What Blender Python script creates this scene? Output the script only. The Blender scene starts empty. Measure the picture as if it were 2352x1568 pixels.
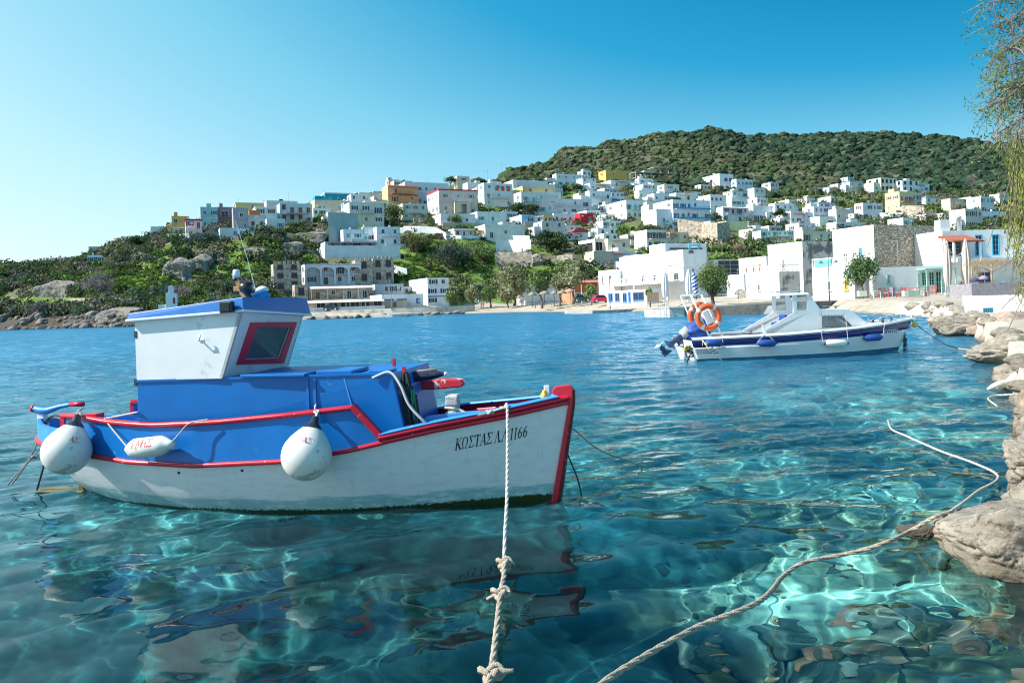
import bpy, bmesh, math, random
import numpy as np
from mathutils import Matrix, Vector
from mathutils.bvhtree import BVHTree
S = bpy.context.scene
COL = S.collection
rnd = random.Random(7)
RNG = np.random.default_rng(11)

# ------------------------------------------------------------------ camera
EYE = 2.0                      # metres above the sea
FOC = 1711.0                   # focal length in units of a 2352 px wide picture
ROLL = math.radians(2.0)
CR, SR = math.cos(ROLL), math.sin(ROLL)
cam = bpy.data.objects.new('camera', bpy.data.cameras.new('camera'))
COL.objects.link(cam); S.camera = cam
cam.data.sensor_width = 36.0
cam.data.lens = 36.0 * FOC / 2352.0
cam.data.shift_y = -(784 - 695) / 2352.0
cam.data.clip_start = 0.05; cam.data.clip_end = 9000
cam.matrix_world = Matrix(((CR, SR, 0, 0), (0, 0, -1, 0), (-SR, CR, 0, EYE), (0, 0, 0, 1)))

# ------------------------------------------------------------------ daylight
SUN_EL = math.radians(41); SUN_AZ = math.radians(191.0)      # azimuth counter-clockwise from +X
sd = Vector((math.cos(SUN_AZ) * math.cos(SUN_EL), math.sin(SUN_AZ) * math.cos(SUN_EL), math.sin(SUN_EL)))
sun = bpy.data.objects.new('sun', bpy.data.lights.new('sun', 'SUN'))
COL.objects.link(sun)
sun.data.energy = 4.6; sun.data.angle = math.radians(0.5); sun.data.color = (1.0, 0.955, 0.88)
sun.data.cycles.is_caustics_light = True
sun.rotation_euler = sd.to_track_quat('Z', 'Y').to_euler()
world = bpy.data.worlds.new('World'); S.world = world; world.use_nodes = True
_n = world.node_tree; _bg = _n.nodes['Background']
sky = _n.nodes.new('ShaderNodeTexSky'); sky.sky_type = 'NISHITA'; sky.sun_disc = False
sky.sun_elevation = SUN_EL; sky.sun_rotation = math.pi / 2 - SUN_AZ
sky.air_density = 1.0; sky.dust_density = 0.35; sky.ozone_density = 2.2
_rgb = _n.nodes.new('ShaderNodeRGBToBW'); _rmp = _n.nodes.new('ShaderNodeValToRGB')
_mul = _n.nodes.new('ShaderNodeMath'); _mul.operation = 'MULTIPLY'; _mul.inputs[1].default_value = 0.12
_n.links.new(sky.outputs[0], _rgb.inputs[0]); _n.links.new(_rgb.outputs[0], _mul.inputs[0])
# brighter towards the sun's side of the sky, deeper opposite
_tc = _n.nodes.new('ShaderNodeTexCoord'); _dot = _n.nodes.new('ShaderNodeVectorMath'); _dot.operation = 'DOT_PRODUCT'
_dot.inputs[1].default_value = (math.cos(SUN_AZ), math.sin(SUN_AZ), 0)
_ma = _n.nodes.new('ShaderNodeMath'); _ma.operation = 'MULTIPLY_ADD'; _ma.inputs[1].default_value = 0.85; _ma.inputs[2].default_value = 1.0
_m2 = _n.nodes.new('ShaderNodeMath'); _m2.operation = 'MULTIPLY'
_sz = _n.nodes.new('ShaderNodeSeparateXYZ'); _zr = _n.nodes.new('ShaderNodeMapRange'); _zr.inputs[1].default_value = 0.02; _zr.inputs[2].default_value = 0.38
_zr.inputs[3].default_value = 0.25; _zm = _n.nodes.new('ShaderNodeMath'); _zm.operation = 'MULTIPLY'
_n.links.new(_tc.outputs['Generated'], _sz.inputs[0]); _n.links.new(_sz.outputs['Z'], _zr.inputs[0])
_n.links.new(_dot.outputs['Value'], _zm.inputs[0]); _n.links.new(_zr.outputs[0], _zm.inputs[1])
_n.links.new(_tc.outputs['Generated'], _dot.inputs[0]); _n.links.new(_zm.outputs[0], _ma.inputs[0])
_n.links.new(_ma.outputs[0], _m2.inputs[0]); _n.links.new(_mul.outputs[0], _m2.inputs[1]); _n.links.new(_m2.outputs[0], _rmp.inputs[0])
_cr = _rmp.color_ramp
SKYRAMP = [(0.12, (0.0, 0.18, 0.37)), (0.22, (0.025, 0.30, 0.54)), (0.34, (0.17, 0.50, 0.68)), (0.55, (0.42, 0.70, 0.82)), (0.9, (0.70, 0.88, 0.94))]
for i, (p, c) in enumerate(SKYRAMP):
    e = _cr.elements[i] if i < 2 else _cr.elements.new(p)
    e.position = p; e.color = (*c, 1)
_n.links.new(_rmp.outputs[0], _bg.inputs[0]); _bg.inputs[1].default_value = 0.75
S.view_settings.view_transform = 'Standard'; S.view_settings.look = 'None'
S.view_settings.exposure = 0.80; S.view_settings.gamma = 1.0
S.render.engine = 'CYCLES'
S.cycles.use_denoising = True; S.cycles.denoising_prefilter = 'ACCURATE'; S.cycles.pixel_filter_type = 'BLACKMAN_HARRIS'; S.cycles.filter_width = 1.15
S.cycles.sample_clamp_indirect = 6.0
S.cycles.max_bounces = 8; S.cycles.transparent_max_bounces = 12

# ------------------------------------------------------------------ measuring helpers (a pixel of a 2352 x 1568 picture -> place)
def ray(u, v):
    a = u - 1176; b = 695 - v
    return (a * CR + b * SR) / FOC, (-a * SR + b * CR) / FOC
def at(u, v, y):
    X, k = ray(u, v); return Vector((X * y, y, EYE + k * y))
def onplane(u, v, z=0.0):
    X, k = ray(u, v); y = (z - EYE) / k; return Vector((X * y, y, z))
def px(x, y, z):                # world -> pixel
    a = (x * CR - (z - EYE) * SR) / y * FOC; b = (x * SR + (z - EYE) * CR) / y * FOC
    return 1176 + a, 695 - b
class Frame:                    # a boat's own axes: x forward, y left, z up
    def __init__(s, stern, bow):
        s.o = (stern + bow) / 2; s.o.z = 0
        s.a = math.atan2(bow.y - stern.y, bow.x - stern.x); s.c, s.s = math.cos(s.a), math.sin(s.a)
    def __call__(s, u, v, lat):
        X, k = ray(u, v); y = (lat - s.s * s.o.x + s.c * s.o.y) / (s.c - s.s * X)
        return s.inv(Vector((X * y, y, EYE + k * y)))
    def inv(s, p):
        dx, dy = p.x - s.o.x, p.y - s.o.y
        return Vector((s.c * dx + s.s * dy, -s.s * dx + s.c * dy, p.z))
    def world(s, p):
        p = Vector(p); return Vector((s.o.x + s.c * p.x - s.s * p.y, s.o.y + s.s * p.x + s.c * p.y, p.z))

# ------------------------------------------------------------------ noise
def _hash(ix, iy, seed):
    n = (ix.astype(np.int64) * 374761393 + iy.astype(np.int64) * 668265263 + seed * 1442695041) & 0xffffffff
    n = ((n ^ (n >> 13)) * 1274126177) & 0xffffffff
    return ((n ^ (n >> 16)) & 0xffff) / 65535.0
def vn(x, y, seed=0):
    x = np.asarray(x, float); y = np.asarray(y, float)
    ix, iy = np.floor(x), np.floor(y); fx, fy = x - ix, y - iy
    fx = fx * fx * (3 - 2 * fx); fy = fy * fy * (3 - 2 * fy)
    a, b = _hash(ix, iy, seed), _hash(ix + 1, iy, seed); c, d = _hash(ix, iy + 1, seed), _hash(ix + 1, iy + 1, seed)
    return (a + (b - a) * fx) * (1 - fy) + (c + (d - c) * fx) * fy
def fbm(x, y, seed=0, oct=4):
    t = 0; w = 0
    for i in range(oct):
        t = t + vn(np.asarray(x) * 2 ** i, np.asarray(y) * 2 ** i, seed + i) * .5 ** i; w += .5 ** i
    return t / w
def fbm3(p, seed=0, oct=4):     # p (n,3)
    t = 0; w = 0
    for i in range(oct):
        q = p * 2 ** i
        t = t + (vn(q[:, 0] + 3.1 * q[:, 2], q[:, 1], seed + i) + vn(q[:, 1] + 7.7, q[:, 2] + q[:, 0] * .3, seed + 50 + i) + vn(q[:, 2] + 1.3, q[:, 0] - q[:, 1] * .3, seed + 90 + i)) / 3 * .5 ** i
        w += .5 ** i
    return t / w

# ------------------------------------------------------------------ mesh helpers
def rot_from(d, up=(0, 0, 1)):
    return Vector(d).to_track_quat('Z', 'Y').to_matrix()
class MB:
    def __init__(s): s.v = []; s.f = []; s.m = []; s.smooth = []
    def add(s, vs, fs, mi=0, sm=False):
        n = len(s.v); s.v += [tuple(p) for p in vs]
        for f in fs: s.f.append([i + n for i in f]); s.m.append(mi); s.smooth.append(sm)
        return s
    def box(s, c, d, rz=0, mi=0, rot=None, taper=1.0):
        h = [x / 2 for x in d]; vs = []
        R = rot if rot is not None else Matrix.Rotation(rz, 3, 'Z')
        for z in (-1, 1):
            for x, y in ((-1, -1), (1, -1), (1, 1), (-1, 1)):
                t = taper if z > 0 else 1
                vs.append(Vector(c) + R @ Vector((x * h[0] * t, y * h[1] * t, z * h[2])))
        return s.add(vs, [(3, 2, 1, 0), (4, 5, 6, 7), (0, 1, 5, 4), (1, 2, 6, 5), (2, 3, 7, 6), (3, 0, 4, 7)], mi)
    def hexa(s, p, mi=0):       # 8 points: bottom ring then top ring
        return s.add(p, [(3, 2, 1, 0), (4, 5, 6, 7), (0, 1, 5, 4), (1, 2, 6, 5), (2, 3, 7, 6), (3, 0, 4, 7)], mi)
    def tube(s, pts, r, n=8, mi=0, closed=False):
        pts = [Vector(p) for p in pts]; k = len(pts)
        rs = r if isinstance(r, (list, tuple)) else [r] * k
        vs = []; prev = None
        for i, p in enumerate(pts):
            if closed: d = pts[(i + 1) % k] - pts[i - 1]
            else: d = pts[min(i + 1, k - 1)] - pts[max(i - 1, 0)]
            if d.length < 1e-9: d = Vector((0, 0, 1))
            d.normalize()
            if prev is None:
                a = d.orthogonal().normalized()
            else:
                a = prev - d * prev.dot(d)
                a = a.normalized() if a.length > 1e-6 else d.orthogonal().normalized()
            prev = a; b = d.cross(a)
            for j in range(n):
                t = 2 * math.pi * j / n
                vs.append(p + (a * math.cos(t) + b * math.sin(t)) * rs[i])
        fs = []
        for i in range(k if closed else k - 1):
            i2 = (i + 1) % k
            for j in range(n):
                fs.append((i * n + j, i * n + (j + 1) % n, i2 * n + (j + 1) % n, i2 * n + j))
        s.add(vs, fs, mi, n > 5)
        if not closed:
            b0 = len(s.v) - len(vs)
            s.f.append([b0 + j for j in range(n)][::-1]); s.m.append(mi); s.smooth.append(False)
            s.f.append([b0 + (k - 1) * n + j for j in range(n)]); s.m.append(mi); s.smooth.append(False)
        return s
    def lathe(s, prof, n=16, c=(0, 0, 0), rot=None, mi=0, sm=True):
        vs = []; R = rot if rot is not None else Matrix.Identity(3)
        for r, z in prof:
            for j in range(n):
                t = 2 * math.pi * j / n
                vs.append(Vector(c) + R @ Vector((r * math.cos(t), r * math.sin(t), z)))
        fs = [(i * n + j, i * n + (j + 1) % n, (i + 1) * n + (j + 1) % n, (i + 1) * n + j) for i in range(len(prof) - 1) for j in range(n)]
        return s.add(vs, fs, mi, sm)
    def prism(s, poly, a, b, mi=0, ax='y'):   # poly of 2D points, extruded along ax from a to b
        def P(p, t): return (p[0], t, p[1]) if ax == 'y' else ((t, p[0], p[1]) if ax == 'x' else (p[0], p[1], t))
        n = len(poly); vs = [P(p, a) for p in poly] + [P(p, b) for p in poly]
        fs = [tuple(range(n)), tuple(range(2 * n - 1, n - 1, -1))] + [(i, i + n, (i + 1) % n + n, (i + 1) % n) for i in range(n)]
        return s.add(vs, fs, mi)
    def grid(s, P, mi=0, sm=True, flip=False):   # P[i][j]
        a, b = len(P), len(P[0]); vs = [p for r in P for p in r]
        fs = [(i * b + j, i * b + j + 1, (i + 1) * b + j + 1, (i + 1) * b + j) for i in range(a - 1) for j in range(b - 1)]
        if flip: fs = [f[::-1] for f in fs]
        return s.add(vs, fs, mi, sm)
    def mesh(s, name, mats):
        me = bpy.data.meshes.new(name); me.from_pydata(s.v, [], s.f)
        for m in (mats if isinstance(mats, (list, tuple)) else [mats]): me.materials.append(m)
        me.polygons.foreach_set('material_index', s.m); me.polygons.foreach_set('use_smooth', s.smooth)
        return me
    def build(s, name, mats, parent=None, loc=None, fix=True, bevel=0):
        me = s.mesh(name, mats)
        if fix and len(s.f) < 6000:
            bm = bmesh.new(); bm.from_mesh(me); bmesh.ops.recalc_face_normals(bm, faces=bm.faces)
            bm.to_mesh(me); bm.free()
        o = link(name, me, parent, loc)
        if bevel:
            b = o.modifiers.new('bevel', 'BEVEL'); b.width = bevel; b.segments = 2; b.limit_method = 'ANGLE'; b.angle_limit = .7
        return o
def link(name, me, parent=None, loc=None):
    o = bpy.data.objects.new(name, me); COL.objects.link(o)
    if parent is not None: o.parent = parent
    if loc is not None: o.location = loc
    return o
def tag(o, label=None, cat=None, group=None, kind=None):
    if label: o['label'] = label
    if cat: o['category'] = cat
    if group: o['group'] = group
    if kind: o['kind'] = kind
    return o
def thing(name, label, cat, loc=(0, 0, 0), rz=0, group=None):
    o = bpy.data.objects.new(name, None); COL.objects.link(o)
    o.location = loc; o.rotation_euler = (0, 0, rz); o.empty_display_size = .2
    return tag(o, label, cat, group)
def np_mesh(name, v, f, mats, smooth=True):
    me = bpy.data.meshes.new(name); v = np.asarray(v, np.float32); f = np.asarray(f, np.int32)
    n, k = f.shape
    me.vertices.add(len(v)); me.vertices.foreach_set('co', v.ravel())
    me.loops.add(n * k); me.loops.foreach_set('vertex_index', f.ravel())
    me.polygons.add(n); me.polygons.foreach_set('loop_start', np.arange(0, n * k, k, dtype=np.int32))
    me.polygons.foreach_set('loop_total', np.full(n, k, np.int32))
    me.polygons.foreach_set('use_smooth', np.full(n, smooth, bool))
    for m in (mats if isinstance(mats, (list, tuple)) else [mats]): me.materials.append(m)
    me.update(); me.validate()
    return me
def vcol(me, c, name='tint'):
    a = me.color_attributes.new(name, 'FLOAT_COLOR', 'POINT')
    c = np.concatenate([np.asarray(c, np.float32), np.ones((len(c), 1), np.float32)], 1)
    a.data.foreach_set('color', c.ravel())
def gridfaces(a, b):
    i = np.arange(a * b).reshape(a, b)
    return np.stack([i[:-1, :-1], i[:-1, 1:], i[1:, 1:], i[1:, :-1]], -1).reshape(-1, 4)
def bez(p, n=24):              # smooth curve through points (Catmull-Rom)
    p = [Vector(q) for q in p]; out = []
    q = [p[0] * 2 - p[1]] + p + [p[-1] * 2 - p[-2]]
    seg = max(2, n // (len(p) - 1))
    for i in range(1, len(q) - 2):
        for t in range(seg):
            t /= seg; a, b, c, d = q[i - 1], q[i], q[i + 1], q[i + 2]
            out.append(.5 * (2 * b + (c - a) * t + (2 * a - 5 * b + 4 * c - d) * t * t + (3 * b - a - 3 * c + d) * t ** 3))
    return out + [p[-1]]
def lerp(a, b, t): return a + (b - a) * t
def tab(T, x):                 # piecewise table lookup
    return float(np.interp(x, [t[0] for t in T], [t[1] for t in T]))

# ------------------------------------------------------------------ materials
def mat(name, col, rough=.6, var=.12, scale=8.0, bump=0.0, bscale=40.0, metal=0.0, col2=None, c2amt=.5, c2scale=3.0, attr=None, spec=.5, coat=0, sharp=.08, obj=True):
    m = bpy.data.materials.new(name); m.use_nodes = True; nt = m.node_tree; N = nt.nodes; L = nt.links
    b = N['Principled BSDF']; b.inputs['Roughness'].default_value = rough; b.inputs['Metallic'].default_value = metal
    b.inputs['Specular IOR Level'].default_value = spec
    if coat: b.inputs['Coat Weight'].default_value = coat; b.inputs['Coat Roughness'].default_value = .15
    tc = N.new('ShaderNodeTexCoord'); src = tc.outputs['Object' if obj else 'Generated']
    if attr:
        a = N.new('ShaderNodeVertexColor'); a.layer_name = attr; base = a.outputs[0]
    else:
        a = N.new('ShaderNodeRGB'); a.outputs[0].default_value = (*col, 1); base = a.outputs[0]
    if col2:
        n2 = N.new('ShaderNodeTexNoise'); n2.inputs['Scale'].default_value = c2scale; n2.inputs['Detail'].default_value = 7; n2.inputs['Roughness'].default_value = .62
        L.new(src, n2.inputs['Vector'])
        r = N.new('ShaderNodeMapRange'); r.inputs[1].default_value = 1 - c2amt - sharp; r.inputs[2].default_value = 1 - c2amt + sharp
        L.new(n2.outputs[0], r.inputs[0])
        mx = N.new('ShaderNodeMix'); mx.data_type = 'RGBA'; L.new(r.outputs[0], mx.inputs[0]); L.new(base, mx.inputs[6]); mx.inputs[7].default_value = (*col2, 1)
        base = mx.outputs[2]
    if var:
        n1 = N.new('ShaderNodeTexNoise'); n1.inputs['Scale'].default_value = scale; n1.inputs['Detail'].default_value = 6
        L.new(src, n1.inputs['Vector'])
        r = N.new('ShaderNodeMapRange'); r.inputs[1].default_value = .3; r.inputs[2].default_value = .7; r.inputs[3].default_value = 1 - var; r.inputs[4].default_value = 1 + var
        L.new(n1.outputs[0], r.inputs[0])
        mx = N.new('ShaderNodeVectorMath'); mx.operation = 'SCALE'; L.new(base, mx.inputs[0]); L.new(r.outputs[0], mx.inputs['Scale'])
        base = mx.outputs[0]
    L.new(base, b.inputs['Base Color'])
    if bump:
        n3 = N.new('ShaderNodeTexNoise'); n3.inputs['Scale'].default_value = bscale; n3.inputs['Detail'].default_value = 8
        L.new(src, n3.inputs['Vector'])
        bp = N.new('ShaderNodeBump'); bp.inputs['Strength'].default_value = bump; bp.inputs['Distance'].default_value = .02
        L.new(n3.outputs[0], bp.inputs['Height']); L.new(bp.outputs[0], b.inputs['Normal'])
    return m
M = {}
def foliage_mat(name, attr='tint'):
    m = bpy.data.materials.new(name); m.use_nodes = True; N = m.node_tree.nodes; L = m.node_tree.links
    N.clear(); out = N.new('ShaderNodeOutputMaterial'); a = N.new('ShaderNodeVertexColor'); a.layer_name = attr
    d = N.new('ShaderNodeBsdfDiffuse'); t = N.new('ShaderNodeBsdfTranslucent'); mx = N.new('ShaderNodeMixShader'); mx.inputs[0].default_value = .25
    L.new(a.outputs[0], d.inputs[0]); L.new(a.outputs[0], t.inputs[0]); L.new(d.outputs[0], mx.inputs[1]); L.new(t.outputs[0], mx.inputs[2]); L.new(mx.outputs[0], out.inputs[0])
    return m
# =================================================================== VILLAGE: where every house stands (measured), used to level the ground under it
PSI = math.radians(25)
def crop(c, x, y):
    ox, oy, s = {4: (0, 420, 3.675), 5: (560, 420, 4.126), 6: (1000, 400, 4.126), 7: (1440, 400, 4.126), 8: (1900, 400, 3.92)}[c]
    return (ox + x / s) * .9408, (oy + y / s) * .9408
WHT = (.80, .81, .82); CRM = (.68, .62, .50); GRY = (.42, .42, .41); TEAL = (.36, .55, .56); BLU = (.03, .13, .42); DKB = (.02, .05, .12); TRQ = (.10, .38, .42)
OCH = (.66, .40, .13); YEL = (.74, .58, .30); PNK = (.76, .58, .52); MAU = (.36, .20, .26); ORG = (.60, .22, .09); RED = (.55, .03, .06); SKB = (.45, .62, .74); STN = (.36, .30, .23); BRN = (.16, .09, .06)
# (crop, left edge of the side wall, corner, right edge, top, bottom, storeys, front windows, side windows, wall, options, label)
H_ = [
 (4, 705, 785, 925, 745, 835, 1, 2, 1, WHT, dict(f=BLU), 'small white house with blue windows, lowest one on the far left ridge'),
 (4, 785, 797, 1085, 668, 752, 1, 3, 0, GRY, dict(open=1, f=GRY), 'grey unfinished concrete house behind the small white one on the left ridge'),
 (4, 1350, 1355, 1545, 488, 585, 1, 4, 0, (.62, .68, .68), dict(f=BLU, awn=TEAL), 'low pale house with turquoise veranda at the left end of the hilltop row'),
 (4, 1540, 1545, 1700, 393, 585, 2, 2, 0, OCH, dict(f=(.7, .6, .3), low=(.62, .68, .70)), 'ochre yellow cube house over a pale lower floor, left end of hilltop row'),
 (4, 1655, 1668, 1815, 420, 600, 2, 2, 0, (.80, .72, .70), dict(f=RED, b=[1], band=RED), 'white house with red trimmed balcony between ochre cube and teal house'),
 (4, 1798, 1803, 1957, 312, 515, 2, 2, 0, (.33, .52, .54), dict(f=BLU, mid=1), 'pale teal two-storey house left of the mauve one'),
 (4, 1955, 1957, 2097, 312, 500, 2, 1, 0, MAU, dict(f=TRQ, b=[1], big=1), 'mauve house with a recessed balcony next to the teal house'),
 (4, 2095, 2098, 2228, 318, 575, 2, 1, 0, (.44, .40, .44), dict(f=BLU, fr2=WHT), 'grey and pink house joined to the right of the mauve one'),
 (4, 1970, 1975, 2235, 500, 600, 1, 3, 0, (.62, .66, .68), dict(f=BLU), 'low bluish white house below the mauve and grey houses'),
 (5, 65, 68, 375, 305, 460, 2, 1, 1, YEL, dict(f=DKB, band=(.7, .62, .45)), 'plain yellow hilltop house with one dark shuttered window'),
 (5, 180, 190, 375, 430, 590, 1, 2, 0, (.62, .60, .58), dict(f=GRY, top=(.1, .7, 1.6, ORG)), 'low grey house with an orange brown hut on its terrace'),
 (5, 372, 378, 690, 285, 460, 2, 3, 0, (.70, .68, .66), dict(f=BRN, tank=1, tankpos=.5), 'white house with black water tank and a brown window on the hilltop'),
 (5, 500, 512, 838, 312, 515, 2, 4, 0, (.50, .62, .66), dict(arch=1, f=(.70, .38, .30), b=[1]), 'pale blue house with two rows of salmon framed arched windows'),
 (5, 375, 380, 560, 468, 600, 1, 2, 0, (.58, .66, .68), dict(f=TRQ), 'small pale house under the arched blue house, above the cliff'),
 (5, 960, 967, 1245, 205, 335, 1, 3, 0, (.03, .33, .47), dict(f=WHT, band=(.6, .7, .7)), 'bright turquoise blue house on the crest of the village'),
 (5, 838, 862, 1180, 278, 420, 1, 2, 0, (.66, .56, .42), dict(f=TRQ), 'beige house directly below the turquoise one'),
 (5, 985, 1000, 1185, 400, 520, 1, 2, 0, (.70, .64, .52), dict(f=BLU), 'cream annex with two dark blue windows on top of the grey stone base'),
 (5, 1205, 1215, 1555, 300, 530, 2, 3, 0, (.66, .63, .55), dict(f=DKB, b=[1]), 'cream two-storey house with long blue balcony below the turquoise house'),
 (5, 1300, 1310, 1600, 205, 300, 1, 3, 0, (.66, .62, .55), dict(f=RED, tank=1), 'beige flat-roofed house with aerials behind the cream balcony house'),
 (5, 1590, 1603, 1905, 130, 390, 3, 2, 0, (.68, .48, .26), dict(f=BRN, b=[1, 2], awn=(.45, .06, .07)), 'ochre apartment house with two dark red awnings'),
 (6, -60, -40, 395, 180, 420, 2, 5, 0, (.66, .70, .73), dict(f=BLU), 'long bluish white house with bright blue shutters above the pink mansion'),
 (6, 175, 300, 685, 250, 505, 2, 3, 3, PNK, dict(f=(.22, .30, .40), fr2=WHT, band=(.50, .05, .09), porch=1), 'pink neoclassical mansion with dark red cornice and arched porch'),
 (6, 470, 482, 605, 120, 255, 2, 1, 0, (.66, .58, .44), dict(f=BLU, open2=1), 'small cream tower house behind the pink mansion beside a dark tree'),
 (6, 580, 585, 760, 185, 265, 1, 2, 0, (.70, .72, .70), dict(f=GRY), 'white box house between the cream tower and the red arched house'),
 (6, 690, 755, 1040, 190, 430, 3, 3, 1, (.70, .71, .70), dict(f=TRQ, redarch=1, b=[1]), 'white house with red arches along its upper balcony'),
 (6, 1030, 1045, 1395, 160, 290, 1, 3, 0, (.72, .73, .72), dict(f=GRY, tank=1), 'white flat-roofed house with solar tank behind the red arched house'),
 (6, 1120, 1140, 1450, 222, 300, 1, 2, 0, (.70, .52, .26), dict(f=GRY, band=(.66, .60, .46)), 'mustard yellow low house below the white solar tank house'),
 (6, 1050, 1130, 1375, 278, 485, 2, 3, 1, (.66, .68, .66), dict(f=TRQ, b=[1]), 'grey white house with large green windows left of the long balcony house'),
 (6, 1365, 1375, 1835, 345, 505, 2, 4, 0, (.70, .70, .70), dict(f=DKB, b=[1], top=(0, .35, 2.4, (.66, .68, .66))), 'long white house with one wide dark balcony above the coloured row'),
 (6, 1440, 1480, 1755, 98, 225, 2, 4, 1, (.76, .77, .76), dict(f=TRQ, tank=1), 'isolated white block just under the scrub hill, left of the ochre one'),
 (7, 88, 165, 440, 62, 198, 2, 2, 1, (.76, .46, .15), dict(f=BRN), 'orange ochre house highest in the middle of the village'),
 (6, 1005, 1130, 1258, 512, 612, 1, 2, 0, (.30, .58, .80), dict(f=DKB, lf=(.62, .74, .82)), 'sky blue cube at the left of the coloured row'),
 (6, 1250, 1257, 1352, 522, 606, 1, 1, 0, WHT, dict(f=DKB), 'narrow white cube between the sky blue and yellow ones'),
 (6, 1346, 1353, 1452, 517, 602, 1, 2, 0, (.72, .46, .13), dict(f=BRN), 'yellow cube in the middle of the coloured row'),
 (6, 1445, 1455, 1722, 498, 596, 1, 4, 0, WHT, dict(f=DKB, tank=1), 'white cube with four dark windows between the yellow and red ones'),
 (6, 1700, 1722, 1852, 498, 600, 1, 2, 0, (.60, .035, .06), dict(f=(.3, .02, .04)), 'deep red cube at the right of the coloured row'),
 (6, 300, 315, 665, 498, 618, 1, 2, 0, (.72, .75, .77), dict(f=BLU, tank=1), 'low white house at the foot of the pink mansion'),
 (6, 668, 685, 972, 478, 610, 1, 3, 0, (.74, .77, .76), dict(f=TRQ, b=[0]), 'white house with thin white veranda right of the one under the mansion'),
 (6, 655, 765, 1160, 608, 752, 1, 3, 0, (.76, .75, .70), dict(f=BLU, band=WHT), 'white villa with blue windows above a tall white retaining wall'),
 (5, 1138, 1150, 1350, 575, 705, 1, 2, 0, (.72, .76, .78), dict(f=TRQ), 'left wing of the white corner-stone villa above the hotel'),
 (5, 1345, 1352, 1482, 552, 710, 1, 1, 0, (.74, .78, .80), dict(f=DKB, b=[0], quoin=1), 'white tower block with dark corner stones on the villa above the hotel'),
 (5, 1480, 1488, 1722, 550, 755, 2, 2, 0, (.74, .77, .80), dict(f=DKB, b=[1]), 'right wing of the white villa with balcony above the hotel'),
 (5, 950, 962, 1722, 740, 872, 1, 0, 0, (.72, .75, .80), dict(), 'long white terrace base of the villa above the hotel'),
 (5, 962, 968, 1480, 700, 790, 1, 4, 0, (.55, .60, .62), dict(f=DKB, awn=(.03, .03, .05)), 'shaded veranda floor with black awning under the white villa'),
 (5, 440, 450, 722, 925, 1185, 3, 2, 0, 'stone', dict(f=BRN, arch=1, cren=1), 'left stone tower of the hotel with battlements'),
 (5, 728, 762, 1315, 930, 1145, 2, 4, 1, (.76, .75, .78), dict(f=BRN, hotel=1, b=[1]), 'white hotel block with arched balconies'),
 (5, 1268, 1275, 1445, 888, 1145, 2, 1, 0, 'stone', dict(f=BRN, cren=1, arch=1), 'stone bay with large arch to the right of the white hotel block'),
 (5, 1442, 1452, 1655, 872, 1130, 2, 2, 0, 'stone', dict(f=BRN, cren=1, arch=1), 'round cornered stone tower at the right end of the hotel'),
 (5, 655, 662, 790, 1135, 1300, 1, 1, 0, 'stone', dict(f=BRN, arch=1), 'small stone gate tower at the lower left of the hotel'),
 (5, 785, 800, 1445, 1150, 1300, 1, 4, 0, 'stone', dict(f=BRN, awn=(.78, .74, .70), b=[0]), 'stone hotel floor with white scalloped awning'),
 (5, 700, 752, 1545, 1295, 1405, 1, 7, 0, (.50, .42, .36), dict(f=BRN, awn=(.66, .58, .46), big=1), 'hotel ground floor restaurant with long beige awning by the water'),
 (5, 1462, 1470, 1755, 1130, 1245, 1, 4, 0, (.55, .57, .62), dict(f=BRN), 'grey blue annex right of the stone hotel'),
 (5, 1385, 1540, 1955, 1235, 1385, 1, 3, 1, (.80, .82, .88), dict(f=BLU), 'low bright white building between the hotel and the cube house'),
 (6, -10, 187, 395, 1148, 1430, 3, 2, 0, (.74, .77, .83), dict(f=DKB, scal=1), 'white cube house with scalloped trim by the beach'),
 (6, 1100, 1165, 1512, 1225, 1425, 1, 0, 0, (.82, .82, .82), dict(), 'blank white wall building behind the beach trees'),
 (6, 1640, 1668, 2015, 1160, 1405, 1, 4, 0, (.42, .16, .08), dict(f=BRN, awn=(.50, .20, .13), big=1, lf=(.5, .25, .15), low=(.5, .45, .42)), 'orange brown beach restaurant with stone parapet'),
 (6, 1610, 1650, 1800, 688, 765, 1, 1, 0, WHT, dict(f=RED, vault=(.50, .07, .09)), 'small white chapel with dark red barrel roof'),
 (6, 1700, 1870, 2040, 752, 880, 1, 2, 1, (.74, .66, .52), dict(f=BRN, open=1), 'cream house with deep shaded terrace, left part'),
 (7, 180, 185, 405, 752, 880, 1, 2, 0, (.74, .67, .54), dict(f=(.6, .6, .6), b=[0]), 'cream house with shuttered windows, right part beside the terrace'),
 (6, 1770, 1860, 2060, 880, 1030, 1, 0, 0, (.56, .50, .42), dict(), 'tall beige blank base wall below the cream terrace house'),
 (7, 165, 180, 475, 880, 1000, 1, 2, 0, WHT, dict(f=DKB, b=[0]), 'white lower house with balcony under the cream terrace house'),
 (7, 372, 385, 560, 708, 795, 1, 2, 0, (.55, .50, .42), dict(f=BRN), 'beige ruin with dark openings above the cream house'),
 (7, 550, 560, 675, 725, 800, 1, 1, 0, (.70, .70, .70), dict(f=GRY), 'small white hut with chimney beside the beige ruin'),
 (7, -75, 5, 222, 192, 278, 1, 4, 0, WHT, dict(f=TRQ), 'white house with four turquoise windows left below the ochre house'),
 (7, 200, 212, 455, 163, 245, 1, 2, 0, WHT, dict(f=GRY, low=(.6, .58, .54)), 'white box house directly below the ochre house'),
 (7, 455, 500, 640, 145, 275, 2, 2, 1, WHT, dict(f=TRQ), 'white cube house below the unfinished concrete frame'),
 (7, 632, 645, 900, 198, 292, 1, 3, 0, (.74, .72, .62), dict(f=BLU, tank=1), 'cream house with solar tank to the right of the concrete frame'),
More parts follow.
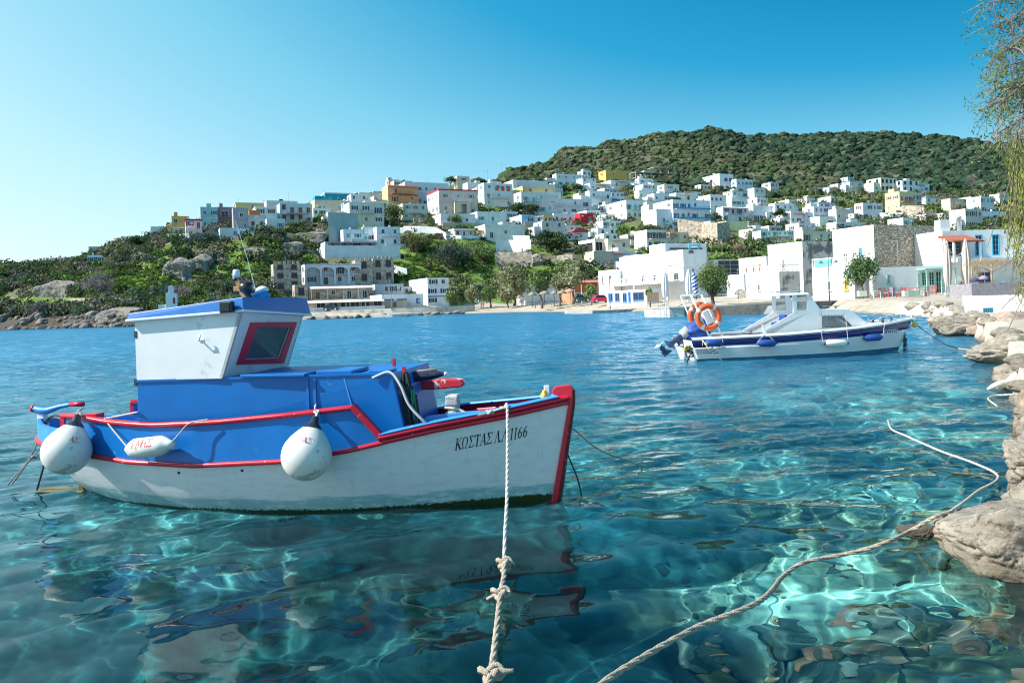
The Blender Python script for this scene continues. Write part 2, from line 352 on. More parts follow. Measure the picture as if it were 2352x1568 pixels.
 (7, -40, 0, 217, 268, 438, 2, 3, 0, (.76, .78, .80), dict(f=DKB, b=[1]), 'white balcony house at the left edge of the white cluster'),
 (7, 210, 220, 350, 285, 395, 2, 3, 0, (.76, .78, .82), dict(f=BLU), 'small white house with blue shutters beside the left balcony house'),
 (7, 445, 500, 642, 262, 365, 1, 4, 0, WHT, dict(f=TRQ), 'white house with a row of tiny windows above the big white cluster'),
 (7, 635, 650, 795, 295, 385, 1, 3, 0, WHT, dict(f=BLU), 'stepped white house with blue windows behind the blue balcony hotel'),
 (7, 170, 372, 602, 362, 560, 2, 4, 2, (.78, .79, .81), dict(f=TRQ, b=[1]), 'large white corner house with turquoise shutters'),
 (7, 585, 600, 757, 410, 590, 2, 2, 0, (.72, .72, .72), dict(f=GRY, big=1), 'grey white annex with wide window right of the large corner house'),
 (7, 640, 845, 1215, 358, 655, 3, 6, 2, (.78, .80, .84), dict(f=BLU, b=[1, 2], balc=(.05, .30, .55)), 'tall white guesthouse with rows of blue balconies'),
 (7, 1195, 1215, 1262, 575, 665, 1, 0, 0, WHT, dict(), 'small white step block at the foot of the blue balcony guesthouse'),
 (7, 798, 870, 1078, 290, 365, 1, 1, 0, WHT, dict(), 'low white house hidden by a round dark tree'),
 (7, 1095, 1218, 1378, 308, 485, 2, 4, 1, (.78, .79, .82), dict(f=GRY), 'white stepped house right of the tall guesthouse'),
 (7, 1385, 1432, 1700, 338, 440, 1, 6, 0, WHT, dict(f=BLU), 'long white house with six small windows below the upper right trio'),
 (7, 1305, 1345, 1602, 430, 585, 2, 4, 0, (.78, .80, .84), dict(f=BLU, b=[1], awn=(.75, .70, .62)), 'white house with blue balcony railings and a shaded terrace'),
 (7, 1590, 1650, 1835, 420, 575, 1, 3, 0, (.78, .80, .84), dict(f=DKB, b=[0]), 'plain white house with three windows right of the blue railing house'),
 (7, 1360, 1372, 1590, 575, 670, 1, 0, 0, (.72, .66, .42), dict(), 'blank pale yellow wall building below the blue railing house'),
 (7, 1133, 1310, 1445, 98, 262, 2, 3, 1, WHT, dict(f=DKB, big=1), 'white house at the left of the upper right trio under the hill'),
 (7, 1438, 1480, 1645, 152, 310, 2, 4, 1, (.76, .78, .80), dict(f=TRQ), 'white house in the middle of the upper right trio under the hill'),
 (7, 1630, 1660, 1770, 240, 372, 2, 2, 0, (.68, .68, .68), dict(f=BRN), 'grey white house at the right of the upper right trio under the hill'),
 (7, 1690, 1725, 2055, 672, 795, 2, 6, 0, (.76, .78, .78), dict(f=TRQ, b=[1]), 'white two-storey house with turquoise shutters above the taverna roofs'),
 (7, 1825, 1870, 2060, 395, 560, 2, 3, 1, WHT, dict(f=DKB), 'white cube house beside a tall round tree in the right village'),
 (8, 845, 985, 1135, 132, 275, 2, 4, 2, (.72, .68, .56), dict(f=DKB, arch=1), 'cream house with arched upper windows on the right hill'),
 (8, 1130, 1190, 1350, 158, 275, 2, 3, 1, WHT, dict(f=DKB, arch=1), 'white arched house next to the cream one on the right hill'),
 (8, 1258, 1280, 1448, 185, 278, 1, 3, 0, (.78, .79, .83), dict(f=DKB), 'white house at the right end of the group on the right hill'),
 (8, 1022, 1165, 1302, 262, 465, 2, 3, 2, (.76, .62, .34), dict(f=(.30, .06, .08), b=[1], fr2=WHT), 'yellow mansion with dark red shutters on the right hill'),
 (8, 1188, 1192, 1345, 408, 500, 1, 3, 0, (.52, .40, .30), dict(arch=1, f=DKB), 'brown arcade terrace at the foot of the yellow mansion'),
 (8, 732, 815, 995, 372, 545, 2, 4, 1, (.78, .77, .80), dict(f=BRN, tank=1), 'white house with brown shutters left of the yellow mansion'),
 (8, 980, 1000, 1190, 465, 515, 1, 0, 0, WHT, dict(), 'low white wall house in front of the yellow mansion'),
 (8, 232, 345, 525, 405, 560, 2, 4, 1, (.80, .81, .85), dict(f=BLU), 'stepped white house with small blue windows in the right village'),
 (8, 95, 125, 318, 452, 600, 1, 4, 0, (.78, .79, .83), dict(f=DKB), 'white house with four pointed windows in the right village'),
 (8, 372, 400, 590, 500, 595, 1, 1, 0, WHT, dict(f=DKB), 'small white block in front of the stepped white house'),
 (8, 525, 560, 718, 430, 560, 1, 3, 0, (.55, .54, .54), dict(f=DKB), 'grey house right of the stepped white house'),
 (8, 0, 15, 215, 515, 600, 1, 6, 0, (.75, .76, .82), dict(f=BRN), 'low bluish white arcade house with many openings'),
 (8, 460, 560, 845, 555, 650, 1, 4, 0, WHT, dict(f=DKB), 'low white rooftops house just above the big white building'),
 (8, 160, 240, 520, 640, 745, 1, 4, 0, (.62, .58, .50), dict(f=BRN), 'beige house with dark openings behind the stained plaster building'),
 (8, 1610, 1650, 1830, 330, 445, 1, 2, 0, (.62, .56, .46), dict(f=BRN), 'small beige ruin among trees at far right'),
 (8, 1828, 1925, 2182, 450, 552, 1, 0, 0, (.78, .80, .86), dict(low=(.30, .34, .40)), 'long low white wall house among trees at far right'),
 (8, 2020, 2120, 2205, 285, 392, 1, 1, 0, (.66, .62, .54), dict(f=GRY), 'small pale house highest at far right'),
 (8, 1560, 1575, 1660, 470, 525, 1, 1, 0, WHT, dict(f=TRQ), 'tiny white hut among trees at far right'),
]
def solve_house(r, y0=None):
    c, xl, xc, xr, yt, yb = r[:6]; opt = r[10]
    uC, vB = crop(c, xc, yb); _, vT = crop(c, xc, yt); uL, _ = crop(c, xl, yb); uR, _ = crop(c, xr, yb)
    y_ = y0 or opt.get('y')
    C = at(uC, vB, y_) if y_ else hit(uC, vB)
    sP, cP = math.sin(PSI), math.cos(PSI)
    vm = (vT + vB) / 2
    tR = ray(uR, vm)[0]; tL = ray(uL, vm)[0]
    Wd = (tR * C.y - C.x) / (cP - tR * sP)
    dn = sP + tL * cP; Dp = (C.x - tL * C.y) / dn if abs(dn) > .05 and xc - xl > 30 else Wd * .7
    Dp = min(max(Dp, 4.0), 26.0)
    Ht = at(uC, vT, C.y).z - C.z
    return C, Wd, Dp, Ht
# =================================================================== TERRAIN
SHORE = [(-700, 170), (-150, 158), (0, 155), (150, 149), (300, 140), (420, 145), (600, 149), (750, 155), (900, 153), (1050, 157), (1180, 151), (1300, 132), (1400, 118), (1500, 107), (1620, 92), (1750, 84), (1900, 77), (2020, 61), (2140, 49), (2230, 31), (2300, 19), (2340, 11), (2380, 7), (2500, 4.6), (2950, 3.0), (3600, 2.0)]
COLS = [  # u, then (y, v); v below 200 means a height in metres
 (-700, [(173, 2.5), (190, 640), (240, 600), (300, 590), (420, 12)]),
 (0, [(158, 2.2), (168, 702), (176, 689), (190, 660), (215, 632), (238, 618), (300, 10), (1100, 6)]),
 (150, [(152, 2.2), (165, 703), (173, 689), (190, 655), (215, 622), (240, 606), (320, 12), (1100, 6)]),
 (300, [(144, 2.0), (158, 702), (166, 688), (185, 650), (210, 607), (235, 568), (250, 560), (340, 20), (1100, 10)]),
 (420, [(148, 2.0), (160, 700), (170, 686), (190, 645), (205, 610), (215, 572), (225, 553), (262, 530), (300, 515), (400, 25), (1100, 10)]),
 (600, [(152, 1.5), (165, 1.8), (180, 690), (195, 655), (205, 612), (215, 570), (225, 540), (262, 510), (300, 490), (400, 35), (1100, 20)]),
 (750, [(158, 1.3), (186, 1.5), (194, 676), (205, 645), (218, 604), (228, 580), (240, 545), (262, 512), (300, 484), (340, 466), (450, 45), (1100, 30)]),
 (900, [(158, 1.0), (190, 1.5), (205, 662), (222, 610), (240, 580), (262, 532), (290, 495), (330, 460), (380, 438), (520, 55), (1100, 40)]),
 (1050, [(175, 1.2), (200, 1.6), (215, 655), (235, 600), (250, 560), (262, 528), (300, 485), (350, 445), (400, 424), (560, 60), (1100, 60)]),
 (1180, [(170, 1.2), (200, 1.6), (215, 662), (235, 612), (250, 585), (268, 550), (300, 505), (340, 465), (390, 430), (450, 408), (600, 397), (750, 60), (1100, 60)]),
 (1300, [(150, 1.2), (185, 1.8), (210, 642), (235, 600), (270, 560), (310, 518), (350, 480), (400, 443), (470, 410), (600, 365), (700, 341), (850, 100), (1100, 80)]),
 (1400, [(135, 1.2), (180, 2.2), (210, 642), (240, 592), (290, 533), (330, 495), (390, 445), (450, 410), (600, 368), (760, 324), (900, 120), (1100, 90)]),
 (1500, [(120, 1.1), (165, 2.6), (200, 632), (230, 592), (280, 528), (310, 498), (380, 445), (450, 408), (600, 355), (800, 311), (950, 130), (1200, 90)]),
 (1620, [(100, 1.05), (155, 2.6), (200, 612), (230, 580), (270, 533), (300, 515), (330, 492), (400, 443), (460, 405), (620, 348), (820, 304), (1000, 150), (1300, 90)]),
 (1750, [(92, 1.05), (145, 2.6), (200, 600), (240, 568), (290, 523), (330, 492), (400, 455), (500, 405), (650, 355), (850, 315), (1000, 150), (1300, 90)]),
 (1900, [(84, 1.05), (135, 2.6), (190, 588), (240, 557), (290, 523), (350, 473), (450, 425), (650, 350), (870, 311), (1050, 150), (1300, 90)]),
 (2020, [(72, 1.05), (125, 2.5), (190, 582), (240, 543), (290, 503), (350, 460), (450, 422), (650, 352), (880, 308), (1050, 150), (1300, 90)]),
 (2140, [(52, .9), (70, 1.05), (115, 2.5), (190, 565), (240, 524), (290, 495), (400, 440), (650, 362), (880, 317), (1050, 150), (1300, 90)]),
 (2230, [(33, .75), (70, 1.1), (115, 2.5), (190, 555), (250, 512), (400, 440), (650, 367), (880, 326), (1050, 140), (1300, 90)]),
 (2300, [(20.5, .7), (60, 1.1), (115, 2.5), (190, 548), (250, 507), (400, 440), (650, 372), (880, 335), (1050, 130), (1300, 90)]),
 (2380, [(8.5, .6), (50, 1.1), (115, 2.5), (190, 545), (250, 505), (400, 445), (650, 375), (880, 338), (1050, 130), (1300, 90)]),
 (2950, [(4.2, .6), (50, 1.1), (115, 2.5), (190, 530), (400, 450), (880, 360), (1050, 120), (1300, 90)]),
]
DL = np.concatenate([np.linspace(-9, 0, 10), np.linspace(.4, 6, 15), np.linspace(7, 120, 108), np.linspace(122, 330, 90), np.linspace(335, 1300, 140)])
def _column(u, pts):
    ys = tab(SHORE, u); d = [-9, -3, 0]; z = [-2.6, -.9, 0]
    if u > 2280: d = [-3.0, -1.2, 0]; z = [-1.0, -.5, -.05]
    for y, v in pts:
        d.append(y - ys); z.append(v if v < 200 else at(u, v, y).z)
    return np.interp(DL, d, z)
_CU = np.array([c[0] for c in COLS]); _CZ = np.array([_column(*c) for c in COLS])
def shore_y(u): return np.interp(u, [t[0] for t in SHORE], [t[1] for t in SHORE])
def base_z(u, d):
    u = np.asarray(u, float); d = np.asarray(d, float)
    i = np.clip(np.searchsorted(_CU, u) - 1, 0, len(_CU) - 2); t = np.clip((u - _CU[i]) / (_CU[i + 1] - _CU[i]), 0, 1)
    t = t * t * (3 - 2 * t)
    j = np.clip(np.searchsorted(DL, d) - 1, 0, len(DL) - 2); w = np.clip((d - DL[j]) / (DL[j + 1] - DL[j]), 0, 1)
    a = _CZ[i, j] * (1 - w) + _CZ[i, j + 1] * w; b = _CZ[i + 1, j] * (1 - w) + _CZ[i + 1, j + 1] * w
    return a * (1 - t) + b * t
def terr(u, y):                  # u pixel column, y depth -> height
    u = np.asarray(u, float); y = np.asarray(y, float)
    d = y - shore_y(u); z = base_z(u, d); x = (u - 1176) / FOC * y
    slope = np.clip((z - 3.0) / 6, 0, 1)
    far = np.clip((y - 260) / 500, 0, 1)
    z = z + slope * ((fbm(x / 9, y / 9, 3) - .5) * 2.6 + (fbm(x / 2.3, y / 2.3, 5, 3) - .5) * .9) + far * slope * (fbm(x / 55, y / 55, 9) - .5) * 8
    low = (1 - slope) * np.clip(d / 2, 0, 1)
    return z + low * (fbm(x / 2.5, y / 2.5, 12) - .5) * .16
def u_of(x, y, z=5.0):
    return 1176 + (x * CR - (z - EYE) * SR) / y * FOC
def ground(x, y):                # height of the land under a point
    z = 5.0
    for _ in range(3): z = float(terr(u_of(x, y, z), y))
    return z
def hit(u, v, y0=None, y1=1000): # where the view ray through a pixel meets the land
    X, k = ray(u, v); y = np.arange(float(y0 or shore_y(u) + 1), y1, .5)
    zz = terr(np.full_like(y, u), y); m = np.nonzero(EYE + k * y <= zz)[0]
    yy = y[m[0]] if len(m) else y[-1]
    return Vector((X * yy, yy, float(terr(u, yy))))
us = np.arange(-700, 3600, 7.0)
U, D = np.meshgrid(us, DL, indexing='ij')
Y = shore_y(U) + D
Y = np.maximum(Y, .8)
Z = terr(U, Y)
X = ((U - 1176) * Y / FOC + (Z - EYE) * SR) / CR
TV = np.stack([X, Y, Z], -1).reshape(-1, 3)
#PADS
SOLVED = []
_pads = []
for r_ in H_:
    C, Wd, Dp, Ht = solve_house(r_); SOLVED.append((C, Wd, Dp, Ht)); _pads.append((C, Wd, Dp))
# smaller houses filling the lanes between the ones measured above
fr_ = random.Random(4242); _n0 = len(H_)
def _overlap(C, Wd, Dp, m=1.6):
    for C2, W2, D2 in _pads:
        dx, dy = C.x - C2.x, C.y - C2.y; cp, sp_ = math.cos(PSI), math.sin(PSI); lx = dx * cp + dy * sp_; ly = -dx * sp_ + dy * cp
        if lx < W2 + m and lx + Wd > -m and ly < D2 + m and ly + Dp > -m - 1.5: return True
    return False
_zones = [(1190, 1960, 405, 560, 46), (560, 1150, 440, 520, 22), (1000, 1400, 470, 560, 8), (1960, 2290, 440, 530, 8), (1390, 1500, 560, 640, 4)]
for u0, u1, v0, v1, n_ in _zones:
    k_ = 0
    for _ in range(n_ * 14):
        if k_ >= n_: break
        u = fr_.uniform(u0, u1); v = fr_.uniform(v0, v1); C = hit(u, v)
        if C.y > 470 or C.z < 6: continue
        Wd = fr_.uniform(5, 10); Dp = fr_.uniform(5, 8); ns = 1 if fr_.random() < .6 else 2; Ht = ns * 2.9 + fr_.uniform(.2, .7)
        if _overlap(C, Wd, Dp): continue
        j = min(range(_n0), key=lambda q: (SOLVED[q][0] - C).length); nb = H_[j][11]
        for cut in (' with ', ' under ', ' above ', ' below ', ' behind ', ' between ', ' at the ', ' joined ', ' to the ', ' on the ', ' in the ', ' beside ', ' next ', ' directly ', ' left ', ' right ', ' highest ', ' over ', ','):
            if cut in nb[8:]: nb = nb[:8] + nb[8:].split(cut)[0]
        cn, cc_ = fr_.choice([('white', WHT), ('white', (.77, .78, .79)), ('bluish white', (.70, .74, .78)), ('cream', (.70, .65, .54)), ('pale grey', (.60, .60, .59))] + ([('beige', (.62, .52, .38)), ('pinkish', (.70, .55, .48))] if u < 1150 else []))
        fn_, fc_ = fr_.choice([('blue', BLU), ('turquoise', TRQ), ('brown', BRN), ('grey', GRY), ('dark', DKB)])
        side = 'left of' if C.x < SOLVED[j][0].x else 'right of'
        lab = 'small %s %s with %s windows, %s the %s' % (cn, 'one-storey house' if ns == 1 else 'two-storey house', fn_, side, nb)
        lab = ' '.join(lab.split()[:16])
        for alt in ('compact', 'little', 'squat', 'plain', 'modest'):
            if not any(q[11] == lab for q in H_): break
            lab = alt + ' ' + lab.split(' ', 1)[1]
        o_ = dict(f=fc_, fill=1)
        if fr_.random() < .3 and ns == 2: o_['b'] = [1]
        if fr_.random() < .35: o_['tank'] = 1
        if fr_.random() < .15: o_['band'] = fr_.choice([(.55, .45, .35), (.3, .45, .6), WHT])
        H_.append((7, 0, 0, 0, 0, 0, ns, fr_.choice([2, 3, 3]), fr_.choice([0, 1, 1]), cc_, o_, ' '.join(lab.split()[:16]))); SOLVED.append((C, Wd, Dp, Ht)); _pads.append((C, Wd, Dp)); k_ += 1
_tv = TV.copy()
for C, Wd, Dp in _pads:
    dx, dy = TV[:, 0] - C.x, TV[:, 1] - C.y; cp, sp_ = math.cos(PSI), math.sin(PSI)
    lx = dx * cp + dy * sp_; ly = -dx * sp_ + dy * cp
    mk = (lx > -1.5) & (lx < Wd + 1.5) & (ly > -2.2) & (ly < Dp + 1.0)
    _tv[mk, 2] = np.minimum(_tv[mk, 2], C.z - .05 + np.clip(ly[mk] / Dp, 0, 1) * .3)
TV = _tv
# what grows or lies where (real surface colours)
Uf, Df, Yf, Zf, Xf = U.ravel(), D.ravel(), Y.ravel(), Z.ravel(), X.ravel()
n1 = fbm(Xf / 11, Yf / 11, 21); n2 = fbm(Xf / 2.2, Yf / 2.2, 25, 3); n3 = fbm(Xf / 40, Yf / 40, 31)
dz = np.gradient(Z, axis=1) / np.maximum(np.gradient(Y, axis=1), .2); steep = np.abs(dz).ravel(); Zf = TV[:, 2]
soil = np.stack([.17 + .05 * n2, .145 + .04 * n2, .10 + .03 * n2], -1)
grass = np.stack([.085 + .06 * n2, .135 + .08 * n2, .03 + .02 * n2], -1)
dark = np.stack([.045 + .03 * n2, .065 + .04 * n2, .03 + .02 * n2], -1)
rock = np.stack([.30 + .12 * n2, .26 + .11 * n2, .21 + .1 * n2], -1)
sand = np.stack([.37 + .1 * n2, .325 + .08 * n2, .26 + .07 * n2], -1)
scrub = np.stack([.08 + .05 * n2, .09 + .05 * n2, .058 + .03 * n2], -1)
c = np.where((n1 > .5)[:, None], grass, dark * .5 + soil * .5)
hill = (Yf > 430) | ((Uf > 1150) & (Yf > 400))
c = np.where(hill[:, None], scrub * (.6 + .8 * n3[:, None]), c)
c = np.where(((steep > 1.25) & (~hill) & (n1 > .42))[:, None], rock, c)
flat = (Zf < 3.0) & (Uf > 620)
c = np.where(flat[:, None], sand, c)
c = np.where(((Uf > 2060) & (Df < 9) & (Zf < 1.6))[:, None], rock * 1.5, c)
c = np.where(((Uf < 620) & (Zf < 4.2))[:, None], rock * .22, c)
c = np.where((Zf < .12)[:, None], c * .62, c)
VP = 695 - (Uf - 1176) * .0349 - (Zf - EYE) / np.maximum(Yf, 1) * 1711     # the footpath and the grassy strip on the left headland
c = np.where(((Uf < 470) & (Yf < 186) & (VP < 704) & (VP > 691) & (n2 > .3))[:, None], grass * 1.2, c)
c = np.where(((Uf > 250) & (Uf < 480) & (VP > 618 + 30 * n3) & (VP < 686) & (Yf < 215))[:, None], grass * 1.25, c)
c = np.where(((Uf < 480) & (Yf < 186) & (np.abs(VP - 687.5) < 2.2))[:, None], sand * .95, c)
lush = ((Uf > 905) & (Uf < 1180) & (Yf > 200) & (Yf < 245)) | ((Uf < 620) & (n1 > .44) & (Yf < 215) & (Zf > 4)) | ((Uf > 1180) & (Uf < 1300) & (Yf > 205) & (Yf < 222))
c = np.where((lush & (steep < 2.5))[:, None], grass * 1.25, c)
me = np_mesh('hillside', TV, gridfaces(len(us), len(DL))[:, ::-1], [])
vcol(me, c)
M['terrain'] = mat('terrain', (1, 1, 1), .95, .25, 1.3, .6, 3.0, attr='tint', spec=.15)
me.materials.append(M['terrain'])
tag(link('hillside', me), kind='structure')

# =================================================================== WATER AND SEA BED
def bed_z(x, y):
    r = np.hypot(x + .3, y)
    z = -np.interp(y, [0, 3.6, 4.5, 5.2, 6.2, 8, 12, 20, 45, 90, 3000], [.65, .85, 1.05, 1.9, 2.6, 2.3, 2.1, 3.4, 5, 7, 9])
    right = np.clip((x - (1.6 + .25 * (y - 5))) / 2.4, 0, 1)
    left = np.clip((-x - 1.0) / 1.5, 0, 1) * np.clip((7.0 - y) / 2, 0, 1)
    z = z * (1 - right * .55) + left * .2 - .5 * np.exp(-((y - 6.0) / 1.1) ** 2) * (x < 2.2)
    z = z + (fbm(x / 1.1, y / 1.1, 41) - .5) * .55 * np.clip(-z, .3, 1.5)
    st = fbm(x / .22, y / .22, 45, 3)
    return np.minimum(z + (st - .5) * .22 * np.clip((9 - y) / 4, 0.15, 1), -.12)
ys_ = np.concatenate([np.geomspace(.9, 14, 300), np.geomspace(14.2, 60, 90), np.geomspace(61, 3000, 50)]); ts = np.linspace(-1.25, 1.25, 420)
TT, YY = np.meshgrid(ts, ys_, indexing='ij'); XX = TT * (YY + 3.5)
ZZ = bed_z(XX, YY)
v = np.stack([XX, YY, ZZ], -1).reshape(-1, 3)
x, y, z = v.T
a1 = fbm(x / .9, y / .9, 51); a2 = fbm(x / .16, y / .16, 55, 3)
weed = np.clip((fbm(x / 1.7, y / 1.7, 61) - .46) * 7, 0, 1)
deep = np.clip((-z - 1.35) / .8, 0, 1)
pale = np.stack([.42 + .25 * a2, .46 + .22 * a2, .33 + .2 * a2], -1)
stone = np.stack([.20 + .28 * a2, .20 + .22 * a2, .13 + .14 * a2], -1)
wd = np.stack([.02 + .03 * a2, .05 + .05 * a2, .045 + .03 * a2], -1)
bl = np.stack([.012 + 0 * a2, .075 + .02 * a2, .13 + .02 * a2], -1)
c = np.where((a1 > .5)[:, None], pale, stone)
c = c * (1 - .8 * weed[:, None]) + wd * .8 * weed[:, None]
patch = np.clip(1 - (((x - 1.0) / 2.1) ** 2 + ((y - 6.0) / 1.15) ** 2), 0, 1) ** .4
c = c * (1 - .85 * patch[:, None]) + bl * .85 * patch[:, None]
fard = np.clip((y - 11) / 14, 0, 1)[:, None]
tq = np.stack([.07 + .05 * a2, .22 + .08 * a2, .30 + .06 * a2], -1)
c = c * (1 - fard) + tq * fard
brown = np.clip((x - 1.6) / .9, 0, 1)[:, None] * np.clip((6.6 - y) / 1.2, 0, 1)[:, None] * (.55 + .45 * (a1[:, None] > .45))
c = c * (1 - .8 * brown) + np.stack([.10 + .22 * a2, .075 + .15 * a2, .03 + .06 * a2], -1) * .8 * brown
gl = (1 - .72 * np.exp(-((y - 6.3) / 1.15) ** 2) * np.clip((2.6 - x) / .8, 0, 1))[:, None] * (.62 + .38 * np.clip((a1 - .42) * 6, 0, 1))[:, None]  # bed colour darkened before the boat so its reflection shows
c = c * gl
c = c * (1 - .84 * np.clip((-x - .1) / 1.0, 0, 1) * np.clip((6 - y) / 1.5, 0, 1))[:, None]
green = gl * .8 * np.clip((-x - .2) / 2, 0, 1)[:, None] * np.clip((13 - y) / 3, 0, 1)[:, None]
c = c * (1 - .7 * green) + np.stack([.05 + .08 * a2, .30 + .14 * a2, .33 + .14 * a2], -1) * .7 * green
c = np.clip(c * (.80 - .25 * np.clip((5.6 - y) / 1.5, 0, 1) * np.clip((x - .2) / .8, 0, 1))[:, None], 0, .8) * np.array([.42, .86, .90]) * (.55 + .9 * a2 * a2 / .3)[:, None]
dk = (np.clip((1.5 - x) / .8, 0, 1) * np.clip((y - 4.0) / .9, 0, 1) * np.clip((8.6 - y) / 1.0, 0, 1))[:, None]  # dark teal of the boat's reflection put into the bed colour
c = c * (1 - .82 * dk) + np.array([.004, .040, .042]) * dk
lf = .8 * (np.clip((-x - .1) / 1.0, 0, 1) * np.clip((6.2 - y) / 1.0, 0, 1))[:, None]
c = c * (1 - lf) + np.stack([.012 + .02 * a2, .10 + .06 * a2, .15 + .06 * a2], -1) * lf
fi = gridfaces(len(ts), len(ys_))[:, ::-1]
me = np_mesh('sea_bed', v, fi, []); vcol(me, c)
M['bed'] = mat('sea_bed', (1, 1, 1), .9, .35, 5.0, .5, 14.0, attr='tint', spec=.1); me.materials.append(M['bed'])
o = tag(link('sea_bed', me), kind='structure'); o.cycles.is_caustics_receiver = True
# loose stones and weed tufts lying on the bed, visible through the shallow water
_b = bmesh.new(); bmesh.ops.create_icosphere(_b, subdivisions=2, radius=1.0); _iv = np.array([q.co[:] for q in _b.verts]); _if = np.array([[w.index for w in fc.verts] for fc in _b.faces]); _b.free()
_sr = np.random.default_rng(31); SV, SF, SC = [], [], []
for i in range(2600):
    sy_ = _sr.uniform(2.9, 8.8); sx_ = _sr.uniform(-2.8, 4.6) * sy_ / 6; r_ = .03 + .15 * _sr.random() ** 2.4
    zb = float(bed_z(np.array([sx_]), np.array([sy_]))[0])
    if sx_ < 1.0 + .5 * _sr.random() or sy_ > 6.8 and r_ > .09: continue
    r_ *= .8
    if vn(np.array([sx_ * 1.1]), np.array([sy_ * 1.1]), 9)[0] < .38: continue
    w_ = _iv * (1 + .35 * (_sr.random((len(_iv), 1)) - .5)) * np.array([r_ * _sr.uniform(.8, 1.6), r_ * _sr.uniform(.8, 1.4), r_ * .6]) + np.array([sx_, sy_, zb + r_ * .2])
    w_[:, 2] = np.minimum(w_[:, 2], -.1); col_ = np.array([[.16, .24, .20], [.06, .13, .12], [.26, .25, .18], [.05, .08, .05], [.22, .16, .10]][_sr.integers(5)]) * _sr.uniform(.6, 1.3)
    SV.append(w_); SF.append(_if + len(_iv) * len(SF)); SC.append(np.repeat(col_[None], len(_iv), 0))
me = np_mesh('sea_bed_stones', np.concatenate(SV), np.concatenate(SF), [M['bed']]); vcol(me, np.concatenate(SC)); o = tag(link('sea_bed_stones', me), kind='stuff'); o.cycles.is_caustics_receiver = True

yw = np.concatenate([np.geomspace(1.2, 42, 640), np.geomspace(42.4, 190, 190), np.geomspace(195, 3500, 40)]); ny, nx = len(yw), 700
tw = np.linspace(-1.02, 1.02, nx)
TT, YY = np.meshgrid(tw, yw, indexing='ij'); XX = TT * (YY + 3.0)
ZZ = np.zeros_like(XX)
sp = np.maximum((YY + 3) * 2.04 / nx, np.gradient(yw)[None, :] * np.ones((nx, 1)))
wr = np.random.default_rng(5)
gust = .65 + .7 * fbm(XX / 2.6, YY / 1.4, 71)
calm = (.18 + 1.15 * np.clip((YY - 6.8) / 3.5, 0, 1) + .35 * np.clip((XX - 1.2) / 2, 0, 1)) * gust
calm2 = .55 + .45 * np.clip((YY - 6.5) / 9, 0, 1)
for i in range(130):
    L_ = .075 * (17) ** wr.random(); th = wr.normal(1.85, .6); k = 2 * math.pi / L_
    A = .0029 * L_ ** 1.05 * (0.5 + wr.random()); ph = wr.random() * 6.28
    fade = np.clip((L_ / sp - 2.6) / 3, 0, 1)
    am = calm if L_ < .42 else calm2
    ZZ += A * am * fade * np.sin(k * (XX * math.cos(th) + YY * math.sin(th)) + ph + 1.3 * np.sin(XX * .31 / L_ ** .5 + YY * .17 / L_ ** .5 + i))
for i in range(26):             # longer wind waves further out in the bay
    L_ = .9 * (4.5) ** wr.random(); th = wr.normal(1.75, .5); k = 2 * math.pi / L_; ph = wr.random() * 6.28
    ZZ += .0042 * L_ * np.clip((YY - 16) / 25, 0, 1) * np.clip((L_ / sp - 1.6) / 1.5, 0, 1) * (.5 + vn(XX / 9, YY / 6, 80 + i)) * np.sin(k * (XX * math.cos(th) + YY * math.sin(th)) + ph)
v = np.stack([XX, YY, ZZ], -1).reshape(-1, 3)
m = bpy.data.materials.new('water'); m.use_nodes = True; N = m.node_tree.nodes; L = m.node_tree.links; N.clear()
out = N.new('ShaderNodeOutputMaterial'); g = N.new('ShaderNodeBsdfGlass'); g.inputs['IOR'].default_value = 1.34; g.inputs['Roughness'].default_value = 0.0
g.inputs['Color'].default_value = (.84, .97, 1, 1)
tc = N.new('ShaderNodeTexCoord'); mp = N.new('ShaderNodeMapping'); mp.inputs['Scale'].default_value = (.55, 1.0, 1); mp.inputs['Rotation'].default_value = (0, 0, .25)
L.new(tc.outputs['Object'], mp.inputs[0])
def wnoise(sc, det, rough=.55):
    n = N.new('ShaderNodeTexNoise'); n.inputs['Scale'].default_value = sc; n.inputs['Detail'].default_value = det; n.inputs['Roughness'].default_value = rough
    L.new(mp.outputs[0], n.inputs['Vector']); return n
na, nb, ncz = wnoise(3.4, 4, .6), wnoise(.9, 3, .55), wnoise(.035, 3)
mx = N.new('ShaderNodeMath'); mx.operation = 'ADD'; L.new(na.outputs[0], mx.inputs[0]); mm = N.new('ShaderNodeMath'); mm.operation = 'MULTIPLY'; mm.inputs[1].default_value = 2.2
L.new(nb.outputs[0], mm.inputs[0]); L.new(mm.outputs[0], mx.inputs[1])
sx = N.new('ShaderNodeSeparateXYZ'); L.new(tc.outputs['Object'], sx.inputs[0])
fr = N.new('ShaderNodeMapRange'); fr.inputs[1].default_value = 7; fr.inputs[2].default_value = 34; fr.inputs[3].default_value = 0.0; fr.inputs[4].default_value = 1.0
L.new(sx.outputs['Y'], fr.inputs[0])
gr = N.new('ShaderNodeMapRange'); gr.inputs[1].default_value = .35; gr.inputs[2].default_value = .65; gr.inputs[3].default_value = .6; gr.inputs[4].default_value = 1.25; L.new(ncz.outputs[0], gr.inputs[0])
fm = N.new('ShaderNodeMath'); fm.operation = 'MULTIPLY'; L.new(fr.outputs[0], fm.inputs[0]); L.new(gr.outputs[0], fm.inputs[1])
bp = N.new('ShaderNodeBump'); bp.inputs['Distance'].default_value = .10; L.new(mx.outputs[0], bp.inputs['Height']); L.new(fm.outputs[0], bp.inputs['Strength'])
L.new(bp.outputs[0], g.inputs['Normal'])
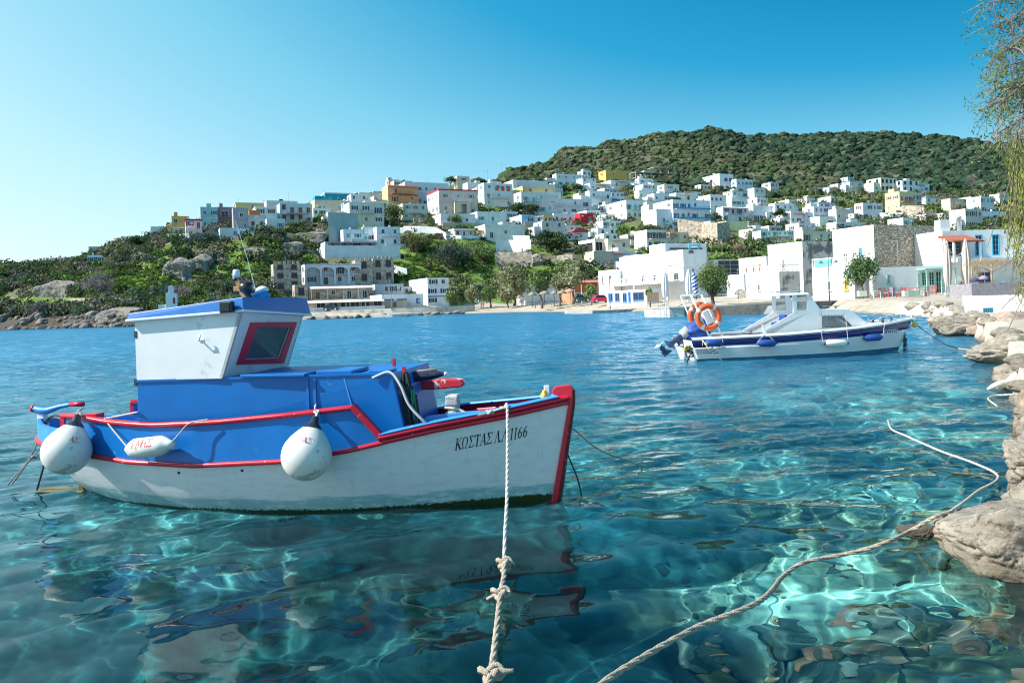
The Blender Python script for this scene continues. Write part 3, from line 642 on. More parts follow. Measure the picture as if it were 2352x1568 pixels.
rg = N.new('ShaderNodeMapRange'); rg.inputs[1].default_value = 26; rg.inputs[2].default_value = 110; rg.inputs[3].default_value = 0.0; rg.inputs[4].default_value = .24; L.new(sx.outputs['Y'], rg.inputs[0]); L.new(rg.outputs[0], g.inputs['Roughness'])
df = N.new('ShaderNodeBsdfDiffuse'); df.inputs[0].default_value = (.05, .27, .50, 1)
ms = N.new('ShaderNodeMixShader'); fd = N.new('ShaderNodeMapRange'); fd.inputs[1].default_value = 6; fd.inputs[2].default_value = 45; fd.inputs[3].default_value = 0.0; fd.inputs[4].default_value = .42
L.new(sx.outputs['Y'], fd.inputs[0]); L.new(fd.outputs[0], ms.inputs[0]); L.new(g.outputs[0], ms.inputs[1]); L.new(df.outputs[0], ms.inputs[2])
L.new(ms.outputs[0], out.inputs[0])
M['water'] = m
me = np_mesh('water', v, gridfaces(nx, ny)[:, ::-1], m)
WATER = tag(link('water', me), kind='structure'); WATER.cycles.is_caustics_caster = True
# =================================================================== VILLAGE BUILDERS
_mc = {}
def wallmat(c, kind='plaster'):
    k = (kind, c)
    if k not in _mc:
        if c == 'stone':
            _mc[k] = mat('rubble_stone', (.48, .41, .34), .9, .35, .9, .8, 2.5, col2=(.20, .16, .13), c2amt=.42, c2scale=1.6, spec=.1)
        else:
            _mc[k] = mat('plaster', c, .85, .07, .35, .15, 3.0, col2=tuple(x * .74 for x in c), c2amt=.36, c2scale=.5, spec=.2, sharp=.16)
    return _mc[k]
def flatmat(c, rough=.6):
    k = ('flat', c, rough)
    if k not in _mc: _mc[k] = mat('painted_wood', c, rough, .06, 3)
    return _mc[k]
M['house_glass'] = mat('dark_window', (.02, .035, .06), .22, .2, .6, spec=.35)
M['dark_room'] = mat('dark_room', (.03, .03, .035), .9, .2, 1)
M['panel'] = mat('solar_panel', (.02, .03, .06), .2, .1, 3)
M['metal'] = mat('galvanised_metal', (.5, .5, .52), .4, .1, 3, metal=.5)
M['concrete'] = mat('raw_concrete', (.38, .36, .33), .9, .2, .8, .3, 3, col2=(.24, .23, .21), c2amt=.4, c2scale=.5)
_wc = {}
def window_meshes(w, h, fc, arch, style):
    k = (round(w, 1), round(h, 1), fc, arch, style)
    if k in _wc: return _wc[k]
    w, h = k[0], k[1]; fm = flatmat(fc); t = .10
    def outline(w_, h_, z0=0.0):
        if not arch: return [(-w_ / 2, z0), (w_ / 2, z0), (w_ / 2, h_), (-w_ / 2, h_)]
        r = w_ / 2; return [(-r, z0), (r, z0)] + [(r * math.cos(a * math.pi / 8), h_ - r + r * math.sin(a * math.pi / 8)) for a in range(0, 9)]
    fr = MB(); o, i = outline(w + .06, h + .03, -.03), outline(w - t * 2, h - t, t)
    n = len(o)
    fr.add([(p[0], -.04, p[1]) for p in o] + [(p[0], -.04, p[1]) for p in i] + [(p[0], .12, p[1]) for p in i] + [(p[0], .12, p[1]) for p in o],
           [(a, (a + 1) % n, n + (a + 1) % n, n + a) for a in range(n)] + [(n + a, n + (a + 1) % n, 2 * n + (a + 1) % n, 2 * n + a) for a in range(n)] + [(3 * n + a, 3 * n + (a + 1) % n, (a + 1) % n, a) for a in range(n)])
    fr.box((0, .02, h / 2), (.07, .05, h - .1))
    if h < 1.8: fr.box((0, -.08, -.06), (w + .25, .2, .07))
    pa = MB(); pa.add([(p[0], .08, p[1]) for p in i], [tuple(range(n))])
    sh = MB(); sh.box((0, -.03, h / 2), (w * .46, .05, h * .98))
    for q in range(int(h / .25)): sh.box((0, -.062, .15 + q * .25), (w * .38, .02, .05))
    _wc[k] = (fr.mesh('window', fm), pa.mesh('pane', M['house_glass']), sh.mesh('shutter', fm)); return _wc[k]
def face(mb, O, ux, nrm, Wd, Ht, ops, mi=0, deep=.22):
    """rectangular wall with real openings: O corner, ux along, nrm outward; ops (x0, x1, z0, z1)"""
    xs = sorted({0, Wd} | {max(0, min(Wd, v)) for o in ops for v in o[:2]}); zs = sorted({0, Ht} | {max(0, min(Ht, v)) for o in ops for v in o[2:4]})
    O, ux, nrm = Vector(O), Vector(ux), Vector(nrm)
    def P_(x, z, d=0): return O + ux * x + Vector((0, 0, z)) - nrm * d
    for a in range(len(xs) - 1):
        for b in range(len(zs) - 1):
            cx, cz = (xs[a] + xs[a + 1]) / 2, (zs[b] + zs[b + 1]) / 2
            if any(o[0] < cx < o[1] and o[2] < cz < o[3] for o in ops): continue
            mb.add([P_(xs[a], zs[b]), P_(xs[a + 1], zs[b]), P_(xs[a + 1], zs[b + 1]), P_(xs[a], zs[b + 1])], [(0, 1, 2, 3)], mi)
    for x0, x1, z0, z1 in ops:
        for p, q in (((x0, z0), (x1, z0)), ((x1, z0), (x1, z1)), ((x1, z1), (x0, z1)), ((x0, z1), (x0, z0))):
            mb.add([P_(*p), P_(*q), P_(*q, deep), P_(*p, deep)], [(0, 1, 2, 3)], mi)
def railing(t, x0, x1, z, y, dep, colr, h=.95, ends=True):
    mb = MB(); n = max(3, int((x1 - x0) / .55)); r = .035
    mb.box(((x0 + x1) / 2, y - dep, z + h), (x1 - x0, .06, .06))
    for i in range(n + 1): mb.box((lerp(x0, x1, i / n), y - dep, z + h / 2), (.04, .04, h))
    if ends:
        for xx in (x0, x1): mb.box((xx, y - dep / 2, z + h), (.05, dep, .06)); mb.box((xx, y - dep / 2, z + h / 2), (.04, .04, h))
    return mb.build('railing', flatmat(colr), t, fix=False)
hr = random.Random(21); h3 = random.Random(5)
def house(r, sol=None):
    c, xl, xc, xr, yt, yb, ns, nf, nl, col, opt, label = r
    C, Wd, Dp, Ht = sol or solve_house(r)
    st = thing('house' if 'hotel' not in label else 'hotel_building', label, 'house' if 'hotel' not in label else 'hotel', C, PSI)
    fh = Ht / ns; below = 3.2; fc = opt.get('f', GRY)
    fr2 = opt.get('fr2', fc if sum(fc) > 1.3 else fc)
    ops_f, ops_l, wins = [], [], []
    def plan(n, width, lst, side):
        if n <= 0: return
        for s in range(ns):
            k = n if not (opt.get('low') and s == 0 and ns > 1) else max(1, n - 1)
            pitch = width / k
            for i in range(k):
                if n > 1 and hr.random() < .12 and not opt.get('arch'): continue
                door = (s in opt.get('b', []) and hr.random() < .6 and side == 'f') or (s == 0 and hr.random() < .18) or opt.get('big')
                ww = min(pitch * (.78 if opt.get('big') else .5), 2.6 if opt.get('big') else (1.15 if not door else 1.3)); hh = min(fh * .74, 2.15) if door else min(fh * .5, 1.45)
                if opt.get('arch'): ww = min(pitch * .5, 1.5); hh = min(fh * .62, 2.0)
                if opt.get('open'): ww = pitch * .8; hh = fh * .72
                xc_ = pitch * (i + .5) + (hr.uniform(-.1, .1) * pitch if not (opt.get('arch') or opt.get('hotel') or opt.get('porch')) else 0); z0 = s * fh + (.12 if door or opt.get('open') else fh * .32)
                o = (xc_ - ww / 2, xc_ + ww / 2, z0, z0 + hh); lst.append(o); wins.append((side, xc_, z0, ww, hh, door))
    plan(nf, Wd, ops_f, 'f'); plan(nl, Dp, ops_l, 'l')
    off = [(a, b, z0 + below, z1 + below) for a, b, z0, z1 in ops_f]; ofl = [(Dp - b, Dp - a, z0 + below, z1 + below) for a, b, z0, z1 in ops_l]
    mats = [wallmat(col), wallmat(opt.get('lf', col)), M['dark_room']]
    if opt.get('low'): mats.append(wallmat(opt['low']))
    mb = MB(); B = (0, 0, -below)
    face(mb, B, (1, 0, 0), (0, -1, 0), Wd, Ht + below, off, 0)
    face(mb, (0, Dp, -below), (0, -1, 0), (-1, 0, 0), Dp, Ht + below, ofl, 1)
    face(mb, (Wd, 0, -below), (0, 1, 0), (1, 0, 0), Dp, Ht + below, [], 0)
    face(mb, (Wd, Dp, -below), (-1, 0, 0), (0, 1, 0), Wd, Ht + below, [], 0)
    # roof sunk behind a parapet
    pt, ph = .25, .45
    if opt.get('vault'):
        mb.add([(0, 0, Ht), (Wd, 0, Ht), (Wd, Dp, Ht), (0, Dp, Ht)], [(0, 1, 2, 3)], 0)
    else:
        o4 = [(0, 0), (Wd, 0), (Wd, Dp), (0, Dp)]; i4 = [(pt, pt), (Wd - pt, pt), (Wd - pt, Dp - pt), (pt, Dp - pt)]
        mb.add([(*p, Ht) for p in o4] + [(*p, Ht) for p in i4] + [(*p, Ht - ph) for p in i4], [(a, (a + 1) % 4, 4 + (a + 1) % 4, 4 + a) for a in range(4)] + [(4 + a, 4 + (a + 1) % 4, 8 + (a + 1) % 4, 8 + a) for a in range(4)] + [(8, 9, 10, 11)], 0)
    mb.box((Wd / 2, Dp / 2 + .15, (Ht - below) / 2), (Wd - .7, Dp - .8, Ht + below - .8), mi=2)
    wl = mb.build('wall', mats[:3], st, fix=False)
    if opt.get('low') and ns > 1 or opt.get('low'):
        z = fh * .95 if ns > 1 else Ht * .45
        q = MB(); face(q, (-.02, -.05, -below), (1, 0, 0), (0, -1, 0), Wd + .04, below + z, [(a + .02, b + .02, z0, min(z1, below + z)) for a, b, z0, z1 in off if z0 < below + z], 0, .05); q.box((Wd / 2, -.01, z - .03), (Wd, .12, .06)); q.build('lower_wall', mats[3], st, fix=False)
    if opt.get('mid'): q = MB(); q.box((Wd / 2, -.02, fh + .1), (Wd + .1, .12, .16)); q.build('string_course', wallmat((.62, .66, .62)), st)
    if opt.get('band'):
        q = MB(); q.box((Wd / 2, -.10, Ht - .28), (Wd + .24, .2, .5)); q.box((-.10, Dp / 2, Ht - .28), (.2, Dp, .5)); q.build('cornice', wallmat(opt['band']), st)
    if opt.get('vault'):
        q = MB(); q.prism([(Wd * (1 - math.cos(a * math.pi / 10)) / 2, Ht - .1 + Wd * .16 * math.sin(a * math.pi / 10) * 1.6) for a in range(11)], -.15, Dp); q.build('roof', wallmat(opt['vault']), st)
    # windows, doors and shutters: parts with a glass sub-part
    fmod = fr2 if opt.get('fr2') else fc
    for side, xc_, z0, ww, hh, door in wins:
        fr_, pa_, sh_ = window_meshes(ww, hh, (.74, .75, .76) if (fmod == fc and sum(fc) < 1.1 and not opt.get('arch')) else fmod, bool(opt.get('arch')), 0)
        w = link('door' if door and not opt.get('big') else 'window', fr_, st)
        if side == 'f': w.location = (xc_, .0, z0)
        else: w.location = (0, xc_, z0); w.rotation_euler = (0, 0, -math.pi / 2)
        if not opt.get('open'): link('pane', pa_, w)
        if not opt.get('big') and not opt.get('open') and not opt.get('arch') and sum(fc) < 1.2:
            _, _, sh2 = window_meshes(ww, hh, fc, False, 1)
            if hr.random() < .75:
                op = hr.random() < .6
                for s_ in (-1, 1):
                    s2 = link('shutter', sh2, w, ((s_ * ww * (.76 if op else .25)), -.02 if op else .02, 0))
    for s in opt.get('b', []):
        x0, x1 = (Wd * .04, Wd * .96) if opt.get('hotel') or opt.get('balc') or s == 0 else (Wd * hr.uniform(.05, .2), Wd * hr.uniform(.7, .97))
        q = MB(); q.box(((x0 + x1) / 2, -.58, s * fh + .02), (x1 - x0, 1.2, .14)); q.build('balcony', wallmat(col if col != 'stone' else WHT), st)
        railing(st, x0, x1, s * fh + .1, 0, 1.12, opt.get('balc', fc if sum(fc) < 1.5 else WHT))
        if opt.get('balc'):
            q = MB(); q.box(((x0 + x1) / 2, -1.15, s * fh + .35), (x1 - x0, .05, .5)); q.build('balcony_panel', wallmat(opt['balc']), st)
    if opt.get('hotel'):
        q = MB()
        for i in range(4):
            x = Wd * i / 4
            q.box((x + .25 * (i > 0) + .1, -.75, Ht * .5), (.5, 1.5, Ht))
            for k in range(9):
                a0, a1 = math.pi * k / 9, math.pi * (k + 1) / 9; cx = x + Wd / 8; rx = Wd / 8
                q.hexa([(cx - rx * math.cos(a0), -1.45, Ht - 1.9 + 1.0 * math.sin(a0)), (cx - rx * math.cos(a1), -1.45, Ht - 1.9 + 1.0 * math.sin(a1)), (cx - rx * math.cos(a1), -1.2, Ht - 1.9 + 1.0 * math.sin(a1)), (cx - rx * math.cos(a0), -1.2, Ht - 1.9 + 1.0 * math.sin(a0)),
                        (cx - rx * math.cos(a0), -1.45, Ht - .4), (cx - rx * math.cos(a1), -1.45, Ht - .4), (cx - rx * math.cos(a1), -1.2, Ht - .4), (cx - rx * math.cos(a0), -1.2, Ht - .4)])
        q.box((Wd / 2, -.7, Ht - .15), (Wd + .3, 1.6, .3)); q.build('arcade', wallmat(col), st, fix=False)
    if opt.get('awn'):
        q = MB(); zt = (ns - .08) * fh if not opt.get('big') else fh * .96; dp = min(2.4, fh * .9)
        for s in (range(1, ns) if ns > 2 else [ns - 1]):
            zt = (s + .93) * fh; q.hexa([(.1, -dp, zt - .55), (Wd - .1, -dp, zt - .55), (Wd - .1, 0, zt), (.1, 0, zt), (.1, -dp, zt - .47), (Wd - .1, -dp, zt - .47), (Wd - .1, 0, zt + .1), (.1, 0, zt + .1)])
        q.build('awning', flatmat(opt['awn'], .8), st)
        if ns == 1:
            for k in range(5):
                q = MB(); q.box((lerp(.3, Wd - .3, k / 4), -dp + .1, (fh * .93 - .55) / 2), (.09, .09, fh * .93 - .55)); q.build('awning_post', flatmat(WHT), st)
    if opt.get('cren'):
        n = max(3, int(Wd / 1.1))
        for k in range(n):
            q = MB(); q.box(((k + .5) * Wd / n, .2, Ht + .3), (Wd / n * .55, .4, .62)); q.build('battlement', wallmat('stone'), st)
    if opt.get('redarch'):
        for k in range(3):
            q = MB(); cx = Wd * (.45 + .2 * k); q.prism([(cx - .8, 2 * fh + .1), (cx + .8, 2 * fh + .1)] + [(cx + .8 * math.cos(a * math.pi / 8), 2 * fh + 1.5 + .8 * math.sin(a * math.pi / 8)) for a in range(9)], -.05, .1); q.build('red_arch', flatmat((.66, .07, .03)), st)
    if opt.get('porch'):
        q = MB(); x0, x1 = Wd * .35, Wd * .78; z1 = fh * .95
        face(q, (x0, -2.2, -below), (1, 0, 0), (0, -1, 0), x1 - x0, z1 + below, [((x1 - x0) * .4, (x1 - x0) * .72, below, below + z1 * .8)], 0, 1.0); q.box(((x0 + x1) / 2, -1.1, z1 - .1), (x1 - x0, 2.2, .2)); q.box((x0 + .15, -1.1, z1 / 2), (.3, 2.2, z1)); q.box((x1 - .15, -1.1, z1 / 2), (.3, 2.2, z1))
        q.build('porch', wallmat((.74, .60, .48)), st, fix=False)
        railing(st, x0, x1, z1, 0, 2.1, WHT)
    if opt.get('scal'):
        q = MB()
        for k in range(9): q.prism([(Wd * k / 9 + Wd / 18 + Wd / 18 * math.cos(a * math.pi / 6), fh * .92 + .35 * math.sin(a * math.pi / 6)) for a in range(7)], -.06, .02)
        q.box((Wd / 2, -.03, fh * 1.4), (Wd, .06, .08)); q.build('scalloped_trim', flatmat((.08, .12, .25)), st)
    if opt.get('quoin'):
        for s_ in (0, Wd):
            q = MB()
            for k in range(int(Ht / .6)): q.box((s_, -.03, .3 + k * .6), (.5 if k % 2 else .3, .08, .3))
            q.build('corner_stones', flatmat((.06, .06, .08)), st)
    if opt.get('top'):
        a, b, h2, tc_ = opt['top']; q = MB(); q.box((Wd * (a + b) / 2, Dp * .5, Ht + h2 / 2 - .2), (Wd * (b - a), Dp * .6, h2 + .4)); q.build('roof_hut', wallmat(tc_), st)
    if opt.get('tank'):
        tx = Wd * opt.get('tankpos', hr.uniform(.2, .8)); tz = Ht
        q = MB(); R = Matrix.Rotation(math.pi / 2, 3, 'Y'); q.lathe([(0, -.65), (.28, -.65), (.28, .65), (0, .65)], 10, (tx, Dp * .4, tz + .75), R); hh_ = q.build('water_heater', M['metal'] if not opt.get('tankpos') else flatmat((.02, .02, .02)), st)
        q = MB(); q.box((tx, Dp * .4 - .7, tz + .35), (1.5, 1.4, .06), rot=Matrix.Rotation(.6, 3, 'X')); q.build('collector', M['panel'], st)
    # lower wing, roof room, terrace in front, air conditioner: the odds and ends that every house here has
    if col != 'stone' and nf > 0 and not opt.get('open') and not opt.get('hotel') and not opt.get('porch') and not opt.get('scal') and Wd > 4:
        if h3.random() < .55:
            s_ = h3.choice((0, 1)); w2 = Wd * h3.uniform(.25, .45); hh2 = Ht * h3.uniform(.35, .7) if ns > 1 else Ht * h3.uniform(.5, .8); q = MB(); q.box(((-w2 / 2 + .02) if s_ == 0 else Wd + w2 / 2 - .02, Dp * .45, (hh2 - below) / 2), (w2, Dp * .7, hh2 + below)); q.build('side_wing', wallmat(col), st)
            q = MB(); q.box(((-w2 / 2) if s_ == 0 else Wd + w2 / 2, Dp * .1 - .02, hh2 * .45), (.8, .1, 1.1)); q.build('window', flatmat(fc), st)
        if h3.random() < .22 and not opt.get('top') and ns < 3:
            w2 = Wd * h3.uniform(.2, .4); q = MB(); q.box((h3.choice((.25, .5, .72)) * Wd, Dp * .6, Ht + .6), (w2, Dp * .4, 1.7)); q.build('roof_room', wallmat(tuple(x_ * h3.uniform(.93, 1.02) for x_ in col)), st)
        if h3.random() < .5:
            d2 = h3.uniform(1.4, 2.4); x0, x1 = (0, Wd) if h3.random() < .6 else (Wd * .3, Wd * 1.15); q = MB(); q.box(((x0 + x1) / 2, -d2, (.75 - below) / 2), (x1 - x0, .3, .75 + below)); q.box(((x0 + x1) / 2, -d2 / 2, -.2), (x1 - x0, d2, .3)); q.build('terrace_wall', wallmat(h3.choice([WHT, (.70, .70, .70), (.50, .44, .37)])), st)
        if h3.random() < .3:
            q = MB(); q.box((Wd * h3.uniform(.1, .9), -.2, Ht * h3.uniform(.5, .85)), (.8, .35, .55)); q.build('air_conditioner', flatmat((.7, .7, .7)), st)
        if h3.random() < .25:
            q = MB(); q.box((Wd * h3.uniform(.3, .7), -.03, Ht / 2), (.09, .09, Ht)); q.build('down_pipe', flatmat((.5, .5, .5)), st)
        if h3.random() < .22 and not opt.get('awn') and not opt.get('band'):
            aw = MB(); xa_ = Wd * h3.uniform(.05, .35); wa_ = Wd * .5; za_ = fh * .86; aw.hexa([(xa_, -1.9, za_ - .3), (xa_ + wa_, -1.9, za_ - .3), (xa_ + wa_, 0, za_), (xa_, 0, za_), (xa_, -1.9, za_ - .22), (xa_ + wa_, -1.9, za_ - .22), (xa_ + wa_, 0, za_ + .08), (xa_, 0, za_ + .08)]); aw.build('awning', flatmat(h3.choice([(.55, .48, .38), (.62, .60, .56), (.30, .12, .08), (.12, .22, .40)]), .8), st)
    # aerial, chimney
    if hr.random() < .3:
        q = MB(); ax_ = hr.uniform(.1, .9) * Wd; q.box((ax_, Dp * .5, Ht + 1.0), (.05, .05, 2.2))
        for k in range(3): q.box((ax_, Dp * .5, Ht + 1.5 + .25 * k), (.9 - .2 * k, .03, .03))
        q.build('aerial', M['metal'], st, fix=False)
    if hr.random() < .3:
        q = MB(); q.box((hr.uniform(.15, .85) * Wd, Dp * .6, Ht + .4), (.5, .5, 1.0)); q.build('chimney', wallmat(WHT), st)
    return st
for r_, s_ in zip(H_, SOLVED): house(r_, s_)
# =================================================================== BUILDINGS ROUND THE BEACH
M['rubble'] = None
def rubble_mat():
    m = mat('dry_stone', (.40, .33, .25), .9, .25, 1.2, 0, spec=.1); N = m.node_tree.nodes; L = m.node_tree.links; b = N['Principled BSDF']
    tc = N['Texture Coordinate']; mp = N.new('ShaderNodeMapping'); mp.inputs['Scale'].default_value = (1, 1, 1.8); L.new(tc.outputs['Object'], mp.inputs[0])
    v = N.new('ShaderNodeTexVoronoi'); v.feature = 'DISTANCE_TO_EDGE'; v.inputs['Scale'].default_value = 2.6; v.inputs['Randomness'].default_value = 1; L.new(mp.outputs[0], v.inputs['Vector'])
    v2 = N.new('ShaderNodeTexVoronoi'); v2.inputs['Scale'].default_value = 2.6; L.new(mp.outputs[0], v2.inputs['Vector'])
    r = N.new('ShaderNodeMapRange'); r.inputs[1].default_value = .0; r.inputs[2].default_value = .09; L.new(v.outputs['Distance'], r.inputs[0])
    hs = N.new('ShaderNodeSeparateColor'); L.new(v2.outputs['Color'], hs.inputs[0])
    ra = N.new('ShaderNodeValToRGB'); L.new(hs.outputs[0], ra.inputs[0]); e = ra.color_ramp.elements; e[0].color = (.38, .31, .23, 1); e[1].color = (.66, .58, .47, 1); e[0].position = 0; e[1].position = 1
    mx = N.new('ShaderNodeMix'); mx.data_type = 'RGBA'; L.new(r.outputs[0], mx.inputs[0]); mx.inputs[6].default_value = (.30, .25, .20, 1); L.new(ra.outputs[0], mx.inputs[7]); L.new(mx.outputs[2], b.inputs['Base Color'])
    bp = N.new('ShaderNodeBump'); bp.inputs['Strength'].default_value = 1; bp.inputs['Distance'].default_value = .12; L.new(r.outputs[0], bp.inputs['Height']); L.new(bp.outputs[0], b.inputs['Normal']); return m
M['rubble'] = rubble_mat(); _mc[('plaster', 'rubble')] = M['rubble']
STAIN = 'stained'; _mc[('plaster', STAIN)] = mat('stained_plaster', (.66, .65, .64), .9, .12, .5, .3, 4, col2=(.20, .19, .19), c2amt=.47, c2scale=.42, sharp=.04)
ns_ = 0
def block(c, xl, xc, xr, yt, yb, y0, psi, front, left, label, ops_f=(), ops_l=(), below=1.5, name='house', cat='house', fcol=GRY, par=.35):
    """near building; ops as fractions (x0, x1, z0, z1, frame colour)"""
    global PSI
    keep = PSI; PSI = math.radians(psi); C, Wd, Dp, Ht = solve_house((c, xl, xc, xr, yt, yb, 1, 0, 0, None, dict(y=y0), label)); 
    t = thing(name, label, cat, C, PSI); rz = PSI; PSI = keep
    f_ = [(o[0] * Wd, o[1] * Wd, o[2] * Ht + below, o[3] * Ht + below) for o in ops_f]; l_ = [(Dp * o[0], Dp * o[1], o[2] * Ht + below, o[3] * Ht + below) for o in ops_l]
    mb = MB(); face(mb, (0, 0, -below), (1, 0, 0), (0, -1, 0), Wd, Ht + below, f_, 0); face(mb, (0, Dp, -below), (0, -1, 0), (-1, 0, 0), Dp, Ht + below, l_, 1)
    face(mb, (Wd, 0, -below), (0, 1, 0), (1, 0, 0), Dp, Ht + below, [], 0); face(mb, (Wd, Dp, -below), (-1, 0, 0), (0, 1, 0), Wd, Ht + below, [], 0)
    o4 = [(0, 0), (Wd, 0), (Wd, Dp), (0, Dp)]; pt = .3; i4 = [(pt, pt), (Wd - pt, pt), (Wd - pt, Dp - pt), (pt, Dp - pt)]
    mb.add([(*p, Ht) for p in o4] + [(*p, Ht) for p in i4] + [(*p, Ht - par) for p in i4], [(a, (a + 1) % 4, 4 + (a + 1) % 4, 4 + a) for a in range(4)] + [(4 + a, 4 + (a + 1) % 4, 8 + (a + 1) % 4, 8 + a) for a in range(4)] + [(8, 9, 10, 11)], 1)
    mb.box((Wd / 2, Dp / 2, (Ht - below) / 2), (Wd - .7, Dp - .7, Ht + below - .9), mi=2)
    mb.build('wall', [wallmat(front), wallmat(left), M['dark_room']], t, fix=False)
    for lst, side in ((ops_f, 'f'), (ops_l, 'l')):
        for o in lst:
            fc = o[4] if len(o) > 4 else fcol; L_ = Wd if side == 'f' else Dp; w, h = (o[1] - o[0]) * L_, (o[3] - o[2]) * Ht
            fr_, pa_, sh_ = window_meshes(w, h, fc, False, 2); ww = link('door' if o[2] < .03 else 'window', fr_, t)
            if side == 'f': ww.location = ((o[0] + o[1]) / 2 * Wd, 0, o[2] * Ht)
            else: ww.location = (0, Dp * (1 - (o[0] + o[1]) / 2), o[2] * Ht); ww.rotation_euler = (0, 0, -math.pi / 2)
            link('pane', pa_, ww)
            if h > 1.0:
                q = MB()
                for k in range(1, 4): q.box((0, .05, h * k / 4), (w - .2, .04, .04))
                q.build('glazing_bars', flatmat(fc), ww)
            if len(o) > 5:
                for s_ in (-1, 1): link('shutter', sh_, ww, (s_ * w * .76, -.03, 0))
    return t, Wd, Dp, Ht
def balustrade(t, p0, p1, h=.95, mt=None, step=.28):
    p0, p1 = Vector(p0), Vector(p1); L_ = (p1 - p0).length; n = max(2, int(L_ / step)); d = (p1 - p0) / L_; rz = math.atan2(d.y, d.x); mt = mt or wallmat(WHT)
    q = MB(); q.box((p0 + p1) / 2 + Vector((0, 0, h)), (L_, .2, .1), rz); q.box((p0 + p1) / 2 + Vector((0, 0, .05)), (L_, .2, .1), rz); q.build('handrail', mt, t)
    me = MB(); me.lathe([(.05, .1), (.08, .25), (.035, .45), (.05, h - .1)], 6); bm_ = me.mesh('baluster', mt)
    for i in range(n + 1): link('baluster', bm_, t, lerp(p0, p1, i / n))
BW = (.10, .25, .55); ORS = (.62, .26, .08); GRN = (.30, .52, .42)
t, Wd, Dp, Ht = block(7, 305, 955, 1180, 862, 1385, 124, 25, WHT, WHT, 'big white taverna building with a first floor pergola terrace, behind the pier',
    [(.25, .45, .93, .985)], [(.08, .13, .42, .55), (.36, .42, .42, .56), (.55, .60, .42, .56), (.72, .78, .42, .56), (.86, .93, .42, .56)], fcol=GRY)
z1 = Ht * .40
q = MB(); q.box((-1.6, Dp / 2, z1 - .15), (3.2, Dp, .3)); q.build('terrace', wallmat(WHT), t)
balustrade(t, (-3.15, 0, z1), (-3.15, Dp, z1), .9, step=.5)
for k in range(8):
    q = MB(); q.box((-3.0, Dp * (k + .3) / 8, z1 + 1.25), (.12, .12, 2.5)); q.build('pergola_post', flatmat(WHT), t)
for k in range(34):
    q = MB() if k else q
    if k == 0: qq = MB(); qq.box((-1.6, .2, 0), (3.4, .08, .14)); rm = qq.mesh('rafter', flatmat(WHT))
    link('rafter', rm, t, (0, Dp * k / 34, z1 + 2.6))
q = MB(); q.box((-3.0, Dp / 2, z1 + 2.5), (.12, Dp, .16)); q.build('pergola_beam', flatmat(WHT), t)
for k in range(2): q = MB(); q.box((-1.6, .05, z1 / 2 + k), (3.2, .1, .1)) if 0 else q.box((-3.1, Dp * (.02 + .5 * k), z1 / 2), (.3, .3, z1)); q.build('pillar', wallmat(WHT), t)
block(7, 600, 760, 1175, 800, 880, 138, 25, WHT, WHT, 'white penthouse storey on the big taverna building', [(.1, .9, .2, .5)], [])
tg, Wg, Dg, Hg = block(7, 172, 575, 700, 1262, 1388, 119, 25, WHT, WHT, 'low glazed white dining room with blue window frames at the beach', [], [(.04, .16, .1, .8, BW), (.22, .34, .1, .8, BW), (.42, .52, .03, .8, BW), (.56, .62, 0, .85, BW), (.68, .94, .1, .8, BW)], fcol=BW)
block(7, 88, 262, 312, 1062, 1262, 140, 25, WHT, WHT, 'white annex left of the big taverna building', [], [(.2, .3, .35, .7), (.65, .75, .35, .7)])
block(7, 1190, 1270, 1570, 965, 1365, 142, 25, (.76, .72, .66), WHT, 'cream and white block behind the pier tree', [(.1, .9, .55, .98, (.74, .70, .62))], [])
block(7, 1420, 1560, 1800, 1110, 1362, 118, 25, (.72, .74, .80), WHT, 'small white house with dark red door beside the street lamp', [(.06, .2, 0, .5, (.25, .08, .08))], [])
block(7, 1505, 1790, 1900, 928, 1330, 132, 25, WHT, WHT, 'white house with three orange shutters above the balustrade', [], [(.22, .32, .56, .74, ORS), (.52, .61, .60, .78, ORS), (.72, .81, .62, .80, ORS)], fcol=ORS)
t, Wc, Dc, Hc = block(7, 1572, 1915, 2120, 1090, 1378, 99, 25, STAIN, WHT, 'white building with a balustraded terrace and stained plaster front', [], [(.36, .44, .38, .62)])
balustrade(t, (.1, 0.1, Hc), (.1, Dc, Hc), .95); balustrade(t, (.1, .1, Hc), (Wc, .1, Hc), .95)
block(8, -95, 245, 640, 740, 1235, 104, 25, STAIN, WHT, 'tall white house with blotched grey plaster on its street front', [], [(.42, .50, .50, .68)])
t, We, De, He = block(8, 527, 934, 1545, 582, 1268, 88, 25, 'rubble', WHT, 'tall white house with a wide bare stone end wall', [], [(.25, .37, .50, .64, (.62, .60, .58)), (.64, .73, .56, .70, (.22, .42, .66))])
q = MB(); q.box((We * .32, -.2, He * .62), (.10, .1, He * .3)); q.box((We * .26, -.2, He * .77), (We * .12, .1, .08)); q.build('drain_pipe', flatmat((.62, .58, .52)), t)
t, W2, D2, H2 = block(8, 327, 735, 942, 962, 1272, 81, 25, STAIN, WHT, 'white lower house with roof terrace behind the street lamp', [], [(.36, .46, .22, .52, (.74, .72, .66)), (.77, .86, .22, .52, (.62, .45, .10))])
balustrade(t, (.1, 0.1, H2), (.1, D2, H2), .9); q = MB(); q.box((-.02, D2 * .72, H2 + .42), (.04, 2.2, .85)); q.build('towel', flatmat((.15, .52, .48)), t)
TG = (.36, .58, .50); DKG = (.03, .09, .12)
t, Wf, Df, Hf = block(8, 925, 948, 1640, 992, 1258, 80, 6, WHT, WHT, 'low white cafe with pale green door frames below the stone wall', [(.14, .19, .40, .72, TG), (.56, .59, .28, .75, TG), (.61, .69, .28, .78, TG), (.71, .79, .28, .78, TG), (.80, .90, 0, .80, TG), (.92, .98, .3, .78, TG)], [])
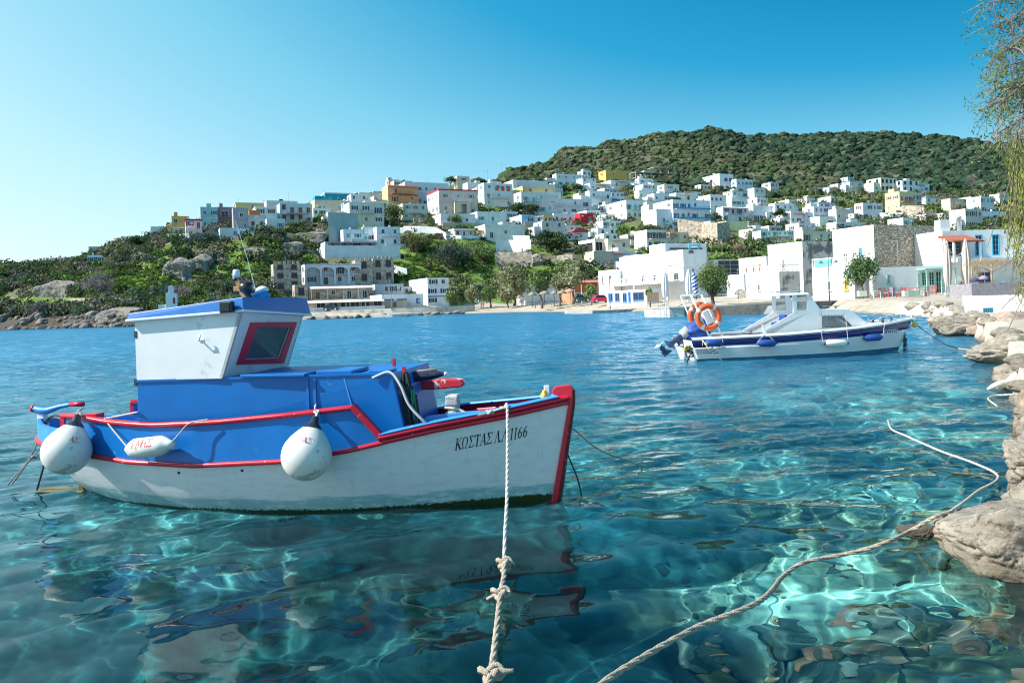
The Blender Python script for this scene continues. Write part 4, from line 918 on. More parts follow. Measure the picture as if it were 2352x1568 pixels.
q = MB(); q.box((Wf * .78, -.7, Hf * .88), (Wf * .46, 1.5, .12)); q.build('canopy', flatmat(TG), t)
for k in range(3): q = MB(); q.box((Wf * (.57 + .2 * k), -1.35, Hf * .44), (.1, .1, Hf * .88)); q.build('canopy_post', flatmat(TG), t)
t, Wh, Dh, Hh = block(8, 1560, 1590, 2480, 640, 1262, 86, 6, WHT, WHT, 'white house with tall blue framed balcony doors at the far right', [(.34, .42, .60, .92, (.08, .40, .60)), (.52, .60, .60, .92, (.08, .40, .60)), (.05, .20, .60, .84, (.3, .3, .3)), (.36, .5, .02, .36, (.7, .7, .7))], [])
q = MB(); q.box((Wh * .5, -1.1, Hh * .53), (Wh * .98, 2.4, .35)); q.build('balcony', wallmat(WHT), t)
pr = MB(); z0 = Hh * .86; tile = flatmat((.27, .09, .055), .95)
pr.hexa([(-.6, -2.6, z0 - .5), (Wh * .27, -2.6, z0 - .5), (Wh * .27, 0, z0 + .25), (-.6, 0, z0 + .25), (-.6, -2.6, z0 - .4), (Wh * .27, -2.6, z0 - .4), (Wh * .27, 0, z0 + .35), (-.6, 0, z0 + .35)]); rf_ = pr.build('porch_roof', tile, t)
cm = MB(); cm.tube([(0, -2.65, z0 - .40), (0, 0, z0 + .38)], .10, 6); cme = cm.mesh('tile_row', tile)
for k in range(18): link('tile_row', cme, rf_, (-.5 + k * (Wh * .27 + .45) / 18, 0, 0))
for k in range(2): q = MB(); q.box((-.4 + k * Wh * .27, -2.4, Hh * .66), (.2, .2, Hh * .33)); q.build('porch_post', wallmat(WHT), t)
q = MB(); q.box((.6, .8, Hh + .5), (1.2, 1.0, 1.6)); q.build('chimney', wallmat(WHT), t); q = MB(); q.lathe([(.25, 0), (.25, 1.6), (.35, 1.6), (0, 1.9)], 10, (Wh * .28, 1.5, Hh)); q.build('flue', M['metal'], t)
# stone retaining walls of the village
def wall_strip(c, pts, z_h, y_off, mt, label, th=.6, name='retaining_wall'):
    P_ = []
    for x, y in pts:
        u, v = crop(c, x, y); p = hit(u, v); p.y -= y_off; P_.append(Vector((ray(u, v)[0] * p.y, p.y, EYE + ray(u, v)[1] * p.y)))
    mb = MB()
    for a, b in zip(P_[:-1], P_[1:]):
        mb.hexa([a - Vector((0, 0, 2)), b - Vector((0, 0, 2)), b + Vector((0, th, -2)), a + Vector((0, th, -2)), a + Vector((0, 0, z_h)), b + Vector((0, 0, z_h)), b + Vector((0, th, z_h)), a + Vector((0, th, z_h))])
    return tag(mb.build(name, mt), label, 'wall')
wall_strip(7, [(895, 760), (1130, 800), (1290, 815), (1415, 800)], 7.0, 1.0, wallmat('stone'), 'tall curved stone retaining wall below the blue balcony guesthouse')
wall_strip(6, [(985, 790), (1210, 795)], 2.5, 1.5, wallmat(WHT), 'white stepped retaining wall under the villa terrace, upper part')
wall_strip(6, [(870, 905), (1000, 905), (1225, 905)], 4.6, 3.0, wallmat(WHT), 'big whitewashed retaining wall with small round holes')
wall_strip(6, [(860, 985), (1235, 985)], 3.0, 5.0, wallmat('stone'), 'brown stone terrace wall below the whitewashed retaining wall')
wall_strip(6, [(-60, 690), (100, 690), (260, 700), (370, 760)], 2.2, 1.0, wallmat(WHT), 'white zigzag terrace wall beside the hillside path')
wall_strip(5, [(1700, 600), (1900, 605), (2063, 600)], 1.5, 1.0, wallmat(WHT), 'long white garden wall leading to the pink mansion')
wall_strip(5, [(1000, 640), (1300, 640)], 7.5, .5, wallmat((.30, .42, .44)), 'tall grey green stone base wall under the cream annex')
wall_strip(6, [(1490, 975), (1640, 960)], 1.6, 1.0, wallmat('stone'), 'short stone garden wall above the beach trees')
wall_strip(8, [(975, 515), (1190, 512)], 1.8, .5, wallmat(WHT), 'white wall along the lane below the yellow mansion')
wall_strip(8, [(1195, 500), (1400, 505)], 4.2, .5, wallmat('stone'), 'brown stone base wall below the arcade of the yellow mansion')
wall_strip(5, [(1660, 1010), (1790, 1040)], 2.0, 1.0, wallmat(WHT), 'white wall descending right of the stone hotel')
wall_strip(4, [(1500, 620), (1700, 622), (1960, 610)], 2.4, .8, wallmat((.30, .38, .38)), 'dark grey green wall under the hilltop row of coloured houses')
wall_strip(6, [(380, 745), (520, 745), (740, 745)], .8, 1.0, wallmat(WHT), 'white terrace wall with railings under the red pergola')
# concrete skeletons
def skeleton(c, x0, x1, yt, yb, nx, nz, label, dep=6):
    C, Wd, Dp, Ht = solve_house((c, x0, x0, x1, yt, yb, 1, 0, 0, None, {}, ''))
    t = thing('concrete_frame', label, 'building shell', C, PSI)
    for k in range(nz + 1):
        q = MB(); w0 = 0 if k < nz else Wd * .45; q.box(((w0 + Wd) / 2, dep / 2, Ht * k / nz), (Wd - w0, dep, .35)); q.build('slab', M['concrete'], t)
    for i in range(nx + 1):
        for d in (0, dep - .3):
            hh = Ht if i * 2 >= nx else Ht * (nz - 1) / nz
            q = MB(); q.box((.2 + (Wd - .4) * i / nx, d + .15, hh / 2 - 1.5), (.4, .4, hh + 3)); q.build('column', M['concrete'], t)
    q = MB(); q.box((Wd * .7, dep * .6, Ht * .2), (Wd * .5, dep * .5, Ht * .35)); q.build('infill', M['dark_room'], t)
skeleton(7, 465, 860, 25, 195, 5, 3, 'unfinished concrete skeleton of a house right of the ochre one')
skeleton(6, 1365, 1560, 65, 105, 4, 1, 'small unfinished concrete shed left below the hill crest')
# pergolas
def pergola(c, x0, x1, yt, yb, colr, label, dep=3.0):
    C, Wd, Dp, Ht = solve_house((c, x0, x0, x1, yt, yb, 1, 0, 0, None, {}, '')); t = thing('pergola', label, 'pergola', C, PSI)
    for k in range(5):
        q = MB(); q.box((Wd * k / 4, 0, Ht / 2 - .5), (.2, .2, Ht + 1)); q.build('post', flatmat(WHT), t)
    for k in range(10): q = MB(); q.box((Wd * (k + .5) / 10, dep / 2 - .3, Ht), (.25, dep, .15)); q.build('rafter', flatmat(colr), t)
pergola(6, 460, 750, 678, 752, (.55, .05, .08), 'red topped white pergola on the villa terrace')
pergola(6, 40, 295, 545, 612, (.25, .10, .08), 'dark reddish vine pergola left of the pink mansion')
# shrine on the headland, billboard
u, v = crop(4, 1545, 1212); C = hit(u, v, 140); C = at(u, v, 150)
t = thing('chapel', 'tiny white roadside chapel with red dome on the left headland', 'chapel', C, .3)
q = MB(); q.box((0, 0, 1.1), (2.0, 2.0, 3.4)); q.box((-1.7, 0, .0), (1.6, 1.5, 1.2)); q.build('wall', wallmat(WHT), t)
q = MB(); q.lathe([(1.0, 2.8), (.8, 3.3), (.4, 3.6), (0, 3.7)], 14, (0.2, 0, 0)); q.build('dome', flatmat((.50, .10, .14)), t)
q = MB(); q.prism([(-.5, 2.7), (.5, 2.7), (.5, 4.0), (.3, 4.4), (-.3, 4.4), (-.5, 4.0)], -1.05, -.85); q.build('bell_gable', wallmat(WHT), t)
q = MB(); q.box((.5, -1.02, 1.3), (.4, .06, 1.2)); q.build('window', flatmat((.25, .05, .08)), t)
a, b = crop(7, 990, 850), crop(7, 1115, 792); p0, p1 = at(*a, 128), at(*b, 128)
t = thing('billboard', 'turquoise signboard on the roof of the big white taverna building', 'sign', ((p0.x + p1.x) / 2, 128, p0.z), .2)
w_, h_ = p1.x - p0.x, p1.z - p0.z; q = MB(); q.box((0, 0, h_ / 2), (w_, .12, h_)); q.build('board', flatmat((.12, .42, .48)), t)
for s_ in (-1, 1): q = MB(); q.box((s_ * w_ * .4, .15, h_ / 2 - 1), (.1, .1, h_ + 2)); q.build('post', M['metal'], t)
q = MB()
for k in range(9): q.box((-w_ * .34 + k * w_ * .085, -.075, h_ * .62 + .5 * math.sin(k / 8 * math.pi) * h_ * .3), (w_ * .05, .02, h_ * .16))
q.box((0, -.075, h_ * .25), (w_ * .5, .02, h_ * .2)); q.build('lettering', flatmat(WHT), t)

# =================================================================== PIER AND QUAYS
M['quay'] = mat('whitewashed_quay', (.62, .60, .56), .9, .2, .5, .6, 3, col2=(.30, .27, .24), c2amt=.45, c2scale=.5, spec=.15)
M['quay_dark'] = mat('wet_stone_quay', (.26, .24, .21), .85, .3, .8, .7, 3, col2=(.12, .11, .10), c2amt=.5, c2scale=.8, spec=.2)
M['quay_top'] = mat('concrete_quay', (.44, .42, .38), .9, .2, .5, .4, 3)
def G(u, y): 
    X, _ = ray(u, 690); return X * y
pz = 1.02
pier = thing('pier', 'stone and concrete pier with a ladder, left of the white motorboat', 'pier', (G(1537, 74), 74, 0), 0)
x0 = G(1537, 74)
q = MB(); q.hexa([(-1.7, 4.5, -1.5), (0, 0, -1.5), (1.5, .1, -1.5), (1.5, 6, -1.5), (-1.7, 4.5, pz - .16), (0, 0, pz - .16), (1.5, .1, pz - .16), (1.5, 6, pz - .16)]); q.build('pier_head', M['quay'], pier)
xa = G(1690, 74) - x0; xb = G(1840, 72) - x0
q = MB(); q.hexa([(-1.75, 4.5, pz - .14), (-.05, -.06, pz - .14), (xa, -.06, pz - .14), (xa, 6, pz - .14), (-1.75, 4.5, pz), (-.05, -.06, pz), (xa, -.06, pz), (xa, 6, pz)]); q.build('deck', M['quay_top'], pier)
q = MB(); q.prism([(1.5, -1.5), (xa - 2.2, -1.5), (xa - 2.9, pz - .16), (1.9, pz - .16)], 1.2, 3.0); q.build('ramp', M['quay'], pier)
q = MB(); q.hexa([(xa - 2.3, .0, -1.5), (xb, -1.5, -1.5), (xb, 8, -1.5), (xa - 2.3, 8, -1.5), (xa - 3.0, .0, pz - .16), (xb, -1.5, pz + .12), (xb, 8, pz + .12), (xa - 3.0, 8, pz - .16)]); q.build('sea_wall', M['quay_dark'], pier)
q = MB(); q.hexa([(xa + .6, -.35, -1.2), (xb - .3, -1.75, -1.2), (xb - .3, -1.4, -1.2), (xa + .6, .1, -1.2), (xa + .6, -.3, .75), (xb - .6, -1.7, .85), (xb - .6, -1.2, .95), (xa + .6, .1, .8)]); q.build('white_facing', M['quay'], pier)
q = MB()
for xx in (-.75, -.35):
    yy = .25 - xx * -2.35 if 0 else 1.0 + (-.75 - xx) * 2.6; q.tube(bez([(xx, yy + .9, pz), (xx, yy + .7, pz + .45), (xx, yy, pz + .35), (xx, yy - .12, pz - .4), (xx, yy - .12, -.3)], 14), .03, 6)
for k in range(4): q.tube([(-.75, .86, .1 + .25 * k), (-.35, -.18, .1 + .25 * k)], .022, 5)
q.build('ladder', M['metal'], pier, fix=False)
def quay(name, pts, ztop, label, mt, back=4.0, cat='quay'):
    mb = MB()
    P_ = [Vector((G(u, y), y, 0)) for u, y in pts]
    for a, b in zip(P_[:-1], P_[1:]):
        mb.hexa([a + Vector((0, 0, -1.5)), b + Vector((0, 0, -1.5)), b + Vector((0, back, -1.5)), a + Vector((0, back, -1.5)), a + Vector((0, 0, ztop)), b + Vector((0, 0, ztop)), b + Vector((0, back, ztop)), a + Vector((0, back, ztop))])
    return tag(mb.build(name, mt), label, cat)
quay('quay', [(1300, 112), (1360, 109), (1420, 110), (1462, 116)], .42, 'low concrete landing stage on the beach left of the pier', M['quay_top'])
quay('quay', [(1700, 84), (1850, 76), (1905, 79), (1975, 84)], 1.0, 'dark kerbed quay edge in front of the white houses', M['quay_dark'], 5)
quay('quay', [(694, 152), (800, 151), (900, 149), (960, 150)], .55, 'low stone quay under the hotel restaurant', M['quay'], 7)
quay('quay_wall', [(760, 158), (900, 157), (1000, 158), (1090, 163)], 1.7, 'white wall along the quay right of the hotel', M['quay'], .5, 'wall')
# =================================================================== ROCKS
def ico(sub):
    bm = bmesh.new(); bmesh.ops.create_icosphere(bm, subdivisions=sub, radius=1.0); v = np.array([p.co[:] for p in bm.verts]); f = np.array([[q.index for q in fc.verts] for fc in bm.faces]); bm.free(); return v, f
_ICO = {k: ico(k) for k in (1, 2, 3, 4, 5, 6)}
def rock_mat(name, c1, c2, c3, sc=1.0, bump=.9):
    m = mat(name, c1, .92, .3, 2.2 * sc, 0, col2=c2, c2amt=.42, c2scale=1.4 * sc, spec=.15, sharp=.12); N = m.node_tree.nodes; L = m.node_tree.links; b = N['Principled BSDF']
    base = b.inputs['Base Color'].links[0].from_socket; tc = N['Texture Coordinate']
    n = N.new('ShaderNodeTexNoise'); n.inputs['Scale'].default_value = 9 * sc; n.inputs['Detail'].default_value = 9; n.inputs['Roughness'].default_value = .7; L.new(tc.outputs['Object'], n.inputs['Vector'])
    r = N.new('ShaderNodeMapRange'); r.inputs[1].default_value = .52; r.inputs[2].default_value = .66; r.inputs[4].default_value = .75; L.new(n.outputs[0], r.inputs[0])
    mx = N.new('ShaderNodeMix'); mx.data_type = 'RGBA'; L.new(r.outputs[0], mx.inputs[0]); L.new(base, mx.inputs[6]); mx.inputs[7].default_value = (*c3, 1)
    ge = N.new('ShaderNodeNewGeometry'); s = N.new('ShaderNodeSeparateXYZ'); L.new(ge.outputs['Position'], s.inputs[0])
    wr_ = N.new('ShaderNodeMapRange'); wr_.inputs[1].default_value = .16; wr_.inputs[2].default_value = -.02; wr_.inputs[4].default_value = .8; L.new(s.outputs['Z'], wr_.inputs[0])
    m2 = N.new('ShaderNodeMix'); m2.data_type = 'RGBA'; L.new(wr_.outputs[0], m2.inputs[0]); L.new(mx.outputs[2], m2.inputs[6]); m2.inputs[7].default_value = (.07, .06, .03, 1); L.new(m2.outputs[2], b.inputs['Base Color'])
    n4 = N.new('ShaderNodeTexNoise'); n4.inputs['Scale'].default_value = 5 * sc; n4.inputs['Detail'].default_value = 12; n4.inputs['Roughness'].default_value = .68; L.new(tc.outputs['Object'], n4.inputs['Vector'])
    bp = N.new('ShaderNodeBump'); bp.inputs['Strength'].default_value = bump; bp.inputs['Distance'].default_value = .12 / sc; L.new(n4.outputs[0], bp.inputs['Height']); L.new(bp.outputs[0], b.inputs['Normal']); return m
M['rock_near'] = rock_mat('pale_weathered_rock', (.40, .35, .29), (.25, .21, .165), (.05, .04, .03), 2.0, 1.0)
M['rock_warm'] = rock_mat('pinkish_rock', (.44, .33, .26), (.34, .29, .25), (.14, .10, .08), 1.7)
M['rock_far'] = rock_mat('grey_shore_rock', (.25, .225, .20), (.17, .14, .12), (.05, .04, .035), .6, 1.0)
M['rock_cliff'] = rock_mat('cliff_rock', (.33, .30, .27), (.22, .18, .14), (.06, .06, .05), .22)
_rm = {}
def rock_mesh(seed, sub, amp=.45, mt='rock_far', flat=.0, ridge=.35):
    k = (seed, sub, mt)
    if k in _rm: return _rm[k]
    v, f = _ICO[sub]; n = fbm3(v * 1.3 + seed * 3.7, seed, 5) - .5; r2 = 1 - np.abs(fbm3(v * 2.1 + seed * 1.9, seed + 7, 5) - .5) * 4; r3 = fbm3(v * 6 + seed, seed + 3, 3) - .5
    r = 1 + amp * 1.9 * n + ridge * .35 * (r2 - .4) + .10 * r3
    w = v * r[:, None]
    rs = np.random.default_rng(seed)
    for _ in range(9):          # facets: cut flat faces as broken rock has
        d = rs.normal(size=3); d /= np.linalg.norm(d); h = rs.uniform(.62, .95); t = w @ d; o = np.maximum(t - h, 0) * .85; w = w - o[:, None] * d
    if sub >= 4: w = w * (1 + .11 * (fbm3(v * 7 + seed, seed + 11, 5) - .5) * 2 - .07 * np.maximum(0, 1 - np.abs(fbm3(v * 4.1 - seed, seed + 19, 4) - .5) * 22))[:, None]
    me = np_mesh('rock', w, f, [M[mt]], smooth=sub >= 4); _rm[k] = me; return me
ROCKL = 'grey boulder'
def rock(p, s, seed, sub, mt, label, group=None, rz=None, rot=None):
    o = link('rock', rock_mesh(seed, sub, .45, mt), None, p); o.scale = s; o.rotation_euler = rot or (0, 0, rz if rz is not None else (seed * 1.7) % 6.28)
    return tag(o, label, 'rock', group)
rr_ = random.Random(99)
# near ledges on the right, from the camera outwards
def nearrock(u, v, y, s, seed, sub, mt, label, rot=(0, 0, 0)):
    p = at(u, v, y); return rock(p, s, seed, sub, mt, label, rot=rot)
def ledge(pts, seed, label, mt='rock_near', sub_=6, S_=1.0):   # angular rock mass: hull of measured corner points, then worn and pitted
    vi, fi_ = _ICO[sub_]; P_ = np.array([p[:] for p in pts]); c0 = P_.mean(0); P_ = c0 + (P_ - c0) / S_; d = vi; Q_ = P_ - c0
    sup = (d @ Q_.T); w = np.exp(11 * (sup - sup.max(1, keepdims=True))); w /= w.sum(1, keepdims=True); v_ = w @ Q_ * .78 + d * np.minimum(sup.max(1), 1.2)[:, None] * .22
    n_ = v_ / np.linalg.norm(v_, axis=1, keepdims=True)
    v_ = v_ + n_ * ((fbm3(v_ * 2.3 + seed, seed, 4) - .5) * .34 + (fbm3(v_ * 8 + seed, seed + 5, 4) - .5) * .15 + (fbm3(v_ * 26 + seed, seed + 9, 3) - .5) * .06 - np.maximum(0, .5 - np.abs(fbm3(v_ * 3.1 + 9, seed + 2, 4) - .5) * 14)[..., ] * .09)[:, None]
    o = link('rock', np_mesh('rock', v_ * S_, fi_, [M[mt]], S_ == 1.0), None, c0); return tag(o, label, 'rock')
ledge([at(2122, 1212, 5.9), at(2150, 1180, 6.1), at(2240, 1168, 6.2), at(2350, 1130, 6.3), at(2560, 1110, 6.3), at(2150, 1265, 5.6), at(2230, 1300, 5.3), at(2300, 1345, 5.0), at(2420, 1330, 4.95), at(2600, 1340, 5.0), at(2160, 1215, 5.45), at(2330, 1185, 5.0), at(2560, 1190, 5.0), at(2400, 1230, 6.6)], 5, 'large pale pitted rock jutting over the water at lower right, rope over it')
nearrock(2530, 1225, 5.9, (.7, .7, .50), 8, 5, 'rock_near', 'pale rock mass at the right border behind the jutting rock', (0, 0, .6))
nearrock(2110, 1222, 6.1, (.17, .14, .07), 12, 5, 'rock_near', 'small low rock lying in the water off the tip of the jutting rock')
ledge([at(2304, 1040, 7.5), at(2318, 1008, 7.7), at(2370, 990, 7.8), at(2450, 1000, 7.8), at(2308, 1100, 7.3), at(2325, 1155, 7.1), at(2450, 1160, 7.1), at(2340, 1060, 7.0), at(2450, 1050, 7.0)], 14, 'grey pitted rock at the right border above the jutting rock')
nearrock(2392, 972, 9.6, (.30, .4, .42), 17, 5, 'rock_warm', 'orange pink rock at the right border')
nearrock(2460, 1010, 8.6, (.5, .5, .45), 18, 4, 'rock_near', 'pale rock partly hidden at the right border below the orange one')
nearrock(2345, 866, 14.3, (.55, .6, .30), 20, 5, 'rock_near', 'flat grey rock at the waterline on the right, under the bleached driftwood')
nearrock(2335, 805, 17.5, (.75, .8, .42), 23, 5, 'rock_near', 'rounded grey boulder on the right shore above the driftwood')
nearrock(2300, 815, 19.5, (.9, .6, .28), 26, 5, 'rock_near', 'pointed grey and yellow rock reaching into the water on the right shore')
nearrock(2196, 748, 31, (1.25, .8, .52), 29, 5, 'rock_near', 'big dark faced boulder at the water edge behind the bow of the motorboat')
nearrock(2278, 757, 30, (1.1, .7, .36), 31, 5, 'rock_near', 'flat grey boulder right of the dark faced boulder')
nearrock(2330, 742, 27, (1.0, .8, .42), 33, 4, 'rock_warm', 'brownish boulder behind the mooring ropes on the right shore')
for i in range(95):
    t = rr_.random(); u = lerp(2085, 2440, t ** .8); sy = float(shore_y(u)); y = sy + rr_.uniform(-.5, 1.6 + .10 * sy); s = rr_.uniform(.10, .30) * (0.6 + sy / 45)
    if y < 8: continue
    x = G(u, y); z = max(float(terr(u, y)), -.1)
    rock((x, y, z + s * .1), (s * rr_.uniform(.9, 1.6), s * rr_.uniform(.8, 1.2), s * rr_.uniform(.4, .65)), 40 + i % 9, 3, 'rock_near' if i % 7 else 'rock_warm', ('small' if s < .3 else 'medium' if s < .5 else 'larger') + ' rough pale rock on the right bank, ' + ('close by the driftwood' if y < 16 else 'under the white mooring ropes' if y < 27 else 'near the dark faced boulder' if y < 36 else 'at the far end below the cafe'), 'rocks along the right bank')
# left headland: boulders at the waterline and big outcrops
for i in range(140):
    u = rr_.uniform(-60, 345); y = float(shore_y(u)) + rr_.uniform(-1.5, 4.5); s = rr_.choice([.3, .4, .5, .6, .8, 1.3]) * rr_.uniform(.8, 1.1)
    x = G(u, y); z = max(float(terr(u, y)), 0)
    rock((x, y, z + s * .05), (s * rr_.uniform(.9, 1.5), s, s * rr_.uniform(.5, .95)), 60 + i % 10, 3, 'rock_far', ('small' if s < .45 else 'middling' if s < .75 else 'big') + ' grey brown boulder at the waterline, ' + ('by the left border' if u < 40 else 'below the leafless bush' if u < 130 else 'below the grassy path' if u < 210 else 'below the red brown bank' if u < 290 else 'next to the wheelhouse roof'), 'boulders along the left headland')
for i in range(34):
    u = rr_.uniform(690, 1075); y = float(shore_y(u)) + rr_.uniform(-1.0, 1.6) - (3 if u < 960 else 0); s = rr_.uniform(.4, .9)
    rock((G(u, y), y, .1 + s * .1), (s * 1.3, s, s * .7), 60 + i % 10, 3, 'rock_far' if u < 930 else 'rock_cliff', 'dark boulder along the hotel quay, ' + ('under the restaurant awning' if u < 800 else 'under the bright white building' if u < 930 else 'in the black heap before the white cube house'), 'boulders along the hotel quay')
def crag(c, x, y, w, h, seed, label, k=1.0):
    u, v = crop(c, x, y + h * .5); p = hit(u, v); sc = p.y / 1711 * .9408 / {4: 3.675, 5: 4.126, 6: 4.126, 7: 4.126, 8: 3.92}[c]
    rs = random.Random(seed); W_, H2_, pts = w * sc * .5, h * sc, []
    for ix in range(6):
        t = ix / 5; x_ = lerp(-W_, W_, t); top = H2_ * (.52 + .42 * math.sin(math.pi * (.15 + .7 * t)) * rs.uniform(.75, 1.05))
        pts += [Vector((p.x + x_, p.y + rs.uniform(-.8, .8), p.z - H2_ * .35)), Vector((p.x + x_ * .96, p.y + rs.uniform(-.4, 1.2), p.z + top - H2_ * .35)), Vector((p.x + x_, p.y + 6, p.z + top - H2_ * .2))]
    ledge(pts, seed, label, 'rock_cliff', 5, max(W_, H2_) * 1.0)
crag(4, 460, 1010, 320, 230, 71, 'big pale limestone outcrop low on the left headland')
crag(4, 1540, 830, 260, 270, 72, 'left half of the large limestone cliff under the coloured houses')
crag(4, 1755, 780, 200, 250, 73, 'right half of the large limestone cliff under the coloured houses')
crag(4, 2270, 690, 170, 150, 74, 'grey outcrop directly under the low bluish house')
crag(5, 260, 770, 230, 160, 75, 'rounded grey outcrop behind the wheelhouse mast')
crag(5, 600, 720, 210, 170, 76, 'leaning pale rock face above the hotel')
crag(5, 800, 620, 300, 120, 77, 'dark rock band below the arched blue house')
crag(6, 1290, 930, 110, 180, 78, 'orange brown rock pillar between the retaining wall and the gully')
crag(4, 960, 1085, 120, 70, 79, 'small grey outcrop in the green slope of the left headland')
crag(4, 1010, 1250, 330, 120, 80, 'red brown earth bank above the left headland boulders', .6)
crag(7, 1625, 1290, 90, 110, 81, 'pale eroded boulder beside the balustraded house')

# =================================================================== VEGETATION
M['leaf'] = foliage_mat('foliage')
M['bark'] = mat('bark', (.14, .10, .075), .9, .3, 3, .5, 8)
VR = np.random.default_rng(77)
def leaf_quads(cen, rad, n, size, col, flat=.75, shell=.55, droop=0.0, colvar=.35):
    """cen (m,3), rad (m,3), n leaves per clump -> quads with colours"""
    m = len(cen); d = VR.normal(size=(m, n, 3)); d /= np.linalg.norm(d, axis=2, keepdims=True); r = VR.uniform(shell, 1, (m, n, 1)) ** .6
    lump = 1 + .28 * np.sin(d[:, :, :1] * 5.1 + VR.uniform(0, 6, (m, 1, 1))) * np.cos(d[:, :, 1:2] * 4.3 + d[:, :, 2:] * 3 + VR.uniform(0, 6, (m, 1, 1)))
    p = cen[:, None, :] + d * r * lump * rad[:, None, :]
    nrm = d + VR.normal(size=d.shape) * .55; nrm /= np.linalg.norm(nrm, axis=2, keepdims=True)
    a = np.cross(nrm, VR.normal(size=d.shape)); a /= np.linalg.norm(a, axis=2, keepdims=True) + 1e-9; b = np.cross(nrm, a)
    if droop: a = a * (1 - droop) + np.array([0, 0, -1.0]) * droop; a /= np.linalg.norm(a, axis=2, keepdims=True)
    s = (size if np.isscalar(size) else size[:, None, None]) * VR.uniform(.6, 1.3, (m, n, 1))
    q = np.stack([p - a * s - b * s * flat, p + a * s - b * s * flat * .7, p + a * s + b * s * flat, p - a * s + b * s * flat * .7], 2).reshape(-1, 3)
    c = np.asarray(col, float); c = np.broadcast_to(c, (m, 3)) if c.ndim == 1 else c
    cc = c[:, None, :] * (1 + colvar * VR.normal(size=(m, n, 1)) * .6) ; cc = np.clip(cc, .004, 1)
    cc = np.repeat(cc.reshape(-1, 3), 4, 0)
    return q, cc
def leaf_object(name, parts, parent=None, mt=None):
    v = np.concatenate([p[0] for p in parts]); c = np.concatenate([p[1] for p in parts]); f = np.arange(len(v)).reshape(-1, 4)
    me = np_mesh(name, v, f, [mt or M['leaf']], smooth=False); vcol(me, c); return link(name, me, parent)
def free(x, y, m=0.3):          # not on a house and not right in front of one
    for C, Wd, Dp in _pads:
        dx, dy = x - C.x, y - C.y; cp, sp_ = math.cos(PSI), math.sin(PSI); lx = dx * cp + dy * sp_; ly = -dx * sp_ + dy * cp
        if -1.2 < lx < Wd + 1.2 and -6.5 < ly < Dp + 1: return False
    return True
DG = np.array([.070, .105, .045]); OL = np.array([.125, .14, .06]); LG = np.array([.15, .24, .05]); BB = np.array([.23, .20, .18]); BG = np.array([.085, .12, .10]); DD = np.array([.045, .07, .038])
def scatter(n, u0, u1, y0, y1, rfun, cols, wts, leaves, lsize, ymin_shore=6, dens=None, front=True, squash=.75, lush=False):
    cen, rad, col = [], [], []; tries = 0
    while len(cen) < n and tries < n * 6:
        tries += 1; u = VR.uniform(u0, u1); y = VR.uniform(y0, y1)
        if y < shore_y(u) + ymin_shore: continue
        z = float(terr(u, y))
        if z < 3.2 and u > 620: continue
        vv_ = 695 - (u - 1176) * .0349 - (z - EYE) / y * 1711
        inl = (240 < u < 490 and 622 < vv_ < 704) or (900 < u < 1020 and 585 < vv_ < 692)
        if lush != inl and (lush or VR.random() < .82): continue
        if not lush and u < 500 and y < 186 and 683 < 695 - (u - 1176) * .0349 - (z - EYE) / y * 1711 < (702 if VR.random() < .8 else 691): continue
        x = (u - 1176) / 1711 * y + (z - EYE) * SR
        if dens is not None and VR.random() > dens(u, y, x): continue
        if front and not free(x, y): continue
        r = rfun(); ci = VR.choice(len(cols), p=wts)
        cen.append((x, y, z + r * .35)); rad.append((r * VR.uniform(.9, 1.4), r, r * squash * VR.uniform(.8, 1.2))); col.append(cols[ci] * VR.uniform(.75, 1.3))
    return leaf_quads(np.array(cen), np.array(rad), leaves, lsize, np.array(col))
parts = [scatter(900, -80, 640, 150, 250, lambda: VR.uniform(.8, 2.6), [DG, OL, BB, BG, DD, LG], [.30, .12, .24, .14, .12, .08], 110, .26, 5, lambda u, y, x: .25 + .9 * (vn(x / 14, y / 14, 5) > .42)),
         scatter(260, -80, 640, 205, 300, lambda: VR.uniform(1.4, 3.2), [DG, OL, BG, DD], [.4, .1, .2, .3], 120, .32, 5),
         scatter(700, 560, 1200, 170, 330, lambda: VR.uniform(.7, 2.2), [DG, OL, BB, LG, DD], [.36, .16, .14, .16, .18], 80, .27, 5),
         scatter(650, -80, 1200, 150, 330, lambda: VR.uniform(.4, .9), [LG, LG * 1.25, OL, DG], [.4, .2, .2, .2], 40, .22, 5, lambda u, y, x: .2 + .8 * (vn(x / 18, y / 18, 8) > .5), squash=.5),
         scatter(1300, 1180, 2420, 165, 430, lambda: VR.uniform(1.0, 2.9), [DG, OL, BB, LG, DD], [.36, .18, .14, .06, .26], 80, .34, 5)]
tag(leaf_object('hillside_bushes', parts), kind='stuff')
tag(leaf_object('grass_tufts', [scatter(1500, 230, 1020, 150, 240, lambda: VR.uniform(.35, .8), [LG * .8, LG, OL, DG], [.4, .3, .15, .15], 34, .20, 4, squash=.45, lush=True)]), kind='stuff')
